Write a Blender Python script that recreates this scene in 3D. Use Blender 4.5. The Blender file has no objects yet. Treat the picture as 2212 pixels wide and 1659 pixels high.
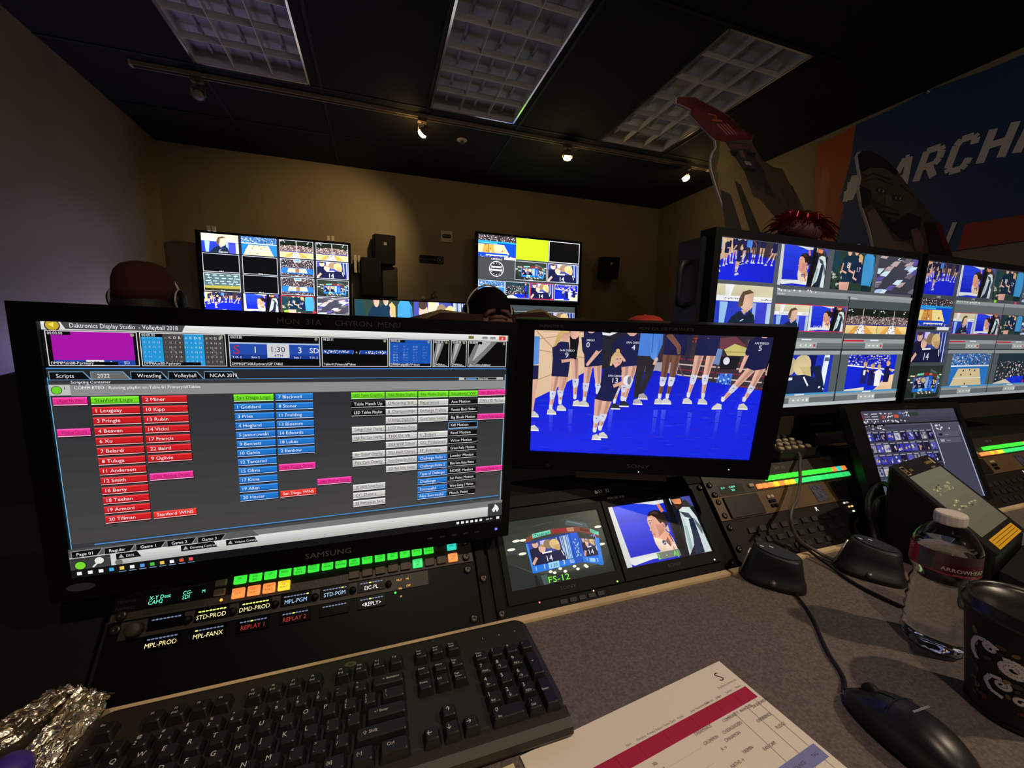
import bpy, math, random
from math import sin, cos, pi, radians, sqrt, atan2
from mathutils import Vector, Matrix
random.seed(7)
for _c in (bpy.data.objects, bpy.data.meshes, bpy.data.materials, bpy.data.lights, bpy.data.cameras):
    for _o in list(_c): _c.remove(_o)
S = bpy.context.scene
COL = S.collection
V = Vector
# ---------------------------------------------------------------- camera
CZ = 1.155
FPX, YAW, PITCH, ROLL = 858.91, radians(18.654), radians(6.881), radians(.716)
_cy, _sy, _cp, _sp, _cr, _sr = cos(YAW), sin(YAW), cos(PITCH), sin(PITCH), cos(ROLL), sin(ROLL)
FW = V((_sy*_cp, _cy*_cp, -_sp)); _r0 = V((_cy, -_sy, 0)); _u0 = _r0.cross(FW)
RT = _r0*_cr + _u0*_sr; UP = _u0*_cr - _r0*_sr
cam = bpy.data.objects.new('camera', bpy.data.cameras.new('camera'))
COL.objects.link(cam); S.camera = cam
cam.data.sensor_fit = 'HORIZONTAL'; cam.data.sensor_width = 36.0
cam.data.lens = 36.0*FPX/2212.0; cam.data.clip_start = .01; cam.data.clip_end = 50
cam.matrix_world = Matrix(((RT.x, UP.x, -FW.x, 0), (RT.y, UP.y, -FW.y, 0), (RT.z, UP.z, -FW.z, CZ), (0, 0, 0, 1)))
# ---------------------------------------------------------------- world, exposure
W = bpy.data.worlds.new('world'); S.world = W; W.use_nodes = True
W.node_tree.nodes['Background'].inputs[0].default_value = (.9, .85, .8, 1)
W.node_tree.nodes['Background'].inputs[1].default_value = .004
S.view_settings.view_transform = 'Standard'; S.view_settings.look = 'None'
S.view_settings.exposure = 0.0; S.view_settings.gamma = 1.0; S.view_settings.use_curve_mapping = False

def lamp(name, kind, loc, energy, color, aim=None, size=.05, spot=60, blend=.6, parent=None, ploc=None):
    d = bpy.data.lights.new(name, kind); d.energy = energy; d.color = color
    if kind == 'AREA': d.size = size
    else: d.shadow_soft_size = size
    if kind == 'SPOT': d.spot_size = radians(spot); d.spot_blend = blend
    o = bpy.data.objects.new(name, d); COL.objects.link(o)
    o.location = V(loc) - V(ploc or (0, 0, 0))
    if aim is not None:
        o.rotation_euler = (V(aim)-V(loc)).to_track_quat('-Z', 'Y').to_euler()
    if parent: o.parent = parent
    return o

# ---------------------------------------------------------------- measuring helpers (a sight line cut with a real plane)
def ray(x, y): return RT*((x-1106)/FPX) - UP*((y-829.5)/FPX) + FW
def onz(x, y, z): d = ray(x, y); return V((0, 0, CZ)) + d*((z-CZ)/d.z)
def ony(x, y, Y): d = ray(x, y); return V((0, 0, CZ)) + d*(Y/d.y)
def onx(x, y, X): d = ray(x, y); return V((0, 0, CZ)) + d*(X/d.x)

# ---------------------------------------------------------------- materials
def lin(c):
    return tuple((v/12.92 if v <= .04045 else ((v+.055)/1.055)**2.4) for v in [q/255.0 for q in c])
MATS = {}
def mat(name, rgb, rough=.5, metal=0, bump=0, bscale=200, var=0, vscale=30, spec=.5, trans=0, ior=1.45, em=None, ems=0, rgb2=None, coat=0):
    """procedural material; rgb in sRGB 0-255"""
    if name in MATS: return MATS[name]
    m = bpy.data.materials.new(name); m.use_nodes = True
    nt = m.node_tree; b = nt.nodes['Principled BSDF']; L = nt.links.new
    c = lin(rgb)
    b.inputs['Base Color'].default_value = (*c, 1)
    b.inputs['Roughness'].default_value = rough; b.inputs['Metallic'].default_value = metal
    b.inputs['Specular IOR Level'].default_value = spec
    b.inputs['Transmission Weight'].default_value = trans; b.inputs['IOR'].default_value = ior
    b.inputs['Coat Weight'].default_value = coat
    tc = nt.nodes.new('ShaderNodeTexCoord')
    if var or rgb2:
        n = nt.nodes.new('ShaderNodeTexNoise'); n.inputs['Scale'].default_value = vscale; n.inputs['Detail'].default_value = 6
        L(tc.outputs['Object'], n.inputs['Vector'])
        r = nt.nodes.new('ShaderNodeValToRGB'); c2 = lin(rgb2) if rgb2 else tuple(min(1, q*(1+var)) for q in c)
        c1 = c if rgb2 else tuple(q*(1-var) for q in c)
        r.color_ramp.elements[0].position = .38; r.color_ramp.elements[1].position = .62
        r.color_ramp.elements[0].color = (*c1, 1); r.color_ramp.elements[1].color = (*c2, 1)
        L(n.outputs['Fac'], r.inputs['Fac']); L(r.outputs['Color'], b.inputs['Base Color'])
    if bump:
        n2 = nt.nodes.new('ShaderNodeTexNoise'); n2.inputs['Scale'].default_value = bscale; n2.inputs['Detail'].default_value = 4
        L(tc.outputs['Object'], n2.inputs['Vector'])
        bp = nt.nodes.new('ShaderNodeBump'); bp.inputs['Strength'].default_value = bump; bp.inputs['Distance'].default_value = .002
        L(n2.outputs['Fac'], bp.inputs['Height']); L(bp.outputs['Normal'], b.inputs['Normal'])
    if em:
        b.inputs['Emission Color'].default_value = (*lin(em), 1); b.inputs['Emission Strength'].default_value = ems
    MATS[name] = m; return m
def vmat(name, emis, rough=.35, spec=.5):
    """per-face colour from the mesh: a lit display (emission) or a print (diffuse)"""
    if name in MATS: return MATS[name]
    m = bpy.data.materials.new(name); m.use_nodes = True; nt = m.node_tree
    b = nt.nodes['Principled BSDF']; a = nt.nodes.new('ShaderNodeAttribute'); a.attribute_name = 'Col'
    b.inputs['Roughness'].default_value = rough; b.inputs['Specular IOR Level'].default_value = spec
    if emis:
        b.inputs['Base Color'].default_value = (.004, .004, .005, 1)
        nt.links.new(a.outputs['Color'], b.inputs['Emission Color']); b.inputs['Emission Strength'].default_value = emis
    else:
        nt.links.new(a.outputs['Color'], b.inputs['Base Color'])
    MATS[name] = m; return m
BLK = mat('black_plastic', (8, 8, 10), .5, spec=.16, bump=.1, bscale=900)
BLKM = mat('matte_black_plastic', (14, 13, 13), .6, spec=.2, bump=.15, bscale=700)
SCREEN = vmat('lit_display', 1.0, .3, .2)
PRINT = vmat('printed_surface', 0, .6)
WHITE = mat('white_print', (225, 222, 214), .6)
GREYT = mat('grey_lettering', (120, 116, 108), .6)

# ---------------------------------------------------------------- frames and mesh builder
class Fr:
    """local frame: o + x*X + y*Y + z*Z  (Z points out of the face)"""
    def __init__(s, o, X, Y, Z=None):
        s.o = V(o); s.X = V(X).normalized(); s.Y = V(Y).normalized(); s.Z = V(Z).normalized() if Z else s.X.cross(s.Y).normalized()
    def __call__(s, x, y, z=0): return s.o + s.X*x + s.Y*y + s.Z*z
    def at(s, x, y, z=0): return Fr(s(x, y, z), s.X, s.Y, s.Z)
    def rot(s, a): return Fr(s.o, s.X*cos(a)+s.Y*sin(a), s.Y*cos(a)-s.X*sin(a), s.Z)
WF = Fr((0, 0, 0), (1, 0, 0), (0, 1, 0))
def yawed(o, deg): a = radians(deg); return Fr(o, (cos(a), sin(a), 0), (-sin(a), cos(a), 0))
ROOTLOC = {}
def setp(o, label=None, cat=None, group=None, kind=None):
    if label: o['label'] = label
    if cat: o['category'] = cat
    if group: o['group'] = group
    if kind: o['kind'] = kind
    return o
def thing(name, loc, label, cat, group=None):
    o = bpy.data.objects.new(name, None); COL.objects.link(o); o.location = V(loc); o.empty_display_size = .05
    ROOTLOC[o.name] = V(loc); return setp(o, label, cat, group)
_tx = {}
def text2d(s, size, align='CENTER', narrow=1.0):
    k = s
    if k not in _tx:
        c = bpy.data.curves.new('t', 'FONT'); c.body = s; c.size = 1; c.resolution_u = 2
        o = bpy.data.objects.new('t', c); COL.objects.link(o)
        me = bpy.data.meshes.new_from_object(o.evaluated_get(bpy.context.evaluated_depsgraph_get()) if False else o)
        vs = [(v.co.x, v.co.y) for v in me.vertices]; fs = [list(p.vertices) for p in me.polygons]
        bpy.data.objects.remove(o); bpy.data.curves.remove(c); bpy.data.meshes.remove(me)
        if vs:
            x0 = min(v[0] for v in vs); x1 = max(v[0] for v in vs)
            vs = [(v[0]-x0, v[1]) for v in vs]
        else: x0 = x1 = 0
        _tx[k] = (vs, fs, x1-x0)
    vs, fs, w = _tx[k]; off = {'LEFT': 0, 'CENTER': -w/2, 'RIGHT': -w}[align]
    return [((x+off)*size*narrow, y*size) for x, y in vs], fs, w*size*narrow
class MB:
    def __init__(s): s.v = []; s.f = []; s.m = []; s.c = []; s.cur = 0; s.col = (1, 1, 1); s.sm = []
    def mat(s, i): s.cur = i; return s
    def add(s, vs, fs, smooth=False):
        n = len(s.v); s.v += [V(p) for p in vs]
        s.c += [s.col]*len(vs)
        for f in fs: s.f.append([n+i for i in f]); s.m.append(s.cur); s.sm.append(smooth)
        return s
    def box(s, fr, x0, x1, y0, y1, z0, z1, bev=0):
        if bev:
            return s.prism(fr, rrect(x0, y0, x1, y1, bev, 3), z0, z1, bev=min(bev, abs(z1-z0)*.3))
        P = [fr(x, y, z) for z in (z0, z1) for x, y in ((x0, y0), (x1, y0), (x1, y1), (x0, y1))]
        return s.add(P, [(3, 2, 1, 0), (4, 5, 6, 7), (0, 1, 5, 4), (1, 2, 6, 5), (2, 3, 7, 6), (3, 0, 4, 7)])
    def prism(s, fr, poly, z0, z1, bev=0, smooth=False):
        n = len(poly)
        if bev:
            cx = sum(p[0] for p in poly)/n; cy = sum(p[1] for p in poly)/n
            def sh(p, d):
                dx, dy = p[0]-cx, p[1]-cy; l = max(1e-9, sqrt(dx*dx+dy*dy)); return (p[0]-dx/l*d, p[1]-dy/l*d)
            rings = [(poly, z0), (poly, z1-bev), ([sh(p, bev*.7) for p in poly], z1)]
        else: rings = [(poly, z0), (poly, z1)]
        P = []; F = []
        for r, z in rings: P += [fr(x, y, z) for x, y in r]
        k = len(rings)
        F.append(list(range(n))[::-1]); F.append([n*(k-1)+i for i in range(n)])
        for j in range(k-1):
            for i in range(n): F.append((n*j+i, n*j+(i+1) % n, n*(j+1)+(i+1) % n, n*(j+1)+i))
        return s.add(P, F, smooth)
    def quad(s, a, b, c, d): return s.add([a, b, c, d], [(0, 1, 2, 3)])
    def rings(s, rs, cap=True, smooth=True):
        n = len(rs[0]); P = [p for r in rs for p in r]; F = []
        for j in range(len(rs)-1):
            for i in range(n): F.append((n*j+i, n*j+(i+1) % n, n*(j+1)+(i+1) % n, n*(j+1)+i))
        if cap: F.append(list(range(n))[::-1]); F.append([n*(len(rs)-1)+i for i in range(n)])
        return s.add(P, F, smooth)
    def tube(s, pts, r, n=10, taper=None):
        pts = [V(p) for p in pts]; rs = []; pr = None
        for i, p in enumerate(pts):
            t = (pts[min(i+1, len(pts)-1)]-pts[max(i-1, 0)]).normalized()
            if pr is None: a = t.orthogonal().normalized()
            else: a = (pr - t*pr.dot(t)).normalized()
            pr = a; b = t.cross(a); rr = r[i] if isinstance(r, (list, tuple)) else r
            rs.append([p + (a*cos(2*pi*k/n)+b*sin(2*pi*k/n))*rr for k in range(n)])
        return s.rings(rs)
    def lathe(s, fr, prof, n=32, cap=True, a0=0):
        return s.rings([[fr(r*cos(2*pi*k/n+a0), r*sin(2*pi*k/n+a0), z) for k in range(n)] for r, z in prof], cap)
    def ell(s, c, rx, ry, rz, nu=16, nv=10, X=(1, 0, 0), Y=(0, 1, 0)):
        f = Fr(c, X, Y); rs = []
        for j in range(nv+1):
            a = -pi/2+pi*j/nv; q = max(cos(a), .02)
            rs.append([f(rx*q*cos(2*pi*k/nu), ry*q*sin(2*pi*k/nu), rz*sin(a)) for k in range(nu)])
        return s.rings(rs)
    def text(s, fr, t, size, align='CENTER', narrow=1.0, z=.0003):
        vs, fs, w = text2d(t, size, align, narrow)
        return s.add([fr(x, y, z) for x, y in vs], fs)
    def build(s, name, mats, parent=None, origin=None, vcol=False, autosmooth=True):
        me = bpy.data.meshes.new(name)
        o0 = V((0, 0, 0))
        if parent is not None: o0 = ROOTLOC[parent.name]
        elif origin is not None: o0 = V(origin)
        elif s.v:
            xs = [p.x for p in s.v]; ys = [p.y for p in s.v]; zs = [p.z for p in s.v]
            o0 = V(((min(xs)+max(xs))/2, (min(ys)+max(ys))/2, min(zs)))
        me.from_pydata([tuple(p-o0) for p in s.v], [], s.f)
        if not isinstance(mats, (list, tuple)): mats = [mats]
        for m in mats: me.materials.append(m)
        me.polygons.foreach_set('material_index', s.m); me.polygons.foreach_set('use_smooth', s.sm)
        if vcol:
            a = me.color_attributes.new('Col', 'FLOAT_COLOR', 'POINT')
            a.data.foreach_set('color', [q for c in s.c for q in (*c, 1)])
        me.update()
        o = bpy.data.objects.new(name, me); COL.objects.link(o)
        if parent is not None: o.parent = parent
        else: o.location = o0
        ROOTLOC[o.name] = V(o0); return o
def rrect(x0, y0, x1, y1, r, n=4):
    P = []
    for cx, cy, a in ((x1-r, y0+r, -pi/2), (x1-r, y1-r, 0), (x0+r, y1-r, pi/2), (x0+r, y0+r, pi)):
        for k in range(n+1): P.append((cx+r*cos(a+pi/2*k/n), cy+r*sin(a+pi/2*k/n)))
    return P
def copytree(root, loc, label=None, name=None):
    r = root.copy(); COL.objects.link(r); r.location = V(loc)
    if label: r['label'] = label
    for ch in list(root.children):
        c = ch.copy(); COL.objects.link(c); c.parent = r
        for g in list(ch.children):
            d = g.copy(); COL.objects.link(d); d.parent = c
    return r

# ---------------------------------------------------------------- flat pictures made of coloured shapes (displays, prints)
JR = random.Random(99)
class Cv:
    """a canvas on a real face. u to the right 0..1, v down 0..1; every shape lies one hair above the last"""
    def __init__(s, fr, w, h, mb=None, step=1.2e-5, z0=.0006, box=(0, 0, 1, 1), st=None, gain=1.0):
        s.fr, s.w, s.h, s.mb, s.step, s.z0, s.box = fr, w, h, mb or MB(), step, z0, box
        s.st = st or {'l': 0}; s.g = gain
    def sub(s, x0, y0, x1, y1, gain=None):
        a, b, c, d = s.box
        return Cv(s.fr, s.w, s.h, s.mb, s.step, s.z0, (a+(c-a)*x0, b+(d-b)*y0, a+(c-a)*x1, b+(d-b)*y1), s.st, gain or s.g)
    def _poly(s, pts, col):
        a, b, c, d = s.box
        P = [(a+(c-a)*x, b+(d-b)*y) for x, y in pts]
        if not s.st.get('noclip'):
            e0, e1, e2, e3 = max(a, 0)-1e-6, max(b, 0)-1e-6, min(c, 1)+1e-6, min(d, 1)+1e-6
            if any(x < e0 or x > e2 or y < e1 or y > e3 for x, y in P):
                for ax, lim, sg in ((0, e0, 1), (0, e2, -1), (1, e1, 1), (1, e3, -1)):
                    Q = []
                    for i in range(len(P)):
                        p, q = P[i-1], P[i]; ip = (p[ax]-lim)*sg >= 0; iq = (q[ax]-lim)*sg >= 0
                        if ip != iq:
                            t = (lim-p[ax])/(q[ax]-p[ax]); Q.append((p[0]+(q[0]-p[0])*t, p[1]+(q[1]-p[1])*t))
                        if iq: Q.append(q)
                    P = Q
                    if len(P) < 3: return
        z = s.z0+s.st['l']*s.step
        k0 = tuple(q*s.g for q in lin(col)); s.mb.col = k0; n = len(P); m0 = len(s.mb.c); s.mb.add([s.fr((x-.5)*s.w, (.5-y)*s.h, z) for x, y in P], [list(range(n))[::-1]])
        if s.st.get('jit') and not s.st.get('flat'):   # photographic pictures: uneven tone inside every shape
            J = s.st['jit']
            for i in range(n): v = 1+JR.uniform(-J, J)+J*.8*(.5-i/n); s.mb.c[m0+i] = tuple(q*v for q in k0)
    def up(s): s.st['l'] += 1; return s
    def poly(s, pts, col, up=True):
        if up: s.up()
        s._poly(pts, col); return s
    def rect(s, x0, y0, x1, y1, col, up=True):
        return s.poly([(x0, y0), (x1, y0), (x1, y1), (x0, y1)], col, up)
    def asp(s):
        a, b, c, d = s.box; return (c-a)*s.w/((d-b)*s.h)
    def ell(s, cx, cy, rx, ry, col, n=14, up=True):
        return s.poly([(cx+rx*cos(2*pi*k/n), cy+ry*sin(2*pi*k/n)) for k in range(n)], col, up)
    def line(s, pts, wd, col, up=True, taper=None):
        """thick polyline, width in units of the height"""
        A = s.asp()
        if up: s.up()
        for i in range(len(pts)-1):
            (x0, y0), (x1, y1) = pts[i], pts[i+1]; s.st['l'] += .2 if i else 0
            w0 = wd if not taper else taper[i]; w1 = wd if not taper else taper[i+1]
            dx, dy = (x1-x0)*A, y1-y0; l = max(1e-6, sqrt(dx*dx+dy*dy)); nx, ny = -dy/l/2, dx/l/2
            s._poly([(x0+nx*w0/A, y0+ny*w0), (x1+nx*w1/A, y1+ny*w1), (x1-nx*w1/A, y1-ny*w1), (x0-nx*w0/A, y0-ny*w0)], col)
            if taper: s._poly([(x1+w1/2/A*cos(2*pi*k/8), y1+w1/2*sin(2*pi*k/8)) for k in range(8)], col)
        return s
    def frame(s, x0, y0, x1, y1, t, col):
        A = s.asp(); s.up(); k = t/A
        for r in ((x0, y0, x1, y0+t), (x0, y1-t, x1, y1), (x0, y0, x0+k, y1), (x1-k, y0, x1, y1)): s.rect(*r, col, up=False)
    def text(s, x, y, t, size, col, align='LEFT', narrow=1.0, up=True, fit=0):
        """baseline at (x, y); size in units of this canvas' height"""
        if up: s.up()
        a, b, c, d = s.box; X = a+(c-a)*x; Y = b+(d-b)*y; sz = size*(d-b)*s.h
        if fit: narrow = min(narrow*1.15, fit*(c-a)*s.w/max(1e-6, text2d(t, sz, align, 1)[2]))
        vs, fs, w = text2d(t, sz, align, narrow)
        s.mb.col = tuple(q*s.g for q in lin(col))
        s.mb.add([s.fr((X-.5)*s.w+px, (.5-Y)*s.h+py, s.z0+s.st['l']*s.step) for px, py in vs], fs)
        return s
    def grad(s, x0, y0, x1, y1, c0, c1, n=8, vert=True):
        s.up()
        for i in range(n):
            t = (i+.5)/n; c = tuple(c0[k]*(1-t)+c1[k]*t for k in range(3))
            if vert: s.rect(x0, y0+(y1-y0)*i/n, x1, y0+(y1-y0)*(i+1)/n, c, up=False)
            else: s.rect(x0+(x1-x0)*i/n, y0, x0+(x1-x0)*(i+1)/n, y1, c, up=False)
    def speck(s, x0, y0, x1, y1, cols, nx, ny, fill=1.0, up=True):
        """a crowd: one small irregular patch per head"""
        if up: s.up()
        R = random.Random(int((x0+y0*3+x1*7+y1*11)*1000)+nx)
        dx, dy = (x1-x0)/nx, (y1-y0)/ny
        for j in range(ny):
            for i in range(nx):
                if R.random() > fill: continue
                cx, cy = x0+(i+R.random())*dx, y0+(j+R.random())*dy; a = R.uniform(.3, .62)*dx; b = R.uniform(.3, .62)*dy
                s.st['l'] += .012; s._poly([(cx-a, cy), (cx, cy-b), (cx+a, cy), (cx, cy+b)], R.choice(cols))

# ---------------------------------------------------------------- picture contents shown on the displays
NAVY = (30, 32, 74); SKIN = (222, 170, 150); SKIN2 = (120, 80, 66); WH = (240, 240, 245); BLUE = (20, 36, 220); HAIR = (205, 170, 110)
CROWD = [(60, 50, 50), (120, 110, 110), (200, 190, 190), (40, 40, 50), (150, 60, 60), (90, 80, 90), (230, 225, 225), (20, 20, 26)]
def pic_black(c): c.rect(0, 0, 1, 1, (8, 8, 10))
def pic_green(c): c.rect(0, 0, 1, 1, (176, 255, 30))
def pic_court(c):
    c.rect(0, 0, 1, 1, (40, 38, 46)); c.speck(0, 0, 1, .34, CROWD, 26, 9)
    c.rect(0, .26, 1, .33, (30, 150, 220)); c.rect(0, .33, 1, 1, (14, 70, 215))
    c.poly([(0, .42), (.68, .4), (.82, .8), (0, .8)], (248, 226, 150)); c.poly([(.14, .42), (.4, .41), (.44, .8), (.1, .8)], (214, 150, 70))
    c.line([(.27, .3), (.27, .82)], .025, (70, 50, 40)); c.rect(0, .34, .5, .38, (80, 190, 240))
    c.rect(.2, .88, .8, .93, WH); c.speck(0, .9, 1, 1, CROWD, 22, 2); c.speck(.15, .45, .8, .8, [(150, 90, 40), WH], 12, 4, .16)
def pic_arena(c):
    c.rect(0, 0, 1, 1, (50, 50, 56)); c.speck(0, 0, 1, .5, CROWD, 30, 12); c.poly([(.05, .5), (.95, .5), (1, .82), (0, .82)], (40, 110, 210))
    c.poly([(.24, .52), (.76, .52), (.8, .76), (.2, .76)], (235, 215, 165)); c.rect(.44, .52, .56, .76, (150, 110, 80))
    c.rect(.4, 0, .6, .17, (190, 225, 240)); c.rect(.42, .03, .58, .12, (90, 140, 190)); c.speck(0, .82, 1, 1, CROWD, 26, 4)
def pic_net(c):
    c.rect(0, 0, 1, 1, (22, 30, 22)); c.ell(.5, .62, .6, .36, (105, 85, 78), 20); c.speck(0, .3, 1, .66, CROWD[:-1]+[(230, 210, 200)], 34, 9)
    c.rect(0, .62, 1, .68, (70, 60, 140)); c.rect(0, .67, 1, 1, (238, 208, 130)); c.poly([(.3, .7), (.66, .7), (.9, 1), (.1, 1)], (222, 160, 74))
    c.poly([(.42, .66), (.56, .66), (.62, 1), (.3, 1)], (240, 238, 230)); c.line([(.49, 0), (.5, .7)], .03, (215, 215, 215))
    c.speck(.36, .7, .6, 1, [(60, 50, 60), WH], 6, 6, .6); c.speck(.0, .02, .2, .14, [WH], 4, 2, .4); c.speck(.8, .02, 1, .14, [WH], 4, 2, .4)
def pic_bleach(c):
    c.rect(0, 0, 1, 1, (70, 96, 100)); c.poly([(0, .7), (1, .66), (1, .84), (0, .86)], (150, 140, 60)); c.rect(0, .84, 1, 1, (45, 44, 24))
    for j, y in enumerate((.1, .26, .42, .55)):
        for i in range(5): c.rect(.06+i*.19+(j % 2)*.05, y, .17+i*.19+(j % 2)*.05, y+.04, (215, 230, 230), up=(i == 0))
    c.line([(.1, 0), (.24, .7)], .03, (150, 170, 175)); c.line([(.9, 0), (.76, .7)], .03, (150, 170, 175))
def pic_side(c):
    P = c.poly
    c.rect(0, 0, 1, 1, (26, 40, 205)); c.grad(.06, .0, .6, .9, (40, 70, 232), (22, 34, 196), 6);
    P([(0, 0), (.055, 0), (.075, .85), (.06, 1), (0, 1)], (214, 216, 214)); P([(.06, .86), (.62, .84), (.66, .9), (.66, .96), (.3, .94), (.09, .985), (.06, .95)], (224, 228, 226)); P([(.06, 0), (.3, 0), (.6, .05), (.66, .02), (.72, 0), (.3, -.02)], (226, 230, 232)); P([(.35, 0), (.66, 0), (.66, .055), (.54, .07)], (220, 224, 226))
    P([(.56, .07), (.6, .06), (.62, .2), (.58, .22)], (214, 130, 90)); P([(.66, 0), (1, 0), (1, 1), (.6, 1)], (24, 24, 32)); P([(.88, 0), (1, 0), (1, .2), (.9, .18)], (70, 76, 160)); P([(.86, .1), (.93, .05), (.98, .2), (.9, .26)], (58, 52, 50))
    P([(.757, .021), (.874, .023), (.87, .1), (.85, .127), (.774, .11)], (226, 140, 92)); P([(.76, .1), (.8, .13), (.86, .12), (.87, .2), (.78, .2)], (60, 42, 34))
    P([(.804, .223), (.86, .18), (.94, .2), (.978, .387), (.987, .996), (.843, .996), (.819, .835), (.715, 1.0), (.74, .75), (.773, .545)], (206, 220, 218)); P([(.873, .4), (.933, .4), (.92, .7), (.901, .993), (.785, 1.0), (.84, .7)], (34, 44, 70))
    P([(.8, .25), (.9, .3), (.93, .42), (.84, .36)], (64, 72, 84)); P([(.79, .5), (.82, .52), (.78, .9), (.74, .95)], (150, 180, 180)); P([(.94, .4), (.99, .6), (.96, .7), (.93, .5)], (90, 110, 120))
    P([(.591, .218), (.785, .24), (.751, .44), (.6, .404)], (16, 18, 44)); c.ell(.715, .32, .012, .022, (190, 200, 230), 8); P([(.695, .0), (.743, 0), (.7, .898), (.619, .898)], (10, 10, 14)); P([(.735, .0), (.75, 0), (.745, .12), (.735, .1)], (200, 210, 220))
    P([(.39, .6), (.421, .614), (.501, .66), (.56, .55), (.585, .6), (.604, .702), (.611, .885), (.448, .885), (.41, .83), (.39, .72)], (240, 214, 190)); P([(.43, .615), (.489, .566), (.555, .52), (.572, .6), (.575, .76), (.55, .8), (.51, .7)], (222, 160, 134)); P([(.515, .7), (.55, .8), (.56, .72), (.545, .64)], (150, 96, 80))
    P([(.407, .249), (.449, .225), (.53, .26), (.565, .36), (.565, .48), (.548, .54), (.491, .6), (.44, .628), (.407, .622), (.392, .595), (.396, .575), (.387, .562), (.392, .55), (.39, .535), (.397, .51), (.378, .492), (.377, .483), (.393, .455), (.386, .413), (.385, .362), (.391, .305)], (226, 166, 142))
    P([(.46, .4), (.54, .42), (.55, .52), (.49, .59), (.45, .62), (.47, .52)], (206, 142, 120)); P([(.392, .3), (.43, .27), (.44, .34), (.4, .36)], (236, 186, 162))
    P([(.405, .258), (.42, .215), (.453, .176), (.519, .156), (.575, .19), (.605, .28), (.612, .4), (.59, .5), (.578, .47), (.57, .4), (.545, .385), (.527, .41), (.513, .364), (.493, .29), (.455, .245)], (40, 26, 24)); P([(.44, .21), (.5, .18), (.55, .22), (.52, .24), (.48, .22)], (74, 52, 46))
    c.ell(.553, .445, .017, .042, (218, 152, 130), 12); c.ell(.553, .45, .008, .024, (176, 108, 92), 10); P([(.56, .5), (.6, .44), (.6, .56), (.578, .56)], (206, 180, 160))
    c.line([(.395, .335), (.418, .318), (.445, .33)], .012, (60, 38, 34)); P([(.402, .372), (.42, .362), (.437, .374), (.42, .385)], (236, 224, 220)); c.ell(.412, .373, .007, .012, (40, 26, 24), 8); c.line([(.4, .368), (.42, .358), (.44, .37)], .006, (50, 30, 28)); c.line([(.39, .562), (.405, .556), (.424, .566)], .01, (176, 74, 74)); c.line([(.384, .5), (.397, .505)], .006, (150, 90, 78))
    c.ell(.487, .72, .022, .04, (60, 84, 130), 14); P([(.468, .735), (.505, .71), (.505, .722), (.47, .745)], (220, 225, 230)); c.line([(.51, .69), (.545, .8)], .014, (120, 24, 34)); c.line([(.577, .6), (.59, .74)], .02, (140, 20, 34)); c.text(.572, .86, '6', .09, (130, 24, 34), 'CENTER')
def pic_team(c):
    c.rect(0, 0, 1, 1, (40, 60, 52)); c.speck(0, .3, .3, 1, [(20, 30, 26), (60, 80, 70), (180, 180, 170)], 5, 8, .7); c.rect(.9, 0, 1, 1, (30, 40, 36))
    c.poly([(.0, .04), (.12, 0), (.2, .3), (.1, .55), (0, .5)], (24, 60, 72))
    for x, y, sc, n in ((.36, 0, 1, '8'), (.52, -.02, .95, ''), (.62, .16, .8, '17')):
        c.poly([(x-.14*sc, y+.18), (x-.05, y+.08), (x+.05, y+.08), (x+.14*sc, y+.18), (x+.11*sc, y+.8*sc), (x-.11*sc, y+.8*sc)], (16, 44, 66) if n != '17' else (20, 36, 70))
        c.ell(x, y, .05*sc, .1*sc, SKIN, 12); c.line([(x-.12*sc, y+.3), (x-.14*sc, y+.5), (x-.02, y+.55)], .05, SKIN)
        if n: c.text(x, y+.42*sc, n, .22*sc, WH, 'CENTER')
    c.poly([(.57, .06), (.62, .02), (.68, .08), (.68, .3), (.64, .2)], HAIR); c.poly([(.2, .8), (.44, .78), (.42, 1), (.22, 1)], SKIN)
    c.poly([(.72, .06), (.78, -.02), (.9, -.02), (.97, .08), (1, .5), (.96, .86), (.73, .84), (.71, .4)], (64, 148, 205)); c.line([(.95, .1), (.99, .6)], .02, (40, 110, 170)); c.rect(.74, .84, .93, 1, (14, 44, 50))
def pic_blur(c):
    c.rect(0, 0, 1, 1, (60, 60, 74)); R = random.Random(5)
    for i in range(26):
        x, y = R.random(), R.random(); k = R.choice([(170, 190, 225), (205, 225, 240), (110, 100, 110), (90, 80, 150), (130, 160, 210), (60, 56, 60), (180, 160, 160)])
        c.poly([(x-.12, y+.05), (x-.02, y-.07), (x+.14, y-.09), (x+.04, y+.07)], k)
def pic_huddle(c):
    c.rect(0, 0, 1, 1, (60, 70, 150))
    for i in range(7): c.poly([(.68+i*.05, 0), (.7+i*.05, 0), (.75+i*.045, 1), (.72+i*.045, 1)], (190, 215, 240) if i % 2 else (16, 30, 120), up=(i == 0))
    c.rect(.3, 0, .45, .3, (205, 195, 240)); c.poly([(0, .35), (.2, .25), (.3, .5), (.25, 1), (0, 1)], (22, 26, 60)); c.ell(.17, .16, .08, .15, (226, 176, 156)); c.ell(.16, .04, .08, .08, (70, 50, 44))
    c.ell(.32, .38, .09, .17, (228, 182, 160)); c.poly([(.23, .3), (.32, .18), (.42, .26), (.4, .34), (.3, .27)], (176, 140, 90))
    c.ell(.5, .22, .12, .2, (150, 124, 96)); c.ell(.66, .26, .13, .22, (222, 190, 130)); c.poly([(.6, .3), (.8, .3), (.78, .6), (.66, .5)], (205, 168, 110))
    c.poly([(.22, .58), (.42, .5), (.6, .56), (.8, .54), (.92, .8), (.9, 1), (.2, 1)], (22, 26, 62)); c.line([(.3, .56), (.55, .55)], .06, WH); c.text(.46, .92, '14', .34, WH, 'CENTER')
    c.line([(.02, .95), (.14, .7)], .12, SKIN); c.line([(.8, .58), (.84, .8)], .04, WH)
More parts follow.
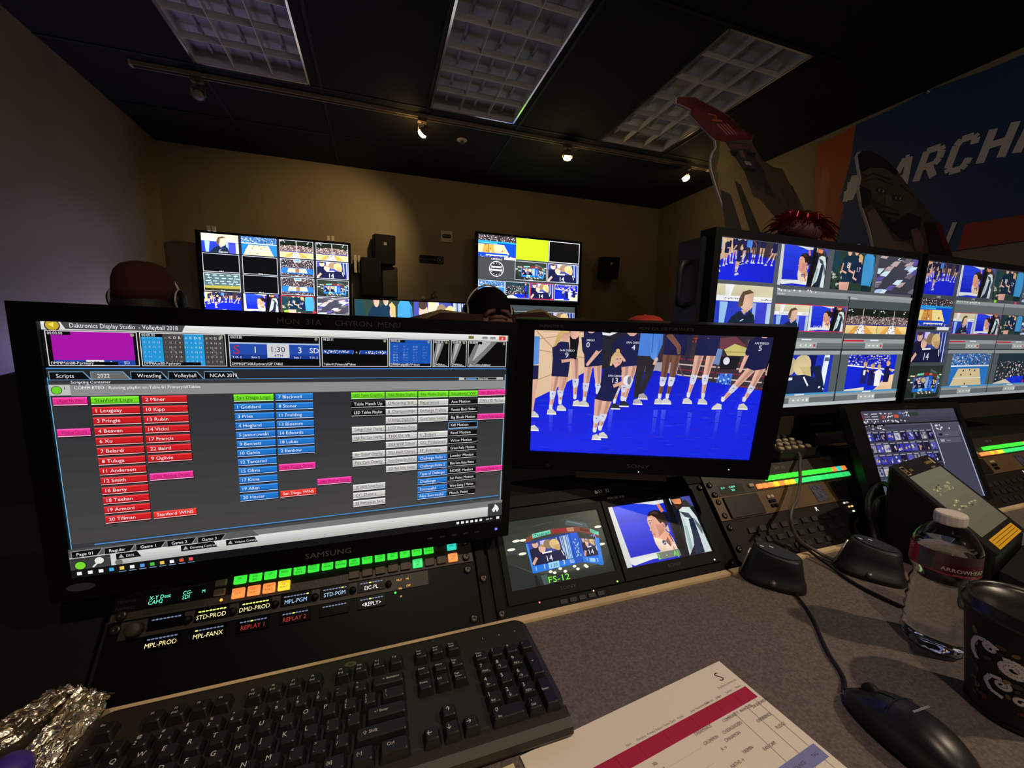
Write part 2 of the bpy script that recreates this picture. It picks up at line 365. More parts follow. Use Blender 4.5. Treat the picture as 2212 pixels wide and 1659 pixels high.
def pic_backs(c):
    c.rect(0, 0, 1, 1, (30, 50, 190)); c.poly([(.55, 0), (.7, 0), (.66, .6), (.56, .5)], (14, 20, 90)); c.poly([(.84, 0), (.94, 0), (.9, 1), (.8, 1)], (225, 235, 245)); c.rect(.85, .06, .93, .16, (90, 100, 120))
    c.ell(.18, .28, .17, .26, (196, 178, 140)); c.ell(.12, .3, .08, .2, (120, 100, 80)); c.ell(.45, .26, .16, .28, (214, 196, 150)); c.poly([(.4, .3), (.6, .3), (.66, .7), (.56, .64)], (205, 186, 130))
    c.poly([(0, .5), (.3, .52), (.5, .5), (.8, .62), (.92, 1), (0, 1)], (26, 36, 70)); c.line([(.02, .62), (.3, .6)], .07, WH); c.text(.12, .95, '14', .3, WH, 'CENTER'); c.line([(.5, .56), (.6, .8)], .05, WH); c.line([(.8, .86), (.9, .76)], .05, WH)
    c.poly([(.62, .3), (.78, .26), (.88, .7), (.92, .9), (.8, .8)], (24, 34, 66))
def pic_rally(c):
    c.rect(0, 0, 1, 1, (18, 40, 215)); c.speck(0, 0, .9, .3, [(20, 20, 60), (230, 225, 230), (40, 40, 120), (150, 130, 140)], 22, 6); c.line([(0, .28), (1, .44)], .035, WH)
    c.poly([(.86, .6), (1, .55), (1, 1), (.6, 1)], (236, 200, 160)); c.poly([(0, .95), (.4, .9), (.4, 1), (0, 1)], (225, 215, 200))
    for x, y, k in ((.36, .3, (30, 34, 110)), (.52, .36, (24, 26, 90)), (.66, .38, WH), (.84, .28, (22, 24, 70))):
        c.ell(x, y-.03, .035, .08, SKIN, 10); c.ell(x-.01, y-.06, .035, .06, HAIR, 8); c.poly([(x-.07, y+.08), (x, y+.03), (x+.07, y+.08), (x+.06, y+.5), (x-.06, y+.5)], k)
        c.line([(x+.04, y+.12), (x+.13, y+.2)], .05, SKIN if k != WH else WH)
    c.rect(.34, .42, .38, .56, WH)
def pic_overhead(c):
    c.rect(0, 0, 1, 1, (40, 120, 200)); c.speck(0, 0, 1, .32, CROWD, 28, 7); c.rect(0, .34, 1, .38, WH); c.poly([(.2, .44), (.76, .44), (.9, 1), (.04, 1)], (228, 208, 160)); c.line([(.1, .72), (.84, .72)], .02, WH)
    for x, y in ((.34, .5), (.5, .48), (.64, .5), (.3, .62), (.55, .62), (.44, .9)): c.ell(x, y, .02, .03, (60, 50, 50), 6, up=False)
def pic_floor(c):
    c.rect(0, 0, 1, 1, (30, 50, 60)); c.speck(0, .25, .8, .8, CROWD, 22, 9, .9); c.poly([(.1, .9), (.5, .72), (1, .74), (1, 1), (.1, 1)], (20, 46, 205)); c.poly([(0, .92), (.3, .8), (.55, 1), (0, 1)], (232, 220, 190))
    c.line([(.84, .2), (.84, .6)], .12, (20, 60, 220)); c.ell(.84, .12, .03, .07, SKIN, 8); c.rect(.79, .55, .88, .95, (26, 24, 40)); c.rect(.79, .85, .83, .98, (190, 20, 40))
def pic_cube(c, txt=False):
    P = c.poly
    c.rect(0, 0, 1, 1, (44, 54, 48)); c.grad(0, 0, 1, .5, (40, 48, 42), (56, 66, 60), 5); P([(0, .6), (.2, .78), (.3, 1), (0, 1)], (62, 72, 70)); P([(.0, .6), (.3, .9), (.9, .9), (1, .7), (1, 1), (.0, 1)], (30, 38, 36)); P([(.22, .84), (.24, .84), (.26, 1), (.22, 1)], (16, 18, 18)); P([(.28, .86), (.34, .86), (.34, 1), (.29, 1)], (70, 90, 84))
    for x, y in ((.06, .425), (.12, .31), (.19, .315), (.155, .512), (.955, .29), (.94, .57)): c.ell(x, y, .038, .02, (252, 252, 226), 12)
    for x, y in ((.09, .37), (.3, .13), (.6, .1)): c.line([(x, y), (x+.2, y-.03)], .006, (70, 84, 78))
    P([(.62, .18), (.65, .1), (.84, .2), (.86, .28), (.8, .26)], (64, 84, 90)); c.line([(.66, .13), (.8, .22)], .01, (130, 150, 150))
    P([(.198, .352), (.22, .29), (.28, .246), (.47, .212), (.738, .236), (.862, .3), (.943, .4), (.935, .47), (.86, .39), (.738, .325), (.472, .29), (.3, .31), (.21, .37)], (128, 62, 44)); P([(.48, .22), (.62, .225), (.62, .285), (.48, .285)], (150, 30, 40)); P([(.63, .23), (.7, .235), (.7, .3), (.63, .29)], (190, 130, 100)); P([(.76, .26), (.85, .31), (.85, .35), (.76, .31)], (90, 30, 30))
    P([(.281, .244), (.463, .222), (.461, .284), (.277, .312)], (110, 214, 180)); P([(.865, .3), (.945, .372), (.937, .43), (.86, .362)], (110, 214, 180))
    if txt: c.text(.287, .302, 'STANFORD', .07, (14, 60, 50), 'LEFT', 1.2, fit=.166); c.text(.867, .372, 'STAN', .05, (14, 60, 50), 'LEFT', 1, fit=.06)
    P([(.2, .367), (.643, .317), (.626, .793), (.213, .814)], (28, 96, 214)); h = c.sub(.225, .35, .6, .71); pic_huddle(h)
    for k in range(5): P([(.555+k*.015, .335), (.562+k*.015, .334), (.56+k*.014, .7), (.552+k*.014, .7)], (180, 214, 240))
    P([(.2, .36), (.222, .36), (.228, .8), (.213, .81)], (60, 140, 236)); P([(.2, .36), (.643, .31), (.643, .335), (.2, .382)], (20, 60, 150))
    P([(.643, .317), (.731, .327), (.702, .787), (.632, .789)], (24, 86, 206)); c.speck(.655, .43, .71, .72, [(150, 206, 240)], 3, 8, .7)
    P([(.729, .336), (.925, .472), (.89, .886), (.702, .787)], (30, 96, 216)); k = c.sub(.735, .4, .905, .72); pic_huddle(k); P([(.725, .33), (.925, .47), (.925, .5), (.725, .42)], (44, 54, 48)); P([(.89, .45), (.93, .47), (.9, .88), (.87, .8)], (60, 130, 230)); P([(.705, .7), (.905, .78), (.89, .886), (.702, .787)], (36, 120, 224))
    P([(.213, .717), (.64, .704), (.632, .789), (.213, .811)], (32, 120, 224)); P([(.371, .706), (.477, .7), (.47, .79), (.37, .796)], (150, 206, 240)); P([(.775, .745), (.83, .765), (.825, .82), (.77, .8)], (150, 206, 240)); c.line([(.643, .318), (.631, .79)], .008, (16, 50, 120)); c.line([(.73, .33), (.703, .788)], .008, (16, 50, 120))
    if txt:
        c.text(.25, .785, '1', .08, WH, 'CENTER'); c.text(.33, .785, '1', .1, WH, 'CENTER'); c.text(.424, .775, '1:30', .075, (10, 20, 50), 'CENTER'); c.text(.52, .77, '3', .1, WH, 'CENTER'); c.text(.6, .768, 'SD', .07, WH, 'CENTER'); c.text(.75, .78, '1', .07, WH, 'CENTER'); c.text(.85, .82, '3', .07, WH, 'CENTER')
    P([(.215, .815), (.63, .795), (.71, .79), (.85, .86), (.6, .88), (.4, .87)], (70, 74, 66))
    for x, y in ((.375, .834), (.41, .859), (.47, .818), (.511, .868), (.61, .822), (.636, .87), (.716, .841), (.727, .862)): c.ell(x, y, .018, .02, (252, 250, 226), 10)
def pic_woman(c):
    c.rect(0, 0, 1, 1, (40, 60, 190)); c.rect(0, 0, 1, .38, (214, 206, 170)); c.poly([(.15, 0), (.3, 0), (.25, .3), (.16, .3)], (235, 236, 235)); c.rect(0, .27, 1, .4, WH); c.speck(.15, .32, .5, .35, [(30, 30, 30)], 14, 1, .9); c.speck(.78, .32, 1, .35, [(30, 30, 30)], 8, 1, .9)
    c.poly([(.08, .42), (.22, .42), (.18, 1), (.1, 1)], (150, 190, 235)); c.rect(.66, .42, .72, 1, (150, 180, 230)); c.rect(.92, .42, 1, 1, (180, 200, 235)); c.rect(.72, .42, .92, 1, (60, 66, 205))
    c.poly([(.44, .26), (.5, .14), (.6, .13), (.66, .2), (.66, .52), (.58, .66), (.5, .6), (.42, .5)], (214, 176, 150)); c.poly([(.42, .28), (.46, .16), (.58, .1), (.66, .17), (.5, .24), (.48, .5), (.4, .56), (.4, .4)], (96, 76, 56))
    c.poly([(.22, 1), (.3, .78), (.44, .62), (.54, .74), (.6, .6), (.7, .72), (.74, 1)], (24, 38, 58)); c.poly([(.46, .6), (.52, .72), (.58, .6)], (206, 168, 140)); c.text(.6, .99, 'SAN DIEGO', .09, WH, 'CENTER', .8); c.line([(.46, .88), (.52, .83)], .02, WH)
def limb(c, pts, ws, col): c.line(pts, 0, col, taper=ws)
def pic_players(c, detail=False):
    """the row of players and the server in front, in the proportions of the picture on the large monitor"""
    q = lambda x, y: ((x-175)/1720.0, (y-190+(x-190)*-.031)/910.0)
    Q = lambda L: [q(*p) for p in L]
    P = lambda L, k: c.poly(Q(L), k)
    c.rect(0, 0, 1, 1, BLUE)
    P([(120, 100), (700, 100), (660, 440), (520, 520), (330, 630), (120, 730)], (214, 184, 150))
    if detail:
        for a, b in (((190, 260), (560, 200)), ((190, 330), (620, 400)), ((190, 200), (330, 330)), ((190, 560), (420, 470))): c.line(Q([a, b]), .006, (176, 140, 112))
    P([(640, 120), (1000, 120), (960, 470), (690, 470)], (36, 34, 44)); P([(930, 100), (2000, 140), (2000, 640), (1650, 590), (1200, 500), (930, 490)], (58, 48, 56))
    P([(930, 420), (1260, 420), (1250, 520), (940, 500)], (160, 150, 160)); c.line(Q([(650, 215), (730, 225), (800, 195)]), .018, WH)
    if detail:
        for k in range(5): c.line(Q([(1255, 395+k*38), (1900, 440+k*42)]), .010, (206, 190, 180) if k % 2 else (130, 40, 60))
        P([(1530, 250), (1640, 240), (1720, 300), (1700, 330), (1540, 330)], (110, 60, 70)); P([(1510, 320), (1560, 330), (1550, 440), (1505, 430)], (110, 140, 190))
        P([(1570, 330), (1640, 290), (1735, 320), (1725, 375), (1600, 372)], (198, 186, 110)); c.line(Q([(1580, 345), (1725, 350)]), .006, (150, 140, 70)); P([(1555, 380), (1700, 380), (1680, 470), (1560, 470)], (30, 26, 34)); c.ell(*q(1600, 410), .014, .03, (220, 220, 230), 10)
        P([(1560, 500), (1660, 500), (1655, 610), (1545, 605)], (60, 110, 205)); c.speck(*q(1560, 505), *q(1650, 590), [(190, 210, 240), (30, 50, 150)], 6, 4, .8); c.text(*q(1322, 280), 'STA', .05, (210, 60, 40), 'LEFT')
        c.line(Q([(1540, 440), (1510, 600)]), .012, (60, 50, 56)); c.line(Q([(1260, 440), (1320, 560)]), .010, (90, 80, 84)); c.line(Q([(1890, 560), (1850, 660)]), .012, (60, 50, 56))
    P([(120, 735), (190, 695), (330, 625), (530, 515), (560, 505), (1100, 480), (1500, 560), (1990, 640), (1990, 1300), (120, 1250)], (22, 36, 214))
    if detail:
        for x in (330, 480, 700, 790, 1130, 1190, 1390, 1600, 1760):
            for k in range(6): P([(x-20+k*2, 770+k*34), (x+16-k*2, 770+k*34), (x+13, 812+k*34), (x-15, 812+k*34)], (62-k*6, 78-k*7, 232-k*3))
        R9 = random.Random(5)
        for k in range(150):
            x, y = R9.uniform(170, 1850), R9.uniform(640, 1130); P([(x-40, y), (x, y-4), (x+50, y+2), (x, y+5)], (R9.randint(14, 44), R9.randint(28, 58), R9.randint(196, 232)))
    def shoe(x, y, k=(205, 200, 196), d=1):
        P([(x-26*d, y-14), (x+6*d, y-24), (x+38*d, y+4), (x+42*d, y+20), (x-30*d, y+18)], k); c.line(Q([(x-30*d, y+18), (x+42*d, y+20)]), .01, (240, 240, 240))
    def leg(h, k, a, sk=SKIN, pad=True, w=.052, sock=True):
        limb(c, Q([h, k, a]), [w*1.3, w*.78, w*.46], sk); dk_ = tuple(q_*.82 for q_ in sk); limb(c, Q([(h[0]+9, h[1]), (k[0]+7, k[1]), (a[0]+4, a[1])]), [w*.5, w*.25, w*.15], dk_)
        if sock: limb(c, Q([(a[0], a[1]-26), a]), [w*.5, w*.52], (222, 222, 232))
        if pad:
            dx, dy = (a[0]-k[0])*.2, (a[1]-k[1])*.2; limb(c, Q([(k[0]-dx*.9, k[1]-dy*.9), (k[0]+dx*1.1, k[1]+dy*1.1)]), [w*.98, w*.82], (206, 208, 226)); c.line(Q([(k[0]-8, k[1]), (k[0]+4, k[1]+2)]), .006, (90, 90, 120))
    def kit(pts, num=None, nx=0, ny=0):
        P(pts, NAVY)
        if detail and num:
            c.text(*q(nx, ny), num, .058, WH, 'CENTER'); c.text(*q(nx, ny-44), 'SAN DIEGO', .022, WH, 'CENTER')
    # from behind to the front
    leg((485, 390), (500, 560), (503, 680)); shoe(520, 720); P([(430, 185), (500, 185), (505, 270), (495, 400), (450, 390)], (24, 22, 30)); c.ell(*q(470, 215), .02, .045, SKIN, 10)
    leg((590, 440), (580, 590), (577, 700)); leg((655, 430), (672, 585), (672, 640)); shoe(573, 722)
    kit([(535, 205), (570, 185), (640, 185), (672, 210), (690, 440), (560, 455)], '10', 565, 312); limb(c, Q([(540, 240), (548, 330), (600, 430)]), [.04, .03, .024], NAVY); limb(c, Q([(650, 250), (660, 330), (580, 435)]), [.045, .035, .022], SKIN); limb(c, Q([(650, 220), (656, 320)]), [.05, .046], NAVY); c.ell(*q(590, 170), .024, .05, SKIN, 10)
    leg((350, 515), (332, 650), (322, 760)); leg((415, 515), (390, 640), (392, 720)); shoe(325, 785); shoe(400, 755)
    kit([(320, 300), (370, 270), (430, 275), (452, 380), (440, 525), (315, 520)], '9', 422, 385); c.ell(*q(400, 225), .022, .05, SKIN, 12)
    P([(345, 215), (375, 185), (425, 190), (428, 215), (385, 215), (372, 250), (340, 300), (320, 310)], HAIR); limb(c, Q([(330, 310), (335, 400), (390, 415)]), [.042, .034, .028], NAVY); limb(c, Q([(385, 412), (470, 400)]), [.026, .02], SKIN)
    leg((865, 440), (868, 600), (862, 690), w=.05); leg((920, 440), (905, 560), (880, 700), w=.05); leg((830, 560), (815, 620), (805, 710), pad=True, w=.046); shoe(812, 742, (44, 42, 50)); shoe(875, 722, (44, 42, 50))
    kit([(800, 245), (860, 215), (925, 215), (955, 240), (945, 440), (835, 452)], '4', 908, 330); limb(c, Q([(805, 255), (765, 310), (850, 395)]), [.045, .036, .02], NAVY); limb(c, Q([(800, 350), (850, 405)]), [.024, .02], SKIN); c.ell(*q(888, 190), .025, .05, SKIN, 10)
    limb(c, Q([(985, 360), (972, 510), (965, 665)]), [.085, .06, .035], (44, 40, 46)); limb(c, Q([(1055, 370), (1035, 510), (1000, 640)]), [.08, .055, .035], (44, 40, 46)); shoe(975, 705, (170, 165, 165)); shoe(1010, 665, (170, 165, 165))
    P([(950, 190), (1110, 190), (1115, 290), (1090, 375), (945, 370)], (74, 126, 215)); limb(c, Q([(1050, 240), (1060, 370), (1085, 400)]), [.06, .05, .03], (86, 140, 225)); c.line(Q([(1085, 385), (1070, 435)]), .02, SKIN); c.line(Q([(1040, 210), (1045, 350)]), .006, (50, 96, 180))
    leg((1160, 360), (1150, 545), (1140, 670), SKIN2); leg((1225, 360), (1212, 545), (1197, 670), SKIN2); shoe(1135, 700); shoe(1192, 700)
    kit([(1125, 215), (1170, 180), (1290, 185), (1318, 225), (1285, 370), (1128, 362)]); limb(c, Q([(1150, 220), (1235, 310), (1240, 350)]), [.045, .034, .026], SKIN2); limb(c, Q([(1305, 230), (1312, 320), (1300, 400)]), [.05, .036, .02], (46, 40, 66))
    leg((1390, 365), (1372, 530), (1352, 660)); leg((1475, 365), (1457, 530), (1460, 665)); shoe(1345, 695); shoe(1458, 698)
    kit([(1365, 230), (1400, 190), (1490, 190), (1525, 225), (1508, 372), (1352, 368)]); c.ell(*q(1445, 225), .022, .03, (200, 150, 140), 10); limb(c, Q([(1370, 230), (1440, 235)]), [.04, .03], (40, 36, 76)); limb(c, Q([(1520, 235), (1450, 240)]), [.04, .03], (40, 36, 76))
    leg((1785, 455), (1675, 600), (1610, 690)); leg((1850, 450), (1802, 600), (1765, 690)); shoe(1580, 735, d=-1); shoe(1760, 735)
    kit([(1745, 260), (1790, 225), (1870, 225), (1922, 250), (1880, 460), (1800, 475), (1725, 448)], '5', 1815, 335); limb(c, Q([(1750, 265), (1725, 380), (1700, 480)]), [.05, .03, .02], SKIN); limb(c, Q([(1752, 262), (1735, 350)]), [.05, .044], NAVY); limb(c, Q([(1908, 260), (1915, 380), (1893, 500)]), [.05, .03, .02], SKIN); limb(c, Q([(1908, 260), (1914, 370)]), [.05, .04], NAVY); c.ell(*q(1830, 205), .024, .05, SKIN, 10)
    P([(160, 230), (215, 235), (215, 430), (160, 440)], (90, 140, 210)); P([(150, 440), (215, 440), (215, 540), (150, 545)], NAVY); limb(c, Q([(190, 545), (180, 700), (178, 780)]), [.05, .035, .02], SKIN); shoe(190, 805); shoe(195, 912)
    # the server in front
    leg((690, 690), (680, 830), (672, 930), w=.058); leg((750, 690), (728, 815), (712, 915), w=.058); shoe(685, 978); shoe(735, 962)
    kit([(712, 470), (760, 440), (820, 440), (838, 480), (826, 600), (790, 705), (720, 700), (655, 685), (700, 580)], '13' if detail else None, 795, 565)
    limb(c, Q([(725, 470), (705, 580), (790, 600)]), [.05, .04, .03], NAVY); limb(c, Q([(785, 590), (860, 560)]), [.03, .022], SKIN); c.ell(*q(888, 547), .02, .042, (226, 224, 222), 14); c.ell(*q(900, 547), .009, .036, (120, 124, 150), 10)
    P([(770, 420), (805, 430), (800, 450), (785, 455)], SKIN); c.ell(*q(795, 400), .022, .048, (226, 178, 156), 14); P([(745, 440), (752, 380), (775, 345), (815, 350), (822, 375), (780, 372), (768, 410), (760, 440)], (214, 184, 130)); c.ell(*q(795, 338), .009, .02, (206, 172, 116), 8)
    if detail: c.line(Q([(790, 395), (803, 393)]), .006, (70, 50, 50)); c.line(Q([(812, 392), (824, 390)]), .006, (70, 50, 50)); c.line(Q([(804, 422), (818, 420)]), .006, (170, 80, 80))

def photo(fn, j=.16):
    def g(c, *a, **k):
        o = c.st.get('jit', 0); c.st['jit'] = j; fn(c, *a, **k); c.st['jit'] = o
    return g
pic_court = photo(pic_court); pic_arena = photo(pic_arena); pic_net = photo(pic_net); pic_bleach = photo(pic_bleach); pic_side = photo(pic_side); pic_team = photo(pic_team); pic_blur = photo(pic_blur); pic_huddle = photo(pic_huddle); pic_backs = photo(pic_backs); pic_rally = photo(pic_rally); pic_overhead = photo(pic_overhead); pic_floor = photo(pic_floor); pic_cube = photo(pic_cube); pic_woman = photo(pic_woman); pic_players = photo(pic_players)
# ================================================================ ROOM
XL, XR, YB, YN, ZC = -1.67, 3.27, 4.2, -1.6, 2.7
WALLM = mat('taupe_painted_wall', (136, 122, 96), .5, bump=.12, bscale=60, var=.05, vscale=4)
CEILM = mat('black_ceiling_tile', (30, 28, 27), .9, bump=.5, bscale=90)
def struct(name, mb, m, **k): return setp(mb.build(name, m, **k), kind='structure')
b = MB(); b.box(WF, XL-.1, XR+.1, YN-.1, YB+.1, -.06, 0); struct('floor', b, mat('dark_carpet', (34, 32, 34), .95, bump=.6, bscale=300, var=.3, vscale=120))
b = MB(); b.box(WF, XL-.1, XR+.1, YB, YB+.1, 0, ZC+.25); struct('wall_back', b, WALLM)
b = MB(); b.box(WF, XL-.1, XL, YN, YB, 0, ZC+.25); struct('wall_left', b, WALLM)
b = MB(); b.box(WF, XR, XR+.1, YN, YB, 0, ZC+.25); struct('wall_right', b, WALLM)
b = MB(); b.box(WF, XL-.1, XR+.1, YN-.1, YN, 0, ZC+.25); struct('wall_rear', b, WALLM)
LX = [(-.955, -.362), (.388, .982), (1.712, 2.296)]; LY = (1.735, 2.955)
b = MB(); xs = sorted([XL]+[q for p in LX for q in p]+[XR]); ys = [YN, LY[0], LY[1], YB]
for i in range(len(xs)-1):
    for j in range(3):
        if j == 1 and any(abs(xs[i]-p[0]) < 1e-6 for p in LX): continue
        b.box(WF, xs[i], xs[i+1], ys[j], ys[j+1], ZC, ZC+.03)
struct('ceiling', b, CEILM)
b = MB()
for k in range(-2, 6):
    x = .388-.02+k*.6625
    if XL < x < XR: b.box(WF, x-.009, x+.009, YN, YB, ZC-.004, ZC-.0005)
for y in (-.7, .51, 1.72, 2.975, 3.6): b.box(WF, XL, XR, y-.008, y+.008, ZC-.0045, ZC-.0008)
struct('trim_1', b, mat('dark_ceiling_grid', (27, 25, 24), .7))
b = MB(); b.box(WF, XL, XR, YB-.012, YB-.0005, .001, .1); struct('baseboard_back', b, BLKM)
b = MB(); b.box(WF, XL+.0005, XL+.012, YN, YB-.013, .001, .1); struct('baseboard_left', b, BLKM)
b = MB(); b.box(WF, XR-.012, XR-.0005, YN, YB-.013, .001, .1); struct('baseboard_right', b, BLKM)

# ---------------------------------------------------------------- recessed lights with parabolic louvres (switched off)
ALU = mat('brushed_louver', (236, 232, 224), .4, metal=.35)
WHF = mat('white_enamel', (225, 224, 228), .35)
def troffer(x0, x1, label):
    y0, y1 = LY; t = thing('ceiling_light', ((x0+x1)/2, (y0+y1)/2, ZC), label, 'ceiling light', 'recessed ceiling lights')
    b = MB()  # housing
    for a in ((x0, x0+.004, y0, y1), (x1-.004, x1, y0, y1), (x0, x1, y0, y0+.004), (x0, x1, y1-.004, y1)): b.box(WF, *a, ZC+.001, ZC+.065)
    b.box(WF, x0, x1, y0, y1, ZC+.065, ZC+.069); b.build('housing', mat('grey_enamel_inside', (215, 211, 204), .5), t)
    b = MB()
    for a in ((x0-.006, x0+.007, y0-.004, y1+.004), (x1-.007, x1+.004, y0-.004, y1+.004), (x0, x1, y0-.004, y0+.007), (x0, x1, y1-.007, y1+.004)): b.box(WF, *a, ZC-.006, ZC+.0)
    b.build('frame', mat('polished_frame', (235, 235, 240), .16, metal=.9), t)
    def blade(b, p, q, ax):  # wedge section: wide on top, thin at the bottom, curved sides
        prof = [(-.0009, 0), (-.0009, .02), (-.0014, .036), (.0014, .036), (.0009, .02), (.0009, 0)]
        if ax == 'y': rs = [[V((p+s, yy, ZC+.002+z)) for s, z in prof] for yy in q]
        else: rs = [[V((xx, p+s, ZC+.002+z)) for s, z in prof] for xx in q]
        b.rings(rs, True, False)
    w = (x1-x0)/3; h = (y1-y0)/6
    for i in range(4):
        b = MB(); blade(b, min(max(x0+w*i, x0+.004), x1-.004), (y0+.005, y1-.005), 'y'); b.build('louver_long', ALU, t)
    for j in range(7):
        b = MB(); blade(b, min(max(y0+h*j, y0+.004), y1-.004), (x0+.005, x1-.005), 'x'); b.build('louver_cross', ALU, t)
    for i in range(3):
        b = MB(); b.tube([(x0+w*(i+.5), y0+.03, ZC+.053), (x0+w*(i+.5), y1-.03, ZC+.053)], .008, 10); b.build('lamp_tube', mat('unlit_fluorescent_tube', (205, 205, 200), .3), t)
troffer(*LX[0], 'unlit recessed ceiling light with louvres, leftmost, above the dark track lamp')
troffer(*LX[1], 'unlit recessed ceiling light with louvres, the middle one in the ceiling')
troffer(*LX[2], 'unlit recessed ceiling light with louvres, rightmost, behind the red cap of the cutout')

# ---------------------------------------------------------------- track light
TM = mat('dull_track_metal', (150, 138, 122), .45, metal=.3)
YT = 3.07
t = thing('light_track', (.8, YT, ZC), 'long thin ceiling track carrying four lamp heads across the room', 'light track')
b = MB(); b.box(WF, -1.30, 2.9, YT-.018, YT-.012, ZC-.024, ZC-.006); b.box(WF, -1.30, 2.9, YT+.012, YT+.018, ZC-.024, ZC-.006); b.box(WF, -1.30, 2.9, YT-.018, YT+.018, ZC-.006, ZC-.001); b.build('rail', TM, t)
b = MB(); b.box(WF, -1.31, -1.298, YT-.02, YT+.02, ZC-.026, ZC-.001); b.box(WF, 2.898, 2.96, YT-.024, YT+.024, ZC-.026, ZC-.001); b.build('end_cap', mat('cream_plastic', (190, 175, 150), .5), t)
FR2 = mat('lamp_head_metal', (120, 108, 92), .4, metal=.4)
def head(x, y, aim, lit, label, zc=ZC, power=10, spot=75, glow=.7, group='track lamps', col=(1, .70, .30)):
    t = thing('track_lamp', (x, y, zc-.025), label, 'track lamp', group)
    b = MB(); b.box(WF, x-.03, x+.03, y-.02, y+.02, zc-.05, zc-.0245); b.build('adapter', FR2, t)
    c = V((x, y, zc-.125)); d = (V(aim)-c).normalized(); s = d.orthogonal().normalized()
    side = V((0, 0, 1)).cross(d); side = side.normalized() if side.length > 1e-3 else V((1, 0, 0))
    b = MB(); r = .04
    b.tube([V((x, y, zc-.05)), V((x, y, zc-.06)), c+side*r+V((0, 0, .045)), c+side*r], .004, 6)
    b.tube([V((x, y, zc-.06)), c-side*r+V((0, 0, .045)), c-side*r], .004, 6); b.build('yoke', FR2, t)
    f = Fr(c, side, d.cross(side), d)
    b = MB(); b.lathe(f, [(.012, -.062), (.022, -.056), (.026, -.04), (.037, -.022), (.039, -.02), (.035, -.019), (.024, -.036), (.012, -.05)], 24); sh_ = b.build('shade', FR2, t)
    b = MB(); b.lathe(f, [(.006, -.036), (.018, -.03), (.03, -.008), (.031, .004), (.026, .012), (.012, .018), (.001, .019)], 20)
    if lit:
        b.build('bulb', mat('lit_bulb', (255, 220, 140), .3, em=(255, 204, 112), ems=30), sh_)
        lamp('spot_beam', 'SPOT', f(0, 0, .03), power, col, aim=aim, size=.03, spot=spot, blend=.9, parent=t, ploc=(x, y, zc-.025))
        lamp('bulb_glow', 'POINT', f(0, 0, .036), glow, col, size=.025, parent=t, ploc=(x, y, zc-.025))
    else: b.build('bulb', mat('unlit_bulb', (150, 140, 125), .3), sh_)
head(-.99, YT, (-1.1, 2.2, .6), False, 'unlit track lamp head hanging at the left end of the track')
head(.34, YT, (-.45, 4.2, 1.9), True, 'lit track lamp left of the small ceiling detector', power=34, spot=80)
head(1.48, YT, (1.6, 3.7, .9), True, 'lit track lamp between the other two glowing ones', power=6)
head(2.66, YT, (3.27, 2.75, 1.5), True, 'lit track lamp at the right end of the track beside the cutout', power=9)
# added second track, out of view above and behind the operator, to light the desk
YT2 = -.55
t = thing('light_track', (.8, YT2, ZC), 'added short ceiling track behind the camera, out of view, to light the desk', 'light track')
b = MB(); b.box(WF, -.6, 2.2, YT2-.018, YT2+.018, ZC-.024, ZC-.001); b.build('rail', TM, t)
head(.1, YT2, (.2, .5, .75), True, 'added track lamp behind the camera lighting the keyboard side of the desk', power=36, spot=110, glow=3, group='added track lamps over the desk', col=(1, .80, .58))
head(1.7, YT2, (.9, .4, .75), True, 'added track lamp behind the camera lighting the bottle side of the desk', power=70, spot=110, glow=3, group='added track lamps over the desk', col=(1, .80, .58))
# added uplight on the rear wall, out of view, to brighten ceiling lights and cutouts
t = thing('added_wall_light', (.9, YN+.05, 1.9), 'added half-round uplight behind the camera, out of view, sending light up to the ceiling', 'added light')
b = MB(); b.lathe(WF.at(.9, YN+.1, 1.9), [(.02, 0), (.07, .03), (.1, .09), (.103, .09), (.07, .025), (.02, -.004)], 28); b.build('shade', WHF, t)
b = MB(); b.box(WF, .86, .94, YN+.001, YN+.04, 1.88, 1.97); b.build('wall_bracket', WHF, t)
b = MB(); b.ell(V((.9, YN+.1, 1.99)), .035, .035, .05); b.build('bulb', mat('soft_bulb', (255, 235, 210), .4, em=(255, 228, 196), ems=4), t)
lamp('added_uplight_glow', 'POINT', (.9, YN+.1, 2.06), 17, (1, .88, .78), size=.05, parent=t, ploc=(.9, YN+.05, 1.9))
# ceiling detector
t = thing('ceiling_detector', (.679, 3.331, ZC), 'small round white ceiling detector between two lit track lamps', 'detector')
f = Fr((.679, 3.331, ZC), (1, 0, 0), (0, -1, 0)); b = MB(); b.lathe(f, [(.04, 0.0005), (.04, .006), (.03, .01), (.012, .011)], 24); b.build('plate', mat('offwhite_plastic', (200, 190, 175), .5), t)
b = MB(); b.lathe(f, [(.012, .011), (.012, .02), (.02, .024), (.02, .027), (.004, .03)], 16); b.build('sensor', mat('grey_metal', (110, 105, 98), .4, metal=.6), t)

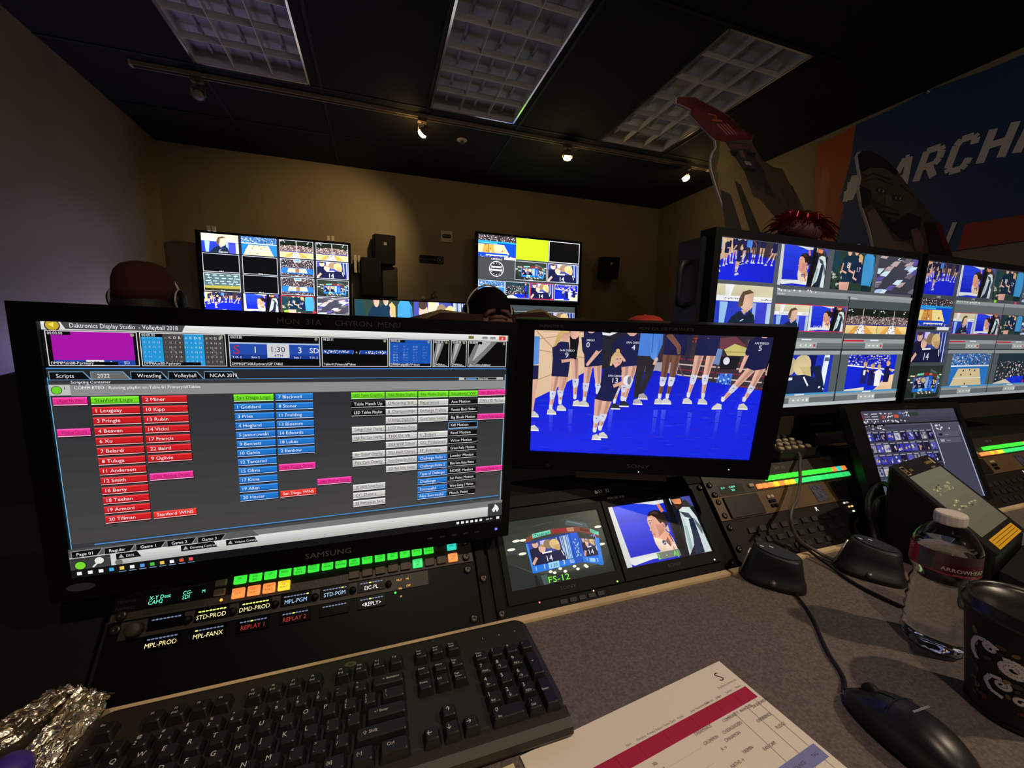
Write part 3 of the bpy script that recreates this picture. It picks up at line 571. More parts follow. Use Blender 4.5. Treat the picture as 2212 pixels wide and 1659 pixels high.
# ---------------------------------------------------------------- displays
def mframe(c, yaw=0, tilt=0, roll=0):
    y, t, r = radians(yaw), radians(tilt), radians(roll)
    X = V((cos(y), sin(y), 0)); n = V((sin(y), -cos(y), 0)); Z = V((0, 0, 1))*cos(t)-n*sin(t)
    return Fr(c, X*cos(r)+Z*sin(r), Z*cos(r)-X*sin(r))
def panel_body(t, fr, w, h, bl, br, bt, bb, depth, m=BLK, lip=.006, back=.5):
    """bezel ring round the glass, body behind it"""
    x0, x1, y0, y1 = -w/2-bl, w/2+br, -h/2-bb, h/2+bt
    b = MB()
    for a in ((x0, -w/2, y0, y1), (w/2, x1, y0, y1), (-w/2, w/2, h/2, y1), (-w/2, w/2, y0, -h/2)): b.box(fr, *a, -.012, lip)
    bz = b.build('bezel', m, t)
    b = MB(); b.box(fr, x0, x1, y0, y1, -depth*.45, -.012); k = .12
    b.rings([[fr(x0*(1-q)+0*q, y0*(1-q), z), fr(x1*(1-q), y0*(1-q), z), fr(x1*(1-q), y1*(1-q), z), fr(x0*(1-q), y1*(1-q), z)] for q, z in ((.02, -depth*.45), (k, -depth*.8), (k+.08, -depth))], True, False)
    b.build('housing', m, t); return bz
def tilegrid(c, rows):
    """rows: list of (y0, y1, [(x0, x1, painter, frame colour, label), ...])"""
    for y0, y1, ts in rows:
        for x0, x1, fn, fc, lb in ts:
            s = c.sub(x0, y0, x1, y1); s.up(); fn(s)
            if fc: s.frame(0, 0, 1, 1, .025, fc)
            if lb: s.rect(.33, .96, .72, 1.06, (15, 15, 18)) if False else s.text(.5, .995, lb, .1, WH, 'CENTER', .9)
def tvscreen(t, fr, w, h, draw, gain=1.0, step=6e-5, z0=.001):
    c = Cv(fr, w, h, step=step, z0=z0, gain=gain); draw(c); return c.mb.build('screen_image', SCREEN, t, vcol=True)
GF = (190, 195, 205)
def draw_tvL(c):
    c.rect(0, 0, 1, 1, (30, 30, 34)); R = []
    g = [[(pic_woman, None), (pic_overhead, None), (pic_net, GF), (pic_net, GF)], [(pic_black, GF), (pic_black, GF), (pic_arena, GF), (pic_huddle, GF)],
         [(pic_bleach, GF), (pic_black, GF), (pic_arena, GF), (pic_cube, GF)], [(pic_players, None), (pic_side, None), (pic_team, (230, 40, 60)), (pic_blur, GF)]]
    lb = [['MV-5', 'MV-6', 'NETCAM 1', 'NETCAM 2'], ['MV-7', 'MV-8', 'FS-12', 'FS-9'], ['MV-9', 'MV-10', 'FS-11', 'FS-12'], ['1 - CHIN', '2 - AJ', '3 - EM', 'CLIPS']]
    for j in range(4): R.append((.005+j*.25, .24+j*.25, [(.003+i*.254, .238+i*.254, g[j][i][0], g[j][i][1], lb[j][i]) for i in range(4)]))
    tilegrid(c, R); c.rect(.53, .955, .56, .98, (150, 240, 40)); c.rect(.73, .955, .755, .98, (235, 40, 70))
WTV = 1.13
t = thing('wall_display', (-.80, 4.1, 1.2), 'large wall display with a four by four grid of camera pictures, on the left', 'display')
f = mframe((-.80, 4.031, 1.646), -1.968, -1.36, -.847); panel_body(t, f, 1.13, .6356, .035, .02, .016, .016, .08)
tvscreen(t, f, 1.13, .6356, draw_tvL, 2.1)
b = MB(); b.box(WF, -1.0, -.6, 4.1, 4.198, 1.45, 1.85); b.build('wall_mount', BLKM, t)
for i, (x, lab) in enumerate(((-1.27, 'leftmost'), (-.37, 'rightmost'))):
    t = thing('cable_clip', (x, 4.03, 1.99), 'small white clip pair standing on top of the left wall display, '+lab, 'clip', 'clips on the left wall display')
    b = MB()
    for k in range(2): b.box(WF, x-.03+k*.035, x-.008+k*.035, 4.0, 4.03, 1.978+(.004 if i == 0 else -.0), 2.022)
    b.build('clip_body', mat('offwhite_plastic', (200, 190, 175), .5), t)
def draw_lowL(c):
    c.rect(0, 0, 1, 1, (120, 110, 230)); s = c.sub(.01, .02, .99, .98); pic_players(s)
t = thing('wall_display', (-.8, 4.1, .6), 'lower left wall display showing blue court, hidden behind the near monitor', 'display')
f = mframe((-.8, 4.06, .98), 0, 0); panel_body(t, f, 1.1, .6, .02, .02, .02, .02, .07); tvscreen(t, f, 1.1, .6, draw_lowL, 3.0)
t = thing('added_glow_monitor', (-1.36, 3.5, .75), 'added violet-white monitor tinting the left wall, hidden behind the large near monitor', 'monitor')  # added out of sight to throw a violet glow on the left wall
f = mframe((-1.36, 3.5, .99), -32, 14); panel_body(t, f, .5, .3, .012, .012, .012, .015, .04)
def draw_vio(c): c.rect(0, 0, 1, 1, (150, 140, 255)); c.rect(0, 0, 1, .12, WH); c.rect(.05, .2, .45, .9, (230, 225, 255)); c.rect(.55, .2, .95, .9, (120, 110, 250))
tvscreen(t, f, .5, .3, draw_vio, 9)
b = MB(); b.box(WF, -1.5, -1.24, 3.45, 3.62, .751, .765, .004); b.tube([(-1.37, 3.56, .766), (-1.37, 3.545, .98)], .02, 10); b.build('stand', BLKM, t)
b = MB(); b.box(WF, -1.64, -1.0, 3.3, 3.68, .72, .75); b.box(WF, -1.6, -1.04, 3.4, 3.66, 0, .72); setp(b.build('side_desk', BLKM), 'small black desk by the left wall carrying the added violet monitor', 'desk')
def pic_clock(c):
    c.rect(0, 0, 1, 1, (62, 64, 68)); A = c.asp(); c.ell(.5, .5, .4/A, .4, WH, 28); c.ell(.5, .5, .365/A, .365, (46, 48, 52), 28)
    for k in range(12): c.ell(.5+.3/A*cos(k*pi/6), .5+.3*sin(k*pi/6), .024/A, .024, WH, 8, up=(k == 0))
    c.rect(.36, .36, .64, .44, WH); c.rect(.33, .52, .66, .6, WH)
def draw_tvR(c):
    c.rect(0, 0, 1, 1, (56, 58, 62)); RD = (230, 40, 90)
    tilegrid(c, [(.005, .35, [(.002, .35, pic_court, None, ''), (.355, .675, pic_green, None, ''), (.68, .998, pic_black, WH, '')]),
                 (.375, .685, [(.002, .34, pic_clock, None, ''), (.345, .66, pic_cube, GF, 'CLIP-B'), (.67, .995, pic_huddle, GF, 'PGM-B')]),
                 (.72, .985, [(.002, .25, pic_overhead, GF, ''), (.255, .49, pic_floor, GF, ''), (.5, .735, pic_huddle, RD, ''), (.745, .99, pic_rally, GF, '')])])
    c.rect(.24, .34, .35, .375, WH); c.rect(.705, .965, .735, .99, RD); c.text(.17, .39, 'CAMERA-2', .04, WH, 'CENTER')
t = thing('wall_display', (1.55, 4.1, 1.4), 'large wall display with a bright green tile among camera pictures, on the right', 'display')
f = mframe((1.5585, 4.05, 1.857), 0, 0, -.3); panel_body(t, f, 1.145, .63, .025, .025, .02, .03, .08); tvscreen(t, f, 1.145, .63, draw_tvR, 1.9)
b = MB(); b.box(WF, 1.35, 1.75, 4.12, 4.198, 1.65, 2.0); b.build('wall_mount', BLKM, t)
def draw_lowR(c):
    c.rect(0, 0, 1, 1, (70, 78, 80)); tilegrid(c, [(.1, .42, [(.01, .32, pic_net, GF, ''), (.345, .66, pic_cube, GF, ''), (.67, .995, pic_huddle, GF, '')]), (.5, .95, [(.02, .48, pic_team, GF, ''), (.52, .98, pic_side, GF, '')])])
t = thing('wall_display', (1.55, 4.1, .8), 'lower wall display mostly hidden below the green tile display', 'display')
f = mframe((1.53, 4.04, 1.17), 0, 0); panel_body(t, f, 1.12, .62, .02, .02, .02, .02, .07); tvscreen(t, f, 1.12, .62, draw_lowR, 1.2)
def draw_mid(c):
    c.rect(0, 0, 1, 1, (30, 40, 60)); s = c.sub(0, 0, .5, 1.1); pic_team(s); s = c.sub(.5, 0, 1, 1); pic_huddle(s)
    for i in range(7): c.poly([(.86+i*.02, 0), (.869+i*.02, 0), (.872+i*.02, .3), (.863+i*.02, .3)], (190, 215, 240), up=(i == 0))
    c.ell(.66, .12, .035, .09, (232, 196, 170)); c.poly([(.63, 0), (.7, 0), (.71, .1), (.68, .05), (.64, .06), (.625, .12)], (226, 210, 160))
t = thing('wall_display', (.33, 3.95, .8), 'wide low display showing players, between the two tile displays', 'display')
f = mframe((.33, 3.9, 1.165), 0, 0, -.3); panel_body(t, f, 1.04, .6, .012, .012, .012, .015, .06); tvscreen(t, f, 1.04, .6, draw_mid, 1.7)
b = MB(); b.box(WF, .2, .46, 3.88, 4.05, .55, .85); b.build('stand', BLKM, t)
# counter that carries the low displays
b = MB(); b.box(WF, -1.5, 2.6, 3.7, 4.18, .52, .55); b.box(WF, -1.48, 2.58, 3.75, 4.17, .0, .52); setp(b.build('display_counter', BLKM), 'long black counter along the back wall below the displays', 'counter')

# ---------------------------------------------------------------- things on the back wall
def speaker(x, z, yaw, label, w=.19, h=.27):
    t = thing('wall_speaker', (x, 4.05, z), label, 'speaker', 'wall speakers'); f = mframe((x, 4.02, z), yaw, -8)
    b = MB(); b.box(f, -w/2, w/2, -h/2, h/2, -.15, 0, .012); cb_ = b.build('cabinet', BLKM, t)
    b = MB(); b.box(f, -w*.44, w*.44, -h*.46, h*.46, .0, .005); b.build('grille', mat('speaker_cloth', (14, 14, 15), .9, bump=.8, bscale=900), cb_)
    b = MB(); b.box(f, -.012, .012, -.012+h*.2, .012+h*.2, .005, .0062); b.build('badge', mat('silver_badge', (170, 165, 155), .4, metal=.5), cb_)
    b = MB(); b.tube([f(0, 0, -.15), f(0, -.02, -.165), (x-.06*(1 if yaw > 0 else -1), 4.19, z-.03)], .012, 8); b.build('bracket', BLKM, t)
speaker(.09, 1.94, 8, 'black speaker on the back wall right of the left display')
speaker(2.52, 1.93, -10, 'black speaker on the back wall right of the green tile display', .2, .24)
t = thing('equipment_box', (-.02, 4.15, 1.45), 'dark box hanging on the wall below the left black speaker', 'box')
b = MB(); b.box(WF, -.13, .05, 4.02, 4.198, 1.52, 1.86, .008); b.build('case', BLKM, t); b = MB(); b.box(WF, .06, .2, 4.1, 4.198, 1.52, 1.80, .006); b.build('side_case', mat('dark_brown_plastic', (44, 38, 30), .6), t)
t = thing('antenna', (-.17, 4.15, 1.7), 'white twin stick antenna on the wall right of the left display', 'antenna')
b = MB(); b.box(WF, -.19, -.165, 4.08, 4.1, 1.725, 1.885, .004); b.box(WF, -.155, -.135, 4.08, 4.1, 1.725, 1.885, .004); b.build('stick', mat('offwhite_plastic', (200, 190, 175), .5), t)
b = MB(); b.box(WF, -.2, -.13, 4.1, 4.198, 1.76, 1.84); b.build('base', BLKM, t)
t = thing('wall_plate', (.694, 4.19, 2.095), 'small cream wall plate with dark sockets above the no sign', 'wall plate')
f = Fr((.694, 4.197, 2.152), (1, 0, 0), (0, 0, 1)); b = MB(); b.box(f, -.06, .06, -.056, .056, 0, .008, .004); pl_ = b.build('plate', mat('cream_plate', (205, 196, 170), .5), t)
b = MB(); b.prism(f, rrect(-.045, -.018, .045, .02, .017), .008, .0095); b.build('socket_row', BLKM, pl_)
b = MB()
for k in range(5): b.lathe(f.at(-.03+k*.015, .002, .0095), [(.005, 0), (.0055, .004), (.003, .005)], 10)
b.build('socket', mat('bright_metal', (210, 205, 190), .25, metal=.8), t)
t = thing('no_food_sign', (.54, 4.19, 1.88), 'black rounded sign with a crossed out circle symbol on the back wall', 'sign')
f = Fr((.541, 4.197, 1.913), (1, 0, 0), (0, 0, 1)); b = MB(); b.prism(f, rrect(-.122, -.038, .122, .038, .014), 0, .006); b.build('plate', BLKM, t)
b = MB(); b.text(f, 'No Food or Drink', .022, 'CENTER', 1, .0065) if False else b.text(f.at(-.04, -.006), 'No Food or Drink', .021, 'CENTER', 1, .0065)
f2 = f.at(.085, 0, .0065); b.rings([[f2(r*cos(2*pi*k/24), r*sin(2*pi*k/24), 0) for k in range(24)] for r in (.03, .025)], False, False); b.add([f2(-.02, .018), f2(-.016, .022), f2(.02, -.018), f2(.016, -.022)], [(0, 1, 2, 3)]); b.add([f2(-.012, -.014), f2(.006, -.014), f2(.01, .01), f2(-.014, .01)], [(0, 1, 2, 3)])
b.build('lettering', GREYT, t)
t = thing('toy_figurine', (.52, 3.9, 1.477), 'small dark figurine on a wooden base standing on the wide low display', 'figurine')
f = WF.at(.5, 3.885, 1.4785); b = MB(); b.box(f, -.09, .06, -.02, .02, 0, .012, .003); b.build('base', mat('reddish_wood', (120, 66, 40), .5), t)
b = MB(); b.box(f, -.1, -.065, -.012, .012, .012, .04, .003); b.build('block', mat('pale_brass', (205, 160, 120), .4), t)
b = MB(); b.ell(f(.01, 0, .04), .022, .015, .028); b.ell(f(.028, 0, .085), .012, .01, .014); b.tube([f(.012, 0, .04), f(.02, 0, .07), f(.028, 0, .085)], .009, 8); b.tube([f(-.02, 0, .014), f(0, 0, .03), f(.02, 0, .035)], .008, 8); b.tube([f(.02, 0, .06), f(.04, 0, .05), f(.045, 0, .03)], .006, 8)
b.ell(f(.046, 0, .03), .01, .01, .01, 8, 6); b.build('figure', mat('bronze_figure', (110, 84, 60), .4, metal=.4), t)

# ---------------------------------------------------------------- banner on the right wall
t = thing('wall_banner', (3.24, 1.6, 1.7), 'blue banner with orange edge and big MARCH lettering on the right wall', 'banner')
BY0, BY1, BZ0, BZ1 = 2.36, .15, 1.69, 2.695
fb = Fr((3.258, (BY0+BY1)/2, (BZ0+BZ1)/2), (0, -1, 0), (0, 0, 1)); BW, BH = BY0-BY1, BZ1-BZ0
uv = lambda y, z: ((BY0-y)/BW, (BZ1-z)/BH)
out = [(BY0-.003, 2.645), (2.09, 2.672), (1.9, 2.672), (1.7, 2.69), (1.45, 2.66), (1.2, 2.655), (1.0, 2.688), (.65, 2.66), (.3, 2.685), (BY1, 2.68), (BY1, BZ0), (1.46, BZ0), (2.3, BZ0+.02), (2.312, 1.93)]
b = MB(); b.prism(fb, [((uv(*p)[0]-.5)*BW, (.5-uv(*p)[1])*BH) for p in out][::-1], -.004, 0); b.build('cloth', mat('banner_vinyl', (40, 60, 110), .45), t)
c = Cv(fb, BW, BH, step=1e-4, z0=.001); pp = lambda L, k: c.poly([uv(*p) for p in L], k)
BL, OR = (38, 66, 112), (176, 84, 42)
pp(out, BL); pp([(BY0-.003, 2.643), (2.093, 2.672), (2.10, 2.45), (2.145, 2.19), (2.115, 2.13), (2.15, 1.86), (2.2, 1.70), (2.3, 1.71), (2.312, 1.93)], OR); pp([(2.30, 2.45), (2.24, 2.45), (2.25, 1.72), (2.29, 1.72)], (190, 106, 54))
pp([(1.446, 1.832), (BY1, 1.80), (BY1, BZ0), (1.46, BZ0)], (150, 62, 44)); pp([(1.446, 1.832), (1.40, 1.838), (1.43, BZ0), (1.46, BZ0)], (170, 50, 40))
LT = {'A': [[(0, 0), (.42, 1), (.62, 1), (.9, 0)], [(.18, .3), (.78, .3)]], 'M': [[(0, 0), (.12, 1), (.45, .3), (.8, 1), (.92, 0)]], 'R': [[(.05, 0), (.05, 1), (.7, 1), (.85, .85), (.85, .6), (.7, .45), (.1, .45)], [(.45, .45), (.9, 0)]],
      'C': [[(.88, .72), (.85, .9), (.7, 1), (.2, 1), (.05, .85), (.05, .15), (.2, 0), (.7, 0), (.85, .12), (.88, .3)]], 'H': [[(.05, 0), (.05, 1)], [(.88, 0), (.88, 1)], [(.05, .5), (.88, .5)]],
      'D': [[(.05, 0), (.05, 1), (.65, 1), (.85, .8), (.85, .2), (.65, 0), (.05, 0)]], 'N': [[(.05, 0), (.05, 1), (.85, 0), (.85, 1)]], '#': [[(.25, 0), (.35, 1)], [(.6, 0), (.7, 1)], [(0, .33), (.9, .33)], [(.05, .68), (.95, .68)]], 'I': [[(.3, 0), (.3, 1)]], 'E': [[(.8, 1), (.05, 1), (.05, 0), (.8, 0)], [(.05, .5), (.7, .5)]], 'S': [[(.85, .85), (.7, 1), (.15, 1), (.05, .85), (.05, .6), (.2, .52), (.7, .48), (.85, .38), (.85, .15), (.7, 0), (.15, 0), (.03, .15)]]}
def bigtext(s, y, z, h, w, pitch, wd, col):
    c.up()
    for ch in s:
        for st in LT.get(ch, []):
            c.up(); c.line([uv(y-(px*w+py*h*.22), z+py*h) for px, py in st], wd, col, up=False)
        y -= pitch
bigtext('#MARCHMADNESS', 2.135, 2.158, .165, .098, .142, .036, (216, 212, 206)); bigtext('I', 1.54, 1.735, .12, .08, .1, .02, (216, 212, 206)); bigtext('II', 2.03, 1.735, .1, .08, .1, .02, (216, 212, 206))
c.mb.build('print', vmat('banner_print', 0, .45), t, vcol=True)
b = MB()
for y, z in ((1.70, 2.68), (1.0, 2.677), (2.335, 2.02)): b.lathe(Fr((3.257, y, z), (0, -1, 0), (0, 0, 1)), [(.009, .001), (.011, .003), (.007, .004), (.005, .002)], 14)
b.build('grommet', mat('bright_metal', (210, 205, 190), .25, metal=.8), t)

# ---------------------------------------------------------------- two big-head cardboard cutouts
def cutout(name, label, Y, outline, draw, stick, edge=mat('white_board_edge', (215, 208, 200), .7)):
    P = [ony(*p, Y) for p in outline]; x0, x1 = min(p.x for p in P), max(p.x for p in P); z0, z1 = min(p.z for p in P), max(p.z for p in P)
    t = thing(name, ((x0+x1)/2, Y, z0), label, 'cutout', 'cardboard cutouts behind the monitors')
    w, h = x1-x0, z1-z0; f = Fr(((x0+x1)/2, Y, (z0+z1)/2), (1, 0, 0), (0, 0, 1))
    b = MB(); b.prism(f, [(p.x-(x0+x1)/2, p.z-(z0+z1)/2) for p in P], -.01, 0); b.build('board', edge, t)
    c = Cv(f, w, h, step=8e-5, z0=.0008); u = lambda q: (lambda r: ((r.x-x0)/w, (z1-r.z)/h))(ony(*q, Y))
    cx = sum(p[0] for p in outline)/len(outline); cy = sum(p[1] for p in outline)/len(outline)
    ins = [(px+(2.2 if px < cx else 0), py) for px, py in outline]
    c.st['jit'] = .22; draw(c, lambda L, k: c.poly([u(q) for q in L], k), u, ins); c.mb.build('print', vmat('cutout_print', 0, .5), t, vcol=True)
    sx = stick; b = MB(); b.box(WF, sx-.03, sx+.03, Y+.001, Y+.025, .0, z0+.25); b.build('support_stick', mat('pale_wood_stick', (140, 118, 88), .7), t)
def dr1(c, P, u, ins):
    P(ins, (92, 80, 58))
    P([(1555, 300), (1600, 330), (1640, 420), (1660, 510), (1600, 510), (1575, 480), (1550, 400)], (128, 110, 72)); P([(1590, 320), (1620, 330), (1690, 440), (1740, 520), (1660, 520), (1625, 420)], (70, 60, 50))
    P([(1610, 420), (1640, 430), (1700, 500), (1690, 520), (1610, 520)], (140, 118, 80)); P([(1556, 410), (1578, 420), (1610, 520), (1570, 520)], (52, 46, 42)); P([(1586, 390), (1600, 400), (1650, 520), (1626, 520)], (48, 42, 38))
    P([(1555, 330), (1575, 325), (1585, 350), (1560, 375), (1545, 372)], (150, 130, 80)); P([(1700, 400), (1712, 402), (1735, 470), (1722, 465)], (44, 40, 34)); P([(1665, 360), (1690, 365), (1740, 470), (1750, 520), (1730, 520), (1690, 420)], (84, 64, 46))
    P([(1565, 305), (1612, 310), (1650, 370), (1655, 400), (1635, 410), (1600, 360)], (54, 48, 50)); P([(1575, 312), (1620, 312), (1628, 322), (1580, 322)], (90, 60, 64)); P([(1596, 325), (1604, 326), (1610, 342), (1600, 340)], (120, 84, 84)); P([(1607, 348), (1620, 350), (1624, 358), (1610, 356)], (150, 136, 130))
    P([(1575, 326), (1594, 328), (1590, 340), (1580, 336)], (22, 18, 20)); P([(1612, 328), (1632, 330), (1630, 340), (1614, 338)], (22, 18, 20)); P([(1608, 362), (1632, 366), (1630, 372), (1612, 370)], (24, 20, 20))
    P([(1652, 390), (1664, 405), (1670, 425), (1650, 415)], (48, 42, 46))
    # red cap
    P([(1463, 210), (1500, 211), (1570, 250), (1604, 282), (1626, 292), (1622, 302), (1560, 306), (1542, 300), (1510, 268), (1491, 248), (1493, 236), (1461, 222)], (96, 28, 32))
    P([(1540, 266), (1600, 284), (1618, 292), (1560, 296), (1536, 280)], (110, 46, 50)); P([(1500, 212), (1570, 250), (1604, 280), (1590, 278), (1545, 252), (1496, 226)], (76, 20, 24))
    for k in range(4): c.line([u((1548+k*7, 268)), u((1570+k*7, 291))], .006, (190, 120, 110), up=(k == 0))
    c.line([u((1528, 246)), u((1545, 250)), u((1548, 258)), u((1536, 260)), u((1560, 262))], .008, (170, 84, 60))
cutout('face_cutout', 'bearded face cutout wearing a red cap, behind the large tile monitor', 1.5,
       [(1459, 212), (1466, 209), (1500, 211), (1545, 234), (1572, 250), (1605, 281), (1627, 292), (1624, 308), (1645, 345), (1665, 357), (1698, 385), (1722, 420), (1745, 470), (1765, 530), (1760, 620), (1600, 620), (1574, 498), (1562, 450), (1545, 400), (1535, 365), (1534, 345), (1538, 330), (1546, 318), (1544, 304), (1528, 285), (1508, 267), (1491, 249), (1493, 237), (1460, 223)], dr1, 1.75)
def dr2(c, P, u, ins):
    P(ins, (84, 74, 64)); P([(1852, 335), (1862, 325), (1884, 327), (1915, 345), (1940, 372), (1932, 380), (1905, 362), (1880, 362), (1862, 372), (1856, 365)], (24, 24, 30))
    P([(1862, 372), (1880, 362), (1910, 364), (1940, 385), (1980, 425), (1975, 450), (1940, 475), (1900, 440), (1875, 400)], (84, 80, 64)); P([(1856, 400), (1880, 410), (1885, 440), (1862, 450)], (30, 28, 30))
    for a in (((1865, 385), (1885, 375), (1925, 388)), ((1868, 392), (1890, 384), (1930, 400)), ((1876, 430), (1905, 445), (1940, 455)), ((1884, 442), (1910, 458), (1945, 466)), ((1890, 455), (1920, 472), (1942, 474)), ((1945, 400), (1975, 425)), ((1860, 375), (1872, 380))): c.line([u(q) for q in a], .012, (52, 48, 42))
    for x, y in ((1902, 412), (1938, 428)): c.ell(*u((x, y)), .045, .02, (46, 42, 38)); c.ell(*u((x+1, y)), .028, .013, (140, 132, 110)); c.ell(*u((x+1, y)), .012, .012, (20, 18, 18))
    P([(1912, 420), (1924, 424), (1930, 444), (1912, 446)], (104, 98, 78)); c.line([u((1900, 456)), u((1918, 462)), u((1940, 462))], .012, (34, 28, 28))
    P([(1872, 460), (1888, 450), (1930, 520), (1960, 525), (1990, 560), (1990, 600), (1900, 600), (1885, 520)], (112, 100, 90)); P([(1888, 448), (1925, 500), (1950, 520), (1980, 515), (1990, 470), (1960, 460), (1930, 480), (1905, 460)], (30, 28, 36))
    P([(1966, 498), (1980, 492), (1995, 520), (1990, 545), (1975, 540)], (124, 104, 92)); P([(1995, 480), (2025, 480), (2060, 560), (2060, 620), (2000, 620), (2005, 540)], (40, 24, 30)); P([(2018, 480), (2030, 482), (2052, 540), (2040, 540)], (110, 26, 36))
cutout('face_cutout', 'wrinkled grey-green face cutout in a dark hat, in front of the blue banner', 1.35,
       [(1851, 338), (1856, 328), (1868, 324), (1886, 327), (1912, 340), (1932, 358), (1945, 380), (1965, 405), (1985, 430), (2004, 455), (2020, 478), (2040, 520), (2056, 560), (2060, 640), (1910, 640), (1890, 545), (1876, 490), (1862, 450), (1854, 410), (1858, 385), (1855, 365)], dr2, 2.35)
# ================================================================ PEOPLE (seen from behind, seated at the front row)
def body(t, x, y, ztop, m, tilt=0, shirt=None, arms=None):
    """one continuous loft from the seat to the crown; clothes are a second shell"""
    hz = ztop-.12; prof = [(.17, .13, .47, .02), (.19, .14, .6, .0), (.17, .12, .78, .0), (.19, .12, hz-.34, .02), (.2, .105, hz-.22, .02), (.15, .085, hz-.17, .01), (.062, .06, hz-.135, .0), (.056, .06, hz-.09, -.005), (.068, .085, hz-.06, -.01), (.077, .097, hz, -.01), (.074, .093, hz+.05, -.01), (.055, .07, hz+.095, -.01), (.02, .03, hz+.118, -.01)]
    n = 20
    def ring(a, bb, z, dy, k=0): return [V((x+(a+k)*cos(2*pi*i/n), y+dy+tilt*(z-.9)+(bb+k)*sin(2*pi*i/n), z)) for i in range(n)]
    b = MB(); b.rings([ring(*p) for p in prof])
    for sx in (-1, 1): b.ell((x+sx*.078, y-.005+tilt*(hz-.9), hz-.005), .012, .022, .032, 10, 8)
    if arms:
        for a in arms: b.tube(a, [.045, .04, .034, .026], 12)
    b.ell((x, y+.1+tilt*(hz-.9), hz-.01), .012, .018, .02, 8, 6)
    b.build('body', m, t)
    if shirt:
        b = MB(); b.rings([ring(*p, .012) for p in prof[:6]], True)
        return b
SK = mat('skin', (150, 104, 84), .55, var=.06, vscale=30); SKD = mat('tan_skin', (92, 60, 48), .6)
def legs(t, x, y, m):
    for s in (-1, 1):
        b = MB(); b.tube([(x+s*.09, y, .56), (x+s*.12, y+.42, .56), (x+s*.12, y+.46, .5), (x+s*.12, y+.44, .1)], [.085, .07, .062, .045], 12); b.build('trouser_leg', m, t)
        b = MB(); b.tube([(x+s*.12, y+.4, .045), (x+s*.12, y+.5, .045), (x+s*.12, y+.63, .035)], [.04, .045, .03], 10); b.build('shoe', BLKM, t)
def capcrown(b, x, y, z, rx, ry, h, n=20):
    b.rings([[V((x+rx*q*cos(2*pi*i/n), y+ry*q*sin(2*pi*i/n), z+h*k)) for i in range(n)] for q, k in ((1.0, -.35), (1.03, 0), (1.0, .35), (.9, .65), (.7, .87), (.4, .98), (.05, 1.0))])
REDC = mat('dark_red_cap_cloth', (62, 16, 18), .9, bump=.3, bscale=300)
JM = mat('maroon_cloth', (44, 14, 16), .9, bump=.3, bscale=200); CREAM = mat('cream_sleeve_cloth', (118, 102, 74), .85, bump=.3, bscale=150)
def headset(t, x, y, z, r, side):
    b = MB(); b.tube([(x-r*cos(a), y, z+r*1.22*sin(a)) for a in [pi*k/14 for k in range(15)]], .0035, 8); hb_ = b.build('headband', mat('pale_headset_wire', (175, 170, 165), .35), t)
    for s in (-1, 1):
        b = MB(); f = Fr((x+s*(r-.006), y, z), (0, 1, 0), (0, 0, 1), (s, 0, 0)); b.lathe(f, [(.008, -.01), (.034, -.008), (.036, .008), (.026, .016), (.01, .017)], 18); b.build('ear_cup', BLK, hb_)
        b = MB(); b.lathe(f, [(.037, .0), (.039, .003), (.037, .006)], 18, False); b.build('ear_ring', mat('pale_headset_wire', (175, 170, 165), .35), hb_)
    b = MB(); b.tube([(x+side*r, y, z-.01), (x+side*(r+.02), y+.05, z-.04), (x+side*(r-.02), y+.11, z-.06)], .0025, 6); b.ell((x+side*(r-.02), y+.11, z-.06), .008, .01, .006, 8, 6); b.build('microphone_boom', BLK, hb_)
# left: person in a dark red cap with a headset
x, y = -.735, 1.7; t = thing('person', (x, y, .0), 'seated person in a dark red cap and headset, seen from behind at the left', 'person')
b = body(t, x, y, 1.375, SK, 0, True, [[(x+s*.2, y+.0, 1.0), (x+s*.27, y+.1, .85), (x+s*.22, y+.3, .8), (x+s*.12, y+.46, .8)] for s in (-1, 1)]); b.build('shirt', mat('dark_shirt_cloth', (30, 28, 34), .85), t); legs(t, x, y, mat('dark_trousers', (28, 28, 34), .85))
b = MB(); capcrown(b, x, y-.01, 1.29, .08, .1, .095); cp_ = b.build('cap', REDC, t)
b = MB(); b.rings([[V((x+.088*q*sin(a), y+.07+.1*q*cos(a)+.04*(q-.8), 1.262+k-.02*abs(sin(a)))) for a in [pi*(j/12-.5)*1.0 for j in range(13)]] for q, k in ((.85, 0), (1.35, -.012), (1.35, -.008), (.85, .004))], False); b.build('cap_brim', REDC, cp_)
b = MB(); b.ell((x, y-.035, 1.235), .082, .08, .065); b.build('hair', mat('dark_hair', (26, 18, 15), .6, bump=.8, bscale=120), t)
headset(t, x, y, 1.262, .092, 1)
# centre: person with dark hair, hands clasped behind the head
x, y = .433, 1.6; t = thing('person', (x, y, .0), 'dark-haired person with headphones and both hands clasped behind the head', 'person')
LA = [[(x-.2, y-.0, 1.06), (x-.3, y+.02, 1.17), (x-.2, y-.08, 1.2), (x-.05, y-.125, 1.205)], [(x+.2, y-.0, 1.06), (x+.3, y+.02, 1.2), (x+.2, y-.08, 1.215), (x+.05, y-.125, 1.205)]]
b = body(t, x, y, 1.345, SKD, 0, True, LA); b.build('shirt', JM, t); legs(t, x, y, mat('dark_trousers', (28, 28, 34), .85))
for A, nm in ((LA[0], 'sleeve'), (LA[1], 'sleeve')):
    b = MB(); b.tube(A, [.062, .05, .042, .03], 14); b.build(nm, JM, t)
    up = V((0, .012, .018)); b = MB(); b.tube([V(A[0])+up, V(A[1])+up+V((0, 0, .012)), V(A[2])+up, V(A[3])*.6+V(A[2])*.4+up], [.052, .046, .034, .02], 14); b.build('sleeve_stripe', CREAM, t)
b = MB()
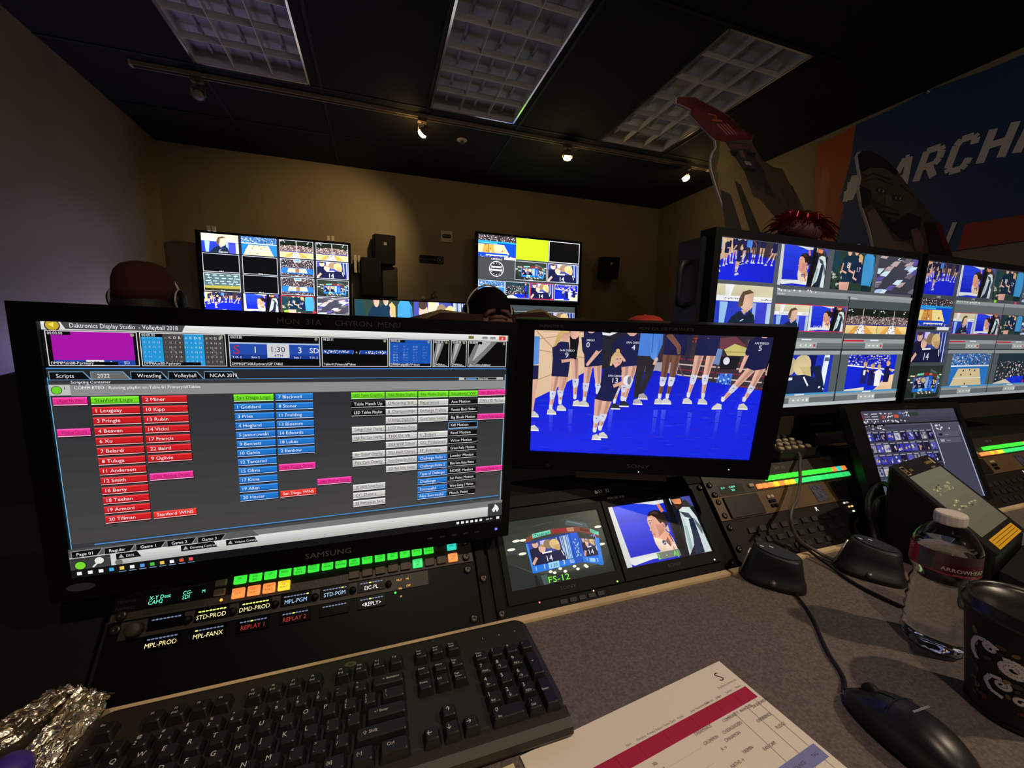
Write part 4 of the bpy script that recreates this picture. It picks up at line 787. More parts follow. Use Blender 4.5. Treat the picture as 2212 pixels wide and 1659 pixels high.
for s in (-1, 1):
    b.ell((x+s*.035, y-.135, 1.2), .042, .016, .03, 12, 8)
    for k in range(4): b.tube([(x+s*.02, y-.148, 1.222-k*.014), (x-s*.01, y-.156, 1.226-k*.014), (x-s*.035-s*.004*(k == 1), y-.148, 1.22-k*.014)], [.0085, .008, .0065], 8)
    b.tube([(x+s*.05, y-.14, 1.225), (x+s*.035, y-.145, 1.245), (x+s*.012, y-.14, 1.25)], [.009, .0085, .007], 8)
b.build('hands', SKD, t)
b = MB(); b.ell((x, y-.012, 1.262), .087, .108, .09); b.build('hair', mat('black_hair', (9, 8, 8), .85, spec=.1, bump=1, bscale=140), t); headset(t, x, y, 1.245, .094, -1)
# right: person whose red cap just shows
x, y = 1.19, 1.6; t = thing('person', (x, y, .0), 'person in a bright red cap barely showing above the smaller monitor', 'person')
b = body(t, x, y, 1.245, SK, 0, True); b.build('shirt', mat('dark_shirt_cloth', (30, 28, 34), .85), t); legs(t, x, y, mat('dark_trousers', (28, 28, 34), .85))
b = MB(); capcrown(b, x, y-.01, 1.175, .088, .108, .084); b.ell((x, y-.01, 1.26), .008, .008, .004, 8, 4); b.build('cap', mat('bright_red_cap_cloth', (200, 62, 44), .8), t); b = MB(); b.ell((x, y-.035, 1.115), .078, .08, .06); b.build('hair', mat('dark_hair', (26, 18, 15), .6), t)
def chair(x, y, zt, label):
    t = thing('office_chair', (x, y, 0), label, 'chair', 'office chairs'); f = WF.at(x, y, 0)
    b = MB(); b.box(f, -.24, .24, -.22, .24, .41, .465, .03); b.build('seat', BLKM, t)
    b = MB(); fb_ = Fr((x, y-.25, (.55+zt)/2), (1, 0, 0), (0, -.12, 1)); h = (zt-.55)/2; b.prism(fb_, rrect(-.23, -h, .23, h, .09, 5), -.02, .035); b.build('backrest', mat('black_mesh_cloth', (13, 12, 13), .9, bump=.6, bscale=600), t)
    b = MB(); b.tube([(x, y, .12), (x, y, .41)], .025, 10); b.tube([(x, y-.1, .42), (x, y-.26, .43), (x, y-.29, .6)], .018, 8); b.build('post', BLK, t)
    for k in range(5):
        a = 2*pi*k/5+.3; b = MB(); b.tube([(x, y, .11), (x+.28*cos(a), y+.28*sin(a), .07)], [.025, .016], 8); b.ell((x+.29*cos(a), y+.29*sin(a), .028), .024, .024, .028, 10, 8); b.build('leg', BLK, t)
chair(-.735, 1.66, 1.05, 'office chair of the person in the dark red cap')
chair(.433, 1.56, 1.0, 'office chair of the person with clasped hands')
chair(1.19, 1.56, 1.0, 'office chair of the person in the bright red cap')
chair(-1.2, .98, 1.05, 'empty dark office chair by the left wall')
# front row desk
b = MB(); b.box(WF, -1.6, 2.9, 2.15, 2.75, .72, .75); b.box(WF, -1.55, 2.85, 2.6, 2.72, 0, .72); setp(b.build('front_desk', BLKM), 'front row desk the other people sit at', 'desk')

# ================================================================ NEAR CONSOLE
LAM = mat('speckled_grey_laminate', (88, 79, 74), .55, bump=.25, bscale=500, rgb2=(112, 102, 95), vscale=330)
WOOD = mat('maple_edging', (216, 190, 148), .45, var=.12, vscale=12)
DY = .497
b = MB(); b.box(WF, -1.0, 3.0, -.12, DY-.012, .72, .75); b.mat(1).box(WF, -1.0, 3.0, -.135, -.12, .715, .75)
setp(b.build('console_desk', [LAM, WOOD]), 'speckled grey-brown console desktop under keyboard, paper and cup', 'desk')
t40 = radians(40); PF = Fr((0, DY, .75), (1, 0, 0), (0, sin(t40), cos(t40)))   # the sloping equipment panel
b = MB(); b.box(WF, -.95, 2.95, .5, .78, 0, .73)
b.rings([[V((x, DY-.003, .72)), V((x, .5, .745)), PF(x, .182, -.02), V((x, .66, .892)), V((x, .78, .892)), V((x, .78, .72))] for x in (-.95, 2.95)], True, False)
cb = b.build('equipment_console', mat('dark_console_metal', (17, 15, 14), .6, spec=.3, bump=.15, bscale=200)); setp(cb, 'long dark console body with a sloping top behind the desk', 'console')
b = MB()
for x0, x1 in ((-.95, .5665), (.5715, .62), (.623, 1.6), (1.604, 2.95)): b.box(WF, x0, x1, DY-.0115, DY-.0005, .742, .7542)
setp(b.build('wood_strip', WOOD), 'thin light wood strip along the back edge of the desk', 'trim')
FP = [None]
def screw(b, f, r=.0055): b.lathe(f, [(r, 0), (r, .003), (r*.7, .0045), (r*.2, .003)], 12)
def rackscrews(t, pts):
    for x, y in pts:
        b = MB(); screw(b, PF.at(x, y, .0015)); b.build('screw', mat('dark_screw', (60, 56, 52), .3, metal=.8), FP[0])
RPM = mat('dark_anodised_panel', (42, 36, 30), .45, bump=.1, bscale=400)
LCD = mat('lcd_glass', (40, 44, 34), .3)
def ebtn(col, st=1.0):
    return mat('lit_key_%d_%d_%d' % col, col, .4, em=col, ems=st)
GRN, GR2, ORG, YEL, CYA, OFF = (60, 235, 60), (50, 215, 110), (255, 140, 70), (255, 205, 50), (50, 215, 190), (70, 60, 46)
def button(t, x, y, w, h, col, txt=None, fr=PF, z=.002):
    b = MB(); b.box(fr, x-w/2+.0006, x+w/2-.0006, y-h/2+.0004, y+h/2-.0004, z, z+.004, .001)
    mt = [mat('unlit_key', OFF, .5) if col is OFF else ebtn(col)]
    if txt:
        b.mat(1)
        ls = txt.split('|')
        for i, l in enumerate(ls): b.text(fr.at(x, y-.0012+(len(ls)-1)*.0018-i*.0036, z+.0042), l, .0034, 'CENTER', .8)
        mt.append(mat('key_legend', (16, 60, 20) if col is not OFF else (120, 110, 90), .6))
    return b.build('push_button', mt, t)
# ---- BAY 31
t = thing('router_panel', PF(-.09, .08), 'router control panel with green and orange keys below the large near monitor', 'control panel')
b = MB(); b.box(PF, -.305, .128, .0865, .1795, -.002, .0015); FP[0] = b.build('face_plate', RPM, t)
b = MB(); b.box(PF, .132, .146, .0, .1795, -.002, .003); b.build('side_rail', BLKM, t)
top = ['DM', 'ENG|AUD|BUS', 'CLIP', 'BERDS', 'EDIT A|AND|EDIT B', 'FRAME|SYNCS', 'MULTI|VIEWER', 'ALL|MONITOR', 'MITCHS|AND|SWITCH', 'REPLAY', 'SCAN|CONV', 'TRAN|SMT', 'TEST', 'ENGNG', 'PREVIEW|SOURCE', 'TAG', 'LEVEL 1']
for i in range(17): button(t, -.1765+i*.01715, .1125, .0150, .0125, OFF if i == 15 else (CYA if i == 16 else GRN), top[i])
for i in range(17):
    if 3 < i < 8: continue
    button(t, -.1765+i*.01715, .0958, .0150, .0125, [ORG, ORG, ORG, YEL][i] if i < 4 else (GR2 if i == 13 else (ORG if i == 16 else OFF)), {0: 'CG A', 1: 'CG|MON 1', 2: 'CG|MON 2', 3: 'CG|MON 3', 13: 'CMD|SET', 16: 'STAGE|BOX'}.get(i, '-'))
for y in (.1115, .1005):
    b = MB(); b.box(PF, -.2035, -.1915, y-.004, y+.004, .0015, .006, .001); b.build('grey_key', mat('pale_key', (170, 156, 130), .5), t)
b = MB(); b.lathe(PF.at(-.195, .0915, .0015), [(.0018, 0), (.0012, .0015), (.0002, .002)], 8); b.build('led', ebtn((255, 190, 60), 1.0), t)
b = MB(); b.box(PF, -.274, -.213, .0895, .1095, .0012, .002); b.build('display_glass', LCD, t)
b = MB(); f = PF.at(0, 0, .002)
b.text(f.at(-.271, .1045), 'X-Y Dest', .0062, 'LEFT', .9); b.text(f.at(-.271, .0995), 'CAM2', .0062, 'LEFT', .9); b.text(f.at(-.237, .1045), 'CG-', .0062, 'LEFT', .9); b.text(f.at(-.237, .0995), 'SDI', .0062, 'LEFT', .9); b.text(f.at(-.217, .1035), 'M', .005, 'LEFT'); b.build('display_text', ebtn((110, 255, 215), 1.1), t)
b = MB(); f = PF.at(0, 0, .0016); b.text(f.at(-.288, .115), 'RTR CP 31A', .0085, 'LEFT', .85); b.text(f.at(-.25, .1118), 'Status', .0034, 'LEFT'); b.text(f.at(-.228, .1122), 'Level/Dest', .0034, 'LEFT'); b.build('panel_title', GREYT, FP[0]); b = MB(); b.text(f.at(-.302, .106), 'Miranda', .0052, 'LEFT', 1.1); b.text(f.at(-.302, .098), 'NV9642', .0052, 'LEFT', 1.1); b.build('lettering', GREYT, FP[0])
rackscrews(t, ((-.2945, .1205), (-.294, .0925), (.1175, .1155), (.1175, .094), (.139, .128), (.139, .06)))
t = thing('intercom_station', PF(-.09, .0), 'black intercom panel with small glowing channel names behind the keyboard', 'intercom')
b = MB(); b.box(PF, -.305, .128, .001, .0855, -.002, .0015); FP[0] = b.build('face_plate', mat('gloss_black_panel', (4, 4, 5), .4, spec=.14), t)
b = MB(); b.box(PF, -.292, .06, .066, .0845, .0015, .003); b.build('upper_strip', RPM, t)
CH = [('', '', 0), ('STD-PROD', 'MPL-FANX', 1), ('DMD-PROD', 'REPLAY 1', 2), ('MPL-PGM', 'REPLAY 2', 3), ('STD-PGM', '', 4), ('EIC-PL', '<REPLY>', 5)]
YEW, PBL, PWH, RDD = (232, 220, 160), (150, 190, 235), (225, 230, 240), (150, 40, 40)
def chdisp(t, x, y, s, col, dots):
    b = MB(); b.box(PF, x-.018, x+.018, y-.006, y+.0085, .003, .0045, .001); cw_ = b.build('channel_window', mat('black_window', (5, 5, 6), .2), t)
    for g in range(2):
        b = MB()
        for k in range(8):
            if (dots[k] == '1') == (g == 1): b.prism(PF, rrect(x-.0142+k*.0037, y+.0042, x-.0112+k*.0037, y+.0056, .0006, 2), .0045, .0049)
        if b.v: b.build('level_dots', ebtn((110, 130, 170), .6) if g == 0 else ebtn((230, 250, 110), 1.0), cw_)
    if s:
        b = MB(); b.text(PF.at(x, y-.0035, .0047), s, .0068, 'CENTER', .95); b.build('channel_name', ebtn(col, .95), cw_)
for i in range(6):
    x = -.248+i*.0462; a, c2, k = CH[i]
    chdisp(t, x, .0765, a, YEW if i < 3 else (PBL if i < 5 else PWH), ['00000000', '11111111', '11111111', '00000001', '00000010', '00010000'][i])
    chdisp(t, x, .0565, c2 if i else 'MPL-PROD', [YEW, YEW, RDD, RDD, PWH, PWH][i], ['00000000', '10000000', '00010000', '00010000', '00000000', '00010000'][i])
    b = MB(); b.lathe(PF.at(x+.0225, .0755, .003), [(.0045, 0), (.004, .007), (.0036, .0075)], 12); b.build('knob', BLK, t)
b = MB(); b.lathe(PF.at(-.276, .0745, .003), [(.008, 0), (.0075, .01), (.006, .011)], 18); b.build('volume_knob', mat('dark_brown_plastic', (44, 38, 30), .6), t)
b = MB()
for x, y, s in ((.02, .077, 'MUT'), (.031, .077, 'HS'), (.021, .066, 'PA'), (.032, .068, 'OFF'), (.0215, .056, 'M')): b.text(PF.at(x, y, .0032), s, .0035, 'CENTER')
b.build('lit_lettering', ebtn((255, 190, 90), .9), t)
b = MB(); b.lathe(PF.at(.014, .063, .003), [(.0016, 0), (.001, .0015), (.0002, .002)], 8); b.build('led', ebtn((80, 240, 120), 1.0), t)
rackscrews(t, ((-.296, .078), (-.296, .012), (.1175, .012), (.1175, .076)))
# ---- BAY 32 : twin small monitors
t = thing('twin_monitor_rack', PF(.37, .0), 'rack unit with two small tilted screens right of the large near monitor', 'monitor unit')
b = MB(); b.box(PF, .152, .594, .001, .156, -.002, .0015); FP[0] = b.build('face_plate', mat('gloss_black_panel', (4, 4, 5), .4, spec=.14), t)
b = MB(); b.box(PF, .16, .6, .158, .176, -.001, .0015); b.build('label_strip', BLKM, t)
def drawcube(c): pic_cube(c, True); c.text(.34, .985, 'FS-12', .12, (130, 255, 70), 'LEFT', 1.2, fit=.25)
def drawside(c): pic_side(c); c.poly([(.36, .86), (.62, .86), (.62, .97), (.36, .97)], (118, 126, 116)); c.text(.36, .96, '2', .12, (120, 250, 90)); c.text(.455, .95, '-', .12, (120, 250, 90)); c.text(.54, .96, 'AJ', .12, (120, 250, 90))
for x0, x1, fn in ((.1785, .3555, drawcube), (.3765, .556, drawside)):
    f = PF.at((x0+x1)/2, .0855, .0035); w, h = x1-x0, .1
    b = MB()
    for a in ((-w/2-.009, -w/2, -h/2-.018, h/2+.012), (w/2, w/2+.009, -h/2-.018, h/2+.012), (-w/2, w/2, h/2, h/2+.012), (-w/2, w/2, -h/2-.018, -h/2)): b.box(f, *a, -.003, .003)
    fr_ = b.build('monitor_frame', BLK, t)
    c = Cv(f, w, h, z0=.0004); fn(c); c.mb.build('screen_image', SCREEN, t, vcol=True)
    b = MB(); b.text(f.at(0, -h/2-.011, .003), 'SONY', .0068, 'CENTER', 1.5); b.build('maker_lettering', mat('dim_lettering', (52, 50, 48), .5), fr_)
b = MB(); f = PF.at(0, 0, .002); b.text(f.at(.3775, .163), 'BAY  32', .0088, 'CENTER', 1.0); b.build('bay_lettering', WHITE, t)
b = MB(); b.text(PF.at(.398, .1485, .0066), 'MON 32C RTR', .0055, 'CENTER'); b.build('lettering', GREYT, FP[0])
for x, y, k in ((.218, .0145, (255, 120, 110)), (.309, .0145, (255, 170, 160)), (.3515, .02, (190, 255, 110)), (.549, .0215, (235, 255, 220))):
    b = MB(); b.lathe(PF.at(x, y, .0065 if y > .018 else .0015), [(.0014, 0), (.001, .0012), (.0002, .0016)], 8); b.build('led', ebtn(k, 1.2), t)
for k in range(5):
    b = MB(); b.box(PF, .25+k*.016, .262+k*.016, .006, .012, .0015, .003, .0006); b.build('control_key', mat('dim_key', (26, 25, 25), .5), t)
rackscrews(t, ((.1575, .148), (.1575, .01), (.589, .148), (.589, .01)))
# ---- BAY 33 and 34
def bay(x0, label, lab2, n, group, full=True):
    t = thing('router_panel', PF(x0+.21, .08), label, 'control panel', group)
    b = MB(); b.box(PF, x0, x0+.43, .1265, .1795, -.002, .0015); FP[0] = b.build('face_plate', RPM, t)
    G = [GRN]*13+[ORG, CYA, ORG]; L = [ORG, ORG, ORG, YEL, ORG, YEL, YEL]+[GR2]*9
    for i in range(16): button(t, x0+.161+i*.0156, .1485, .0132, .0106, G[i])
    for i in range(18): button(t, x0+.13+i*.0156, .1345, .0132, .0106, L[i] if i < 16 else GR2)
    b = MB(); b.box(PF, x0+.104, x0+.116, .1355, .1425, .0015, .006, .001); b.build('grey_key', mat('pale_key', (170, 156, 130), .5), t)
    b = MB(); b.box(PF, x0+.03, x0+.09, .1295, .1465, .0012, .002); b.build('display_glass', LCD, t)
    b = MB(); b.text(PF.at(x0+.034, .139, .002), 'X-Y', .006, 'LEFT'); b.text(PF.at(x0+.055, .1395, .002), 'CAM4', .006, 'LEFT'); b.text(PF.at(x0+.058, .133, .002), 'SDI', .006, 'LEFT'); b.build('display_text', ebtn((110, 255, 215), 1.1), t)
    b = MB(); b.text(PF.at(x0+.212, .1655, .0016), lab2, .0085, 'CENTER'); b.build('bay_lettering', GREYT, FP[0]); b = MB(); b.text(PF.at(x0+.004, .142, .0016), 'Miranda', .004, 'LEFT'); b.build('maker_lettering', GREYT, FP[0]); b = MB(); b.text(PF.at(x0+.004, .135, .0016), 'NV9642', .004, 'LEFT'); b.build('lettering', GREYT, FP[0])
    rackscrews(t, ((x0+.01, .15), (x0+.012, .1305), (x0+.42, .15), (x0+.422, .1305)))
    t = thing('machine_control_panel', PF(x0+.21, .0), 'brown control panel with small keys under the '+('nearer' if x0 < 1 else 'farther right')+' strip of lit keys', 'control panel')
    b = MB(); b.box(PF, x0, x0+.43, .081, .1255, -.002, .003); FP[0] = b.build('upper_plate', mat('bronze_plate', (98, 78, 54), .4, metal=.2, var=.1, vscale=20), t)
    b = MB(); b.box(PF, x0, x0+.43, .001, .080, -.002, .0015); b.build('lower_plate', mat('dark_brown_panel', (28, 23, 20), .55, spec=.25), t)
    for a, c_ in ((x0+.025, x0+.112), (x0+.322, x0+.41)):
        b = MB(); b.box(PF, a, c_, .0825, .1225, .003, .0065, .002); b.build('door_flap', mat('dark_flap', (20, 18, 17), .4), t)
    b = MB(); b.box(PF, x0+.262, x0+.295, .0865, .1205, .003, .004); b.build('sticker', mat('blue_grey_sticker', (84, 86, 112), .5, rgb2=(30, 30, 44), vscale=260), t)
    for i in range(3):
        for j in range(2):
            b = MB(); b.box(PF, x0+.134+j*.0095, x0+.1415+j*.0095, .0905+i*.009, .097+i*.009, .003, .0065, .001); b.build('small_key', mat('pale_key', (170, 156, 130), .5) if i == 2 else BLK, t)
    b = MB(); b.text(PF.at(x0+.248, .070, .0018), 'R', .011, 'CENTER', 1.1); b.build('tally_letter', ebtn((235, 245, 245), 1.0), t)
    for i, (dx, dy, k) in enumerate(((0, .012, (235, 240, 230)), (.009, .012, (150, 150, 140)), (.007, .003, (235, 200, 140)), (.016, .003, (255, 215, 140)), (.012, -.007, (240, 245, 235)))):
        b = MB(); b.box(PF, x0+.331+dx, x0+.335+dx, .062+dy, .0655+dy, .0015, .004, .001); b.build('led', ebtn(k, .9), t)
    for j in range(3):
        for i in range(9):
            b = MB(); b.box(PF, x0+.05+i*.028+j*.004, x0+.066+i*.028+j*.004, .052-j*.02, .062-j*.02, .0015, .0045, .001); b.build('dark_key', mat('dim_key', (26, 25, 25), .5), t)
    b = MB(); b.lathe(PF.at(x0+.37, .03, .0015), [(.018, 0), (.017, .014), (.013, .016)], 24); b.build('jog_knob', BLK, t)
    rackscrews(t, ((x0+.012, .116), (x0+.012, .09), (x0+.012, .068), (x0+.01, .03), (x0+.42, .02)))
bay(.604, 'router control panel with green and orange lit keys in the right hand bay', 'BAY  33', 16, 'router panels on the right')
bay(1.40, 'router control panel with lit keys at the far right edge of the picture', 'BAY  34', 16, 'router panels on the right')
b = MB(); b.box(PF, 1.04, 1.39, .001, .1795, -.002, .0015); setp(b.build('blank_panel', BLKM), 'blank black rack panel behind the tilted tablet monitor', 'panel')
b = MB(); b.box(PF, -.95, -.312, .001, .1795, -.002, .0015); setp(b.build('blank_panel', mat('flat_black_panel', (9, 9, 9), .7, spec=.2)), 'blank black rack panel at the far left behind the foil', 'panel')
# ================================================================ NEAR MONITORS
FE = (200, 205, 210)
def arm(t, a, bb, m=BLKM):
    b = MB(); b.tube(a, bb, 12); b.build('support_arm', m, t)
def vesa(t, f, depth, cy=0):
    b = MB(); b.box(f, -.05, .05, cy-.05, cy+.05, -depth-.012, -depth+.002); b.build('mount_plate', BLKM, t)
# ---- large near monitor (script buttons)
def draw_near(c):
    R_ = lambda *a, **k: c.rect(*a, **k)
    c.grad(0, 0, 1, .035, (236, 236, 232), (206, 206, 202), 4); R_(0, .03, 1, 1, (52, 53, 56))
    c.poly([(.03, .0), (.24, .0), (.233, .026), (.037, .026)], (74, 74, 76)); c.text(.044, .02, 'Daktronics Display Studio  - Volleyball 2018', .024, WH, 'LEFT', 1, fit=.182)
    A = c.asp(); c.ell(.017, .014, .0125, .0125*A, (60, 60, 60), 18); c.ell(.017, .013, .0105, .0105*A, (196, 170, 40), 18); c.poly([(.011, .01), (.02, .002), (.019, .022)], (246, 226, 90))
    R_(.974, .006, .994, .026, (222, 60, 50)); c.text(.984, .023, 'x', .022, WH, 'CENTER'); R_(.885, .008, .9, .022, (120, 110, 50)); R_(.925, .009, .94, .022, (150, 150, 150)); R_(.948, .009, .963, .022, (150, 150, 150))
    R_(0, .03, 1, .168, (14, 14, 16))
    def th(x0, x1, name, tm, fn=None):
        R_(x0, .032, x1, .162, (225, 225, 225)); s = c.sub(x0+.0015, .0345, x1-.0015, .1595); s.rect(0, 0, 1, 1, (5, 5, 6))
        if fn: fn(s)
        w = min(x1-x0-.004, .0052*len(name)+.006); R_(x0+.002, .146, x0+.002+w, .1585, (8, 8, 8)); c.text(x0+.004, .156, name, .0145, WH, 'LEFT', .85); R_(x0+.002, .035, x0+.04 if x1-x0 > .05 else x0+.03, .048, (8, 8, 8)); c.text(x0+.004, .0465, tm, .0145, WH, 'LEFT', .85)
        c.ell(x1-.008, .043, .0035, .0035*A, (150, 150, 130), 12)
    def t1(s): s.rect(.05, 0, .96, .84, (168, 20, 168)); s.rect(.05, .84, .96, 1, (36, 70, 170)); s.rect(.4, .84, .6, 1, WH); s.text(.68, .97, '3', .14, WH, 'CENTER'); s.text(.86, .96, 'SD', .12, WH, 'CENTER'); s.text(.13, .96, 'S', .12, (200, 40, 50), 'CENTER'); s.text(.5, .97, '1:30', .14, (20, 20, 20), 'CENTER')
    def t2(s):
        for i in range(4):
            s.rect(.01+i*.245, .0, .25+i*.245, 1, (36, 150, 214) if i % 2 == 0 else (70, 68, 66))
            for k, h in enumerate('#KDB'): s.text(.04+i*.245+k*.055, .15, h, .11, WH, 'CENTER', up=False)
            for j in range(5):
                for k in range(4): s.text(.04+i*.245+k*.055, .3+j*.15, str((i*7+j*3+k*5) % 18), .085, (235, 235, 240), 'CENTER', up=False)
            if i % 2: s.text(.13+i*.245, .68, 'S', .4, (110, 108, 106), 'CENTER', up=False)
    def t3(s):
        s.rect(0, .22, 1, .74, (36, 74, 170)); s.rect(.0, .22, 1, .27, (170, 190, 225)); s.text(.07, .6, 'S', .42, (190, 40, 50), 'CENTER', 1.1); s.text(.27, .56, '1', .3, WH, 'CENTER'); s.rect(.4, .24, .65, .72, (206, 210, 214)); s.text(.525, .53, '1:30', .27, (20, 20, 20), 'CENTER'); s.text(.525, .7, '4TH', .15, (20, 20, 20), 'CENTER')
        s.text(.77, .56, '3', .3, WH, 'CENTER'); s.text(.94, .55, 'SD', .26, WH, 'CENTER'); s.rect(0, .62, .4, .76, (24, 56, 140)); s.rect(.65, .62, 1, .76, (24, 56, 140)); s.text(.07, .74, 'T.O. 2', .1, WH, 'CENTER'); s.text(.27, .74, 'Sets 2', .1, WH, 'CENTER'); s.text(.74, .74, 'Sets 1', .1, WH, 'CENTER'); s.text(.93, .74, 'T.O. 2', .1, WH, 'CENTER')
    def t4(s): s.rect(0, .42, .47, .56, (26, 70, 160)); s.rect(.56, .42, 1, .56, (26, 70, 160)); s.speck(.03, .44, .4, .54, [WH], 24, 2, .8); s.speck(.65, .44, .97, .54, [WH], 20, 2, .8); s.text(.51, .56, '/ + /', .16, (190, 200, 215), 'CENTER')
    def t5(s):
        s.rect(0, 0, 1, 1, (24, 84, 180))
        for i in range(4):
            for j in range(7): s.text(.13+i*.24, .28+j*.105, str(20+(i*5+j*3) % 9)+'-'+str(10+(j*7+i) % 15), .075, (220, 235, 250), 'CENTER', up=False)
    def t6(s): s.poly([(.2, .0), (.75, .0), (.55, .35), (.2, .9), (0, 1), (0, .7)], (120, 120, 118)); s.poly([(.3, .0), (.6, .0), (.4, .35), (.1, .8)], (180, 180, 176))
    th(.004, .153, 'DMP8MainBB-P:primary', '00:00.00', t1); th(.157, .314, 'DMP8AuxBB-P:primary', '00:00.00', t2); th(.32, .51, 'DMP8GIPTABLE:primary/GIP TABLE', '00:03.80', t3); th(.514, .671, 'Table-01:Primary/allTables', '00:20.11', t4); th(.674, .783, 'DMP8WedgeBB-P:Primary', '00:00.00', t5)
    th(.787, .831, 'DMP8Aux...', '00:00.00', t6); th(.836, .88, 'DMP8Aux...', '00:00.00', t6); th(.884, .997, 'dBtowerbb-p:fullblend', '00:00.00', t6)
    R_(.0, .169, .998, .173, (60, 140, 220)); R_(0, .173, 1, .214, (40, 41, 44)); R_(.0, .2125, .87, .2145, (70, 150, 220))
    for x0, x1, s, k in ((.004, .068, 'Scripts', (10, 10, 12)), (.07, .134, '2022', (104, 104, 104)), (.137, .2, 'Wrestling', (10, 10, 12)), (.203, .266, 'Volleyball', (10, 10, 12)), (.27, .334, 'NCAA 2019', (10, 10, 12))):
        c.poly([(x0-.001, .182), (x1-.01, .182), (x1+.003, .214), (x0-.001, .214)], (120, 160, 190)); c.poly([(x0, .185), (x1-.011, .185), (x1, .213), (x0, .213)], k); c.text(x0+.01, .206, s, .021, WH, 'LEFT', .9)
    c.text(.036, .228, 'Scripting Container', .0155, WH, 'LEFT', .95); R_(.86, .214, .99, .228, (190, 190, 190)); R_(.875, .216, .97, .226, (20, 20, 20)); R_(.88, .218, .91, .225, (60, 130, 200)); c.text(.93, .225, 'Button Scale', .01, WH, 'CENTER')
    R_(.0, .231, .034, .272, (190, 190, 188)); c.ell(.012, .252, .009, .009*A, (60, 60, 60), 16); c.ell(.012, .252, .0078, .0078*A, (110, 210, 40), 16); c.text(.025, .25, '1', .018, (10, 10, 10), 'CENTER'); R_(.034, .231, .997, .275, (140, 140, 140)); c.text(.04, .25, 'COMPLETED : Running playlist on Table-01:Primary/allTables', .0165, WH, 'LEFT', .95)
    for i in range(10): c.rect(0, .275+i*.06, 1, .335+i*.06, (48+i*2.2, 49+i*2.0, 52+i*1.6), up=(i == 0))
    R_(0, .868, 1, .874, (52, 53, 56)); c.poly([(.04, .875), (.99, .860), (.99, .864), (.04, .879)], (70, 150, 225)); R_(.0, .205, .0012, .92, (110, 190, 235)); R_(.9955, .2, .9975, .9, (150, 200, 230))
    PK, LG, RD, BB, GY, KK, RR = (240, 50, 150), (110, 220, 30), (205, 28, 34), (30, 116, 205), (205, 204, 200), (10, 10, 10), (240, 44, 36)
    X0, DX, Y0_, DYY = .065, .0854, .279, .0403
    XS = [.065, .152, .238, .324, .41, .495, .58, .664, .748, .832, .914]
    def bt(ci, r, s, k, x0=None, x1=None, half=False):
        a = XS[ci] if x0 is None else x0; e = a+.0815 if x1 is None else x1; y = Y0_+r*DYY; h = .031 if not half else .026
        c.rect(a+.001, y+.002, e+.0012, y+h+.0035, (14, 14, 14)); c.rect(a, y, e, y+h, k); lt = tuple(min(255, q+38) for q in k); dk = tuple(q*.8 for q in k)
        c.rect(a, y, e, y+.006, lt, up=False) if False else c.rect(a, y, e, y+.005, lt); c.rect(a, y+h-.009, e, y+h-.0035, dk, up=False); c.rect(a, y+h-.0028, e, y+h-.001, WH if k != GY else (250, 250, 250), up=False)
        tc = (30, 30, 30) if k in (GY, LG) else ((110, 10, 60) if k is PK else WH)
        c.text(a+.006, y+.0205, s, .0195, tc, 'LEFT', .9, fit=e-a-.012)
    bt(0, 0, 'e Reset No Video', PK, .004, .059); bt(0, 3, 'Window Chroma', PK, .004, .058)
    for i, s in enumerate(['Stanford Logo', '1 Lougeay', '3 Pringle', '4 Beaven', '6 Xu', '7 Belardi', '8 Tuluga', '11 Anderson', '12 Smith', '16 Berty', '18 Teehan', '19 Armoni', '20 Tillman']): bt(0, i, s, LG if i == 0 else RD)
    for i, s in enumerate(['2 Miner', '10 Kipp', '13 Rubin', '14 Vicini', '17 Francis', '22 Baird', '9 Oglivie']): bt(1, i, s, RD)
    bt(1, 7.9, 'Video Window Chroma', PK); bt(1, 12, 'Stanford WINS', RR); bt(4, 7.9, 'Video Window Chroma', PK); bt(4, 11, 'San Diego WINS', RR); bt(5, 9.95, 'Video Window Chroma', PK)
    for i, s in enumerate(['San Diego Logo', '1 Goddard', '3 Pries', '4 Hoglund', '5 Jaworowski', '9 Bennett', '10 Galvin', '12 Tercariol', '15 Olivia', '17 Kitna', '19 Allen', '20 Hester']): bt(3, i, s, LG if i == 0 else BB)
    for i, s in enumerate(['7 Blackwell', '8 Stoner', '11 Frohling', '13 Blossom', '14 Edwards', '18 Lukes', '2 Benbow']): bt(4, i, s, BB)
    for r, s, k in ((0, 'LED Table Graphics', LG), (1, 'Table Match Up', KK), (2, 'LED Tables Playlist', KK), (4, 'College Colors Overlay', GY), (5, 'High Five Cam Overlay', GY), (7, 'Air Guitar Overlay', GY), (8, 'Flex Cam Overlay', GY), (11, '2023 WVB Tickets Promo', GY), (12, 'CC_Debris', GY), (13, 'EE Remain in Seat', GY)): bt(6, r, s, k)
    for i, s in enumerate(['Video Window Graphics', 'Officiating Still', 'B_Championships', 'U Initial Eligibility', 'E CCP Womens Dovo', 'THX D1 VB', '2023 WVB Tickets', '2023 Beach Champs', 'Future Champs Sites Promo', '2023 Mens Volley Champs']): bt(7, i, s, LG if i == 0 else GY)
    for r, s, k in ((0, 'Video Window Graphics', LG), (1, 'Experience', GY), (2, 'Exchange Prelims', GY), (3, 'Covid Safety General', GY), (5, 'L_Tickets', GY), (6, 'GG_Postponed', GY), (7, 'FF_Evacuate', GY), (8, 'Challenge Rules 1', BB), (9, 'Challenge Rules 2', BB), (10, 'Types of Challenges', BB), (11, 'Challenge', BB), (12, 'Successful', BB), (12.9, 'Not Successful', BB)): bt(8, r, s, k)
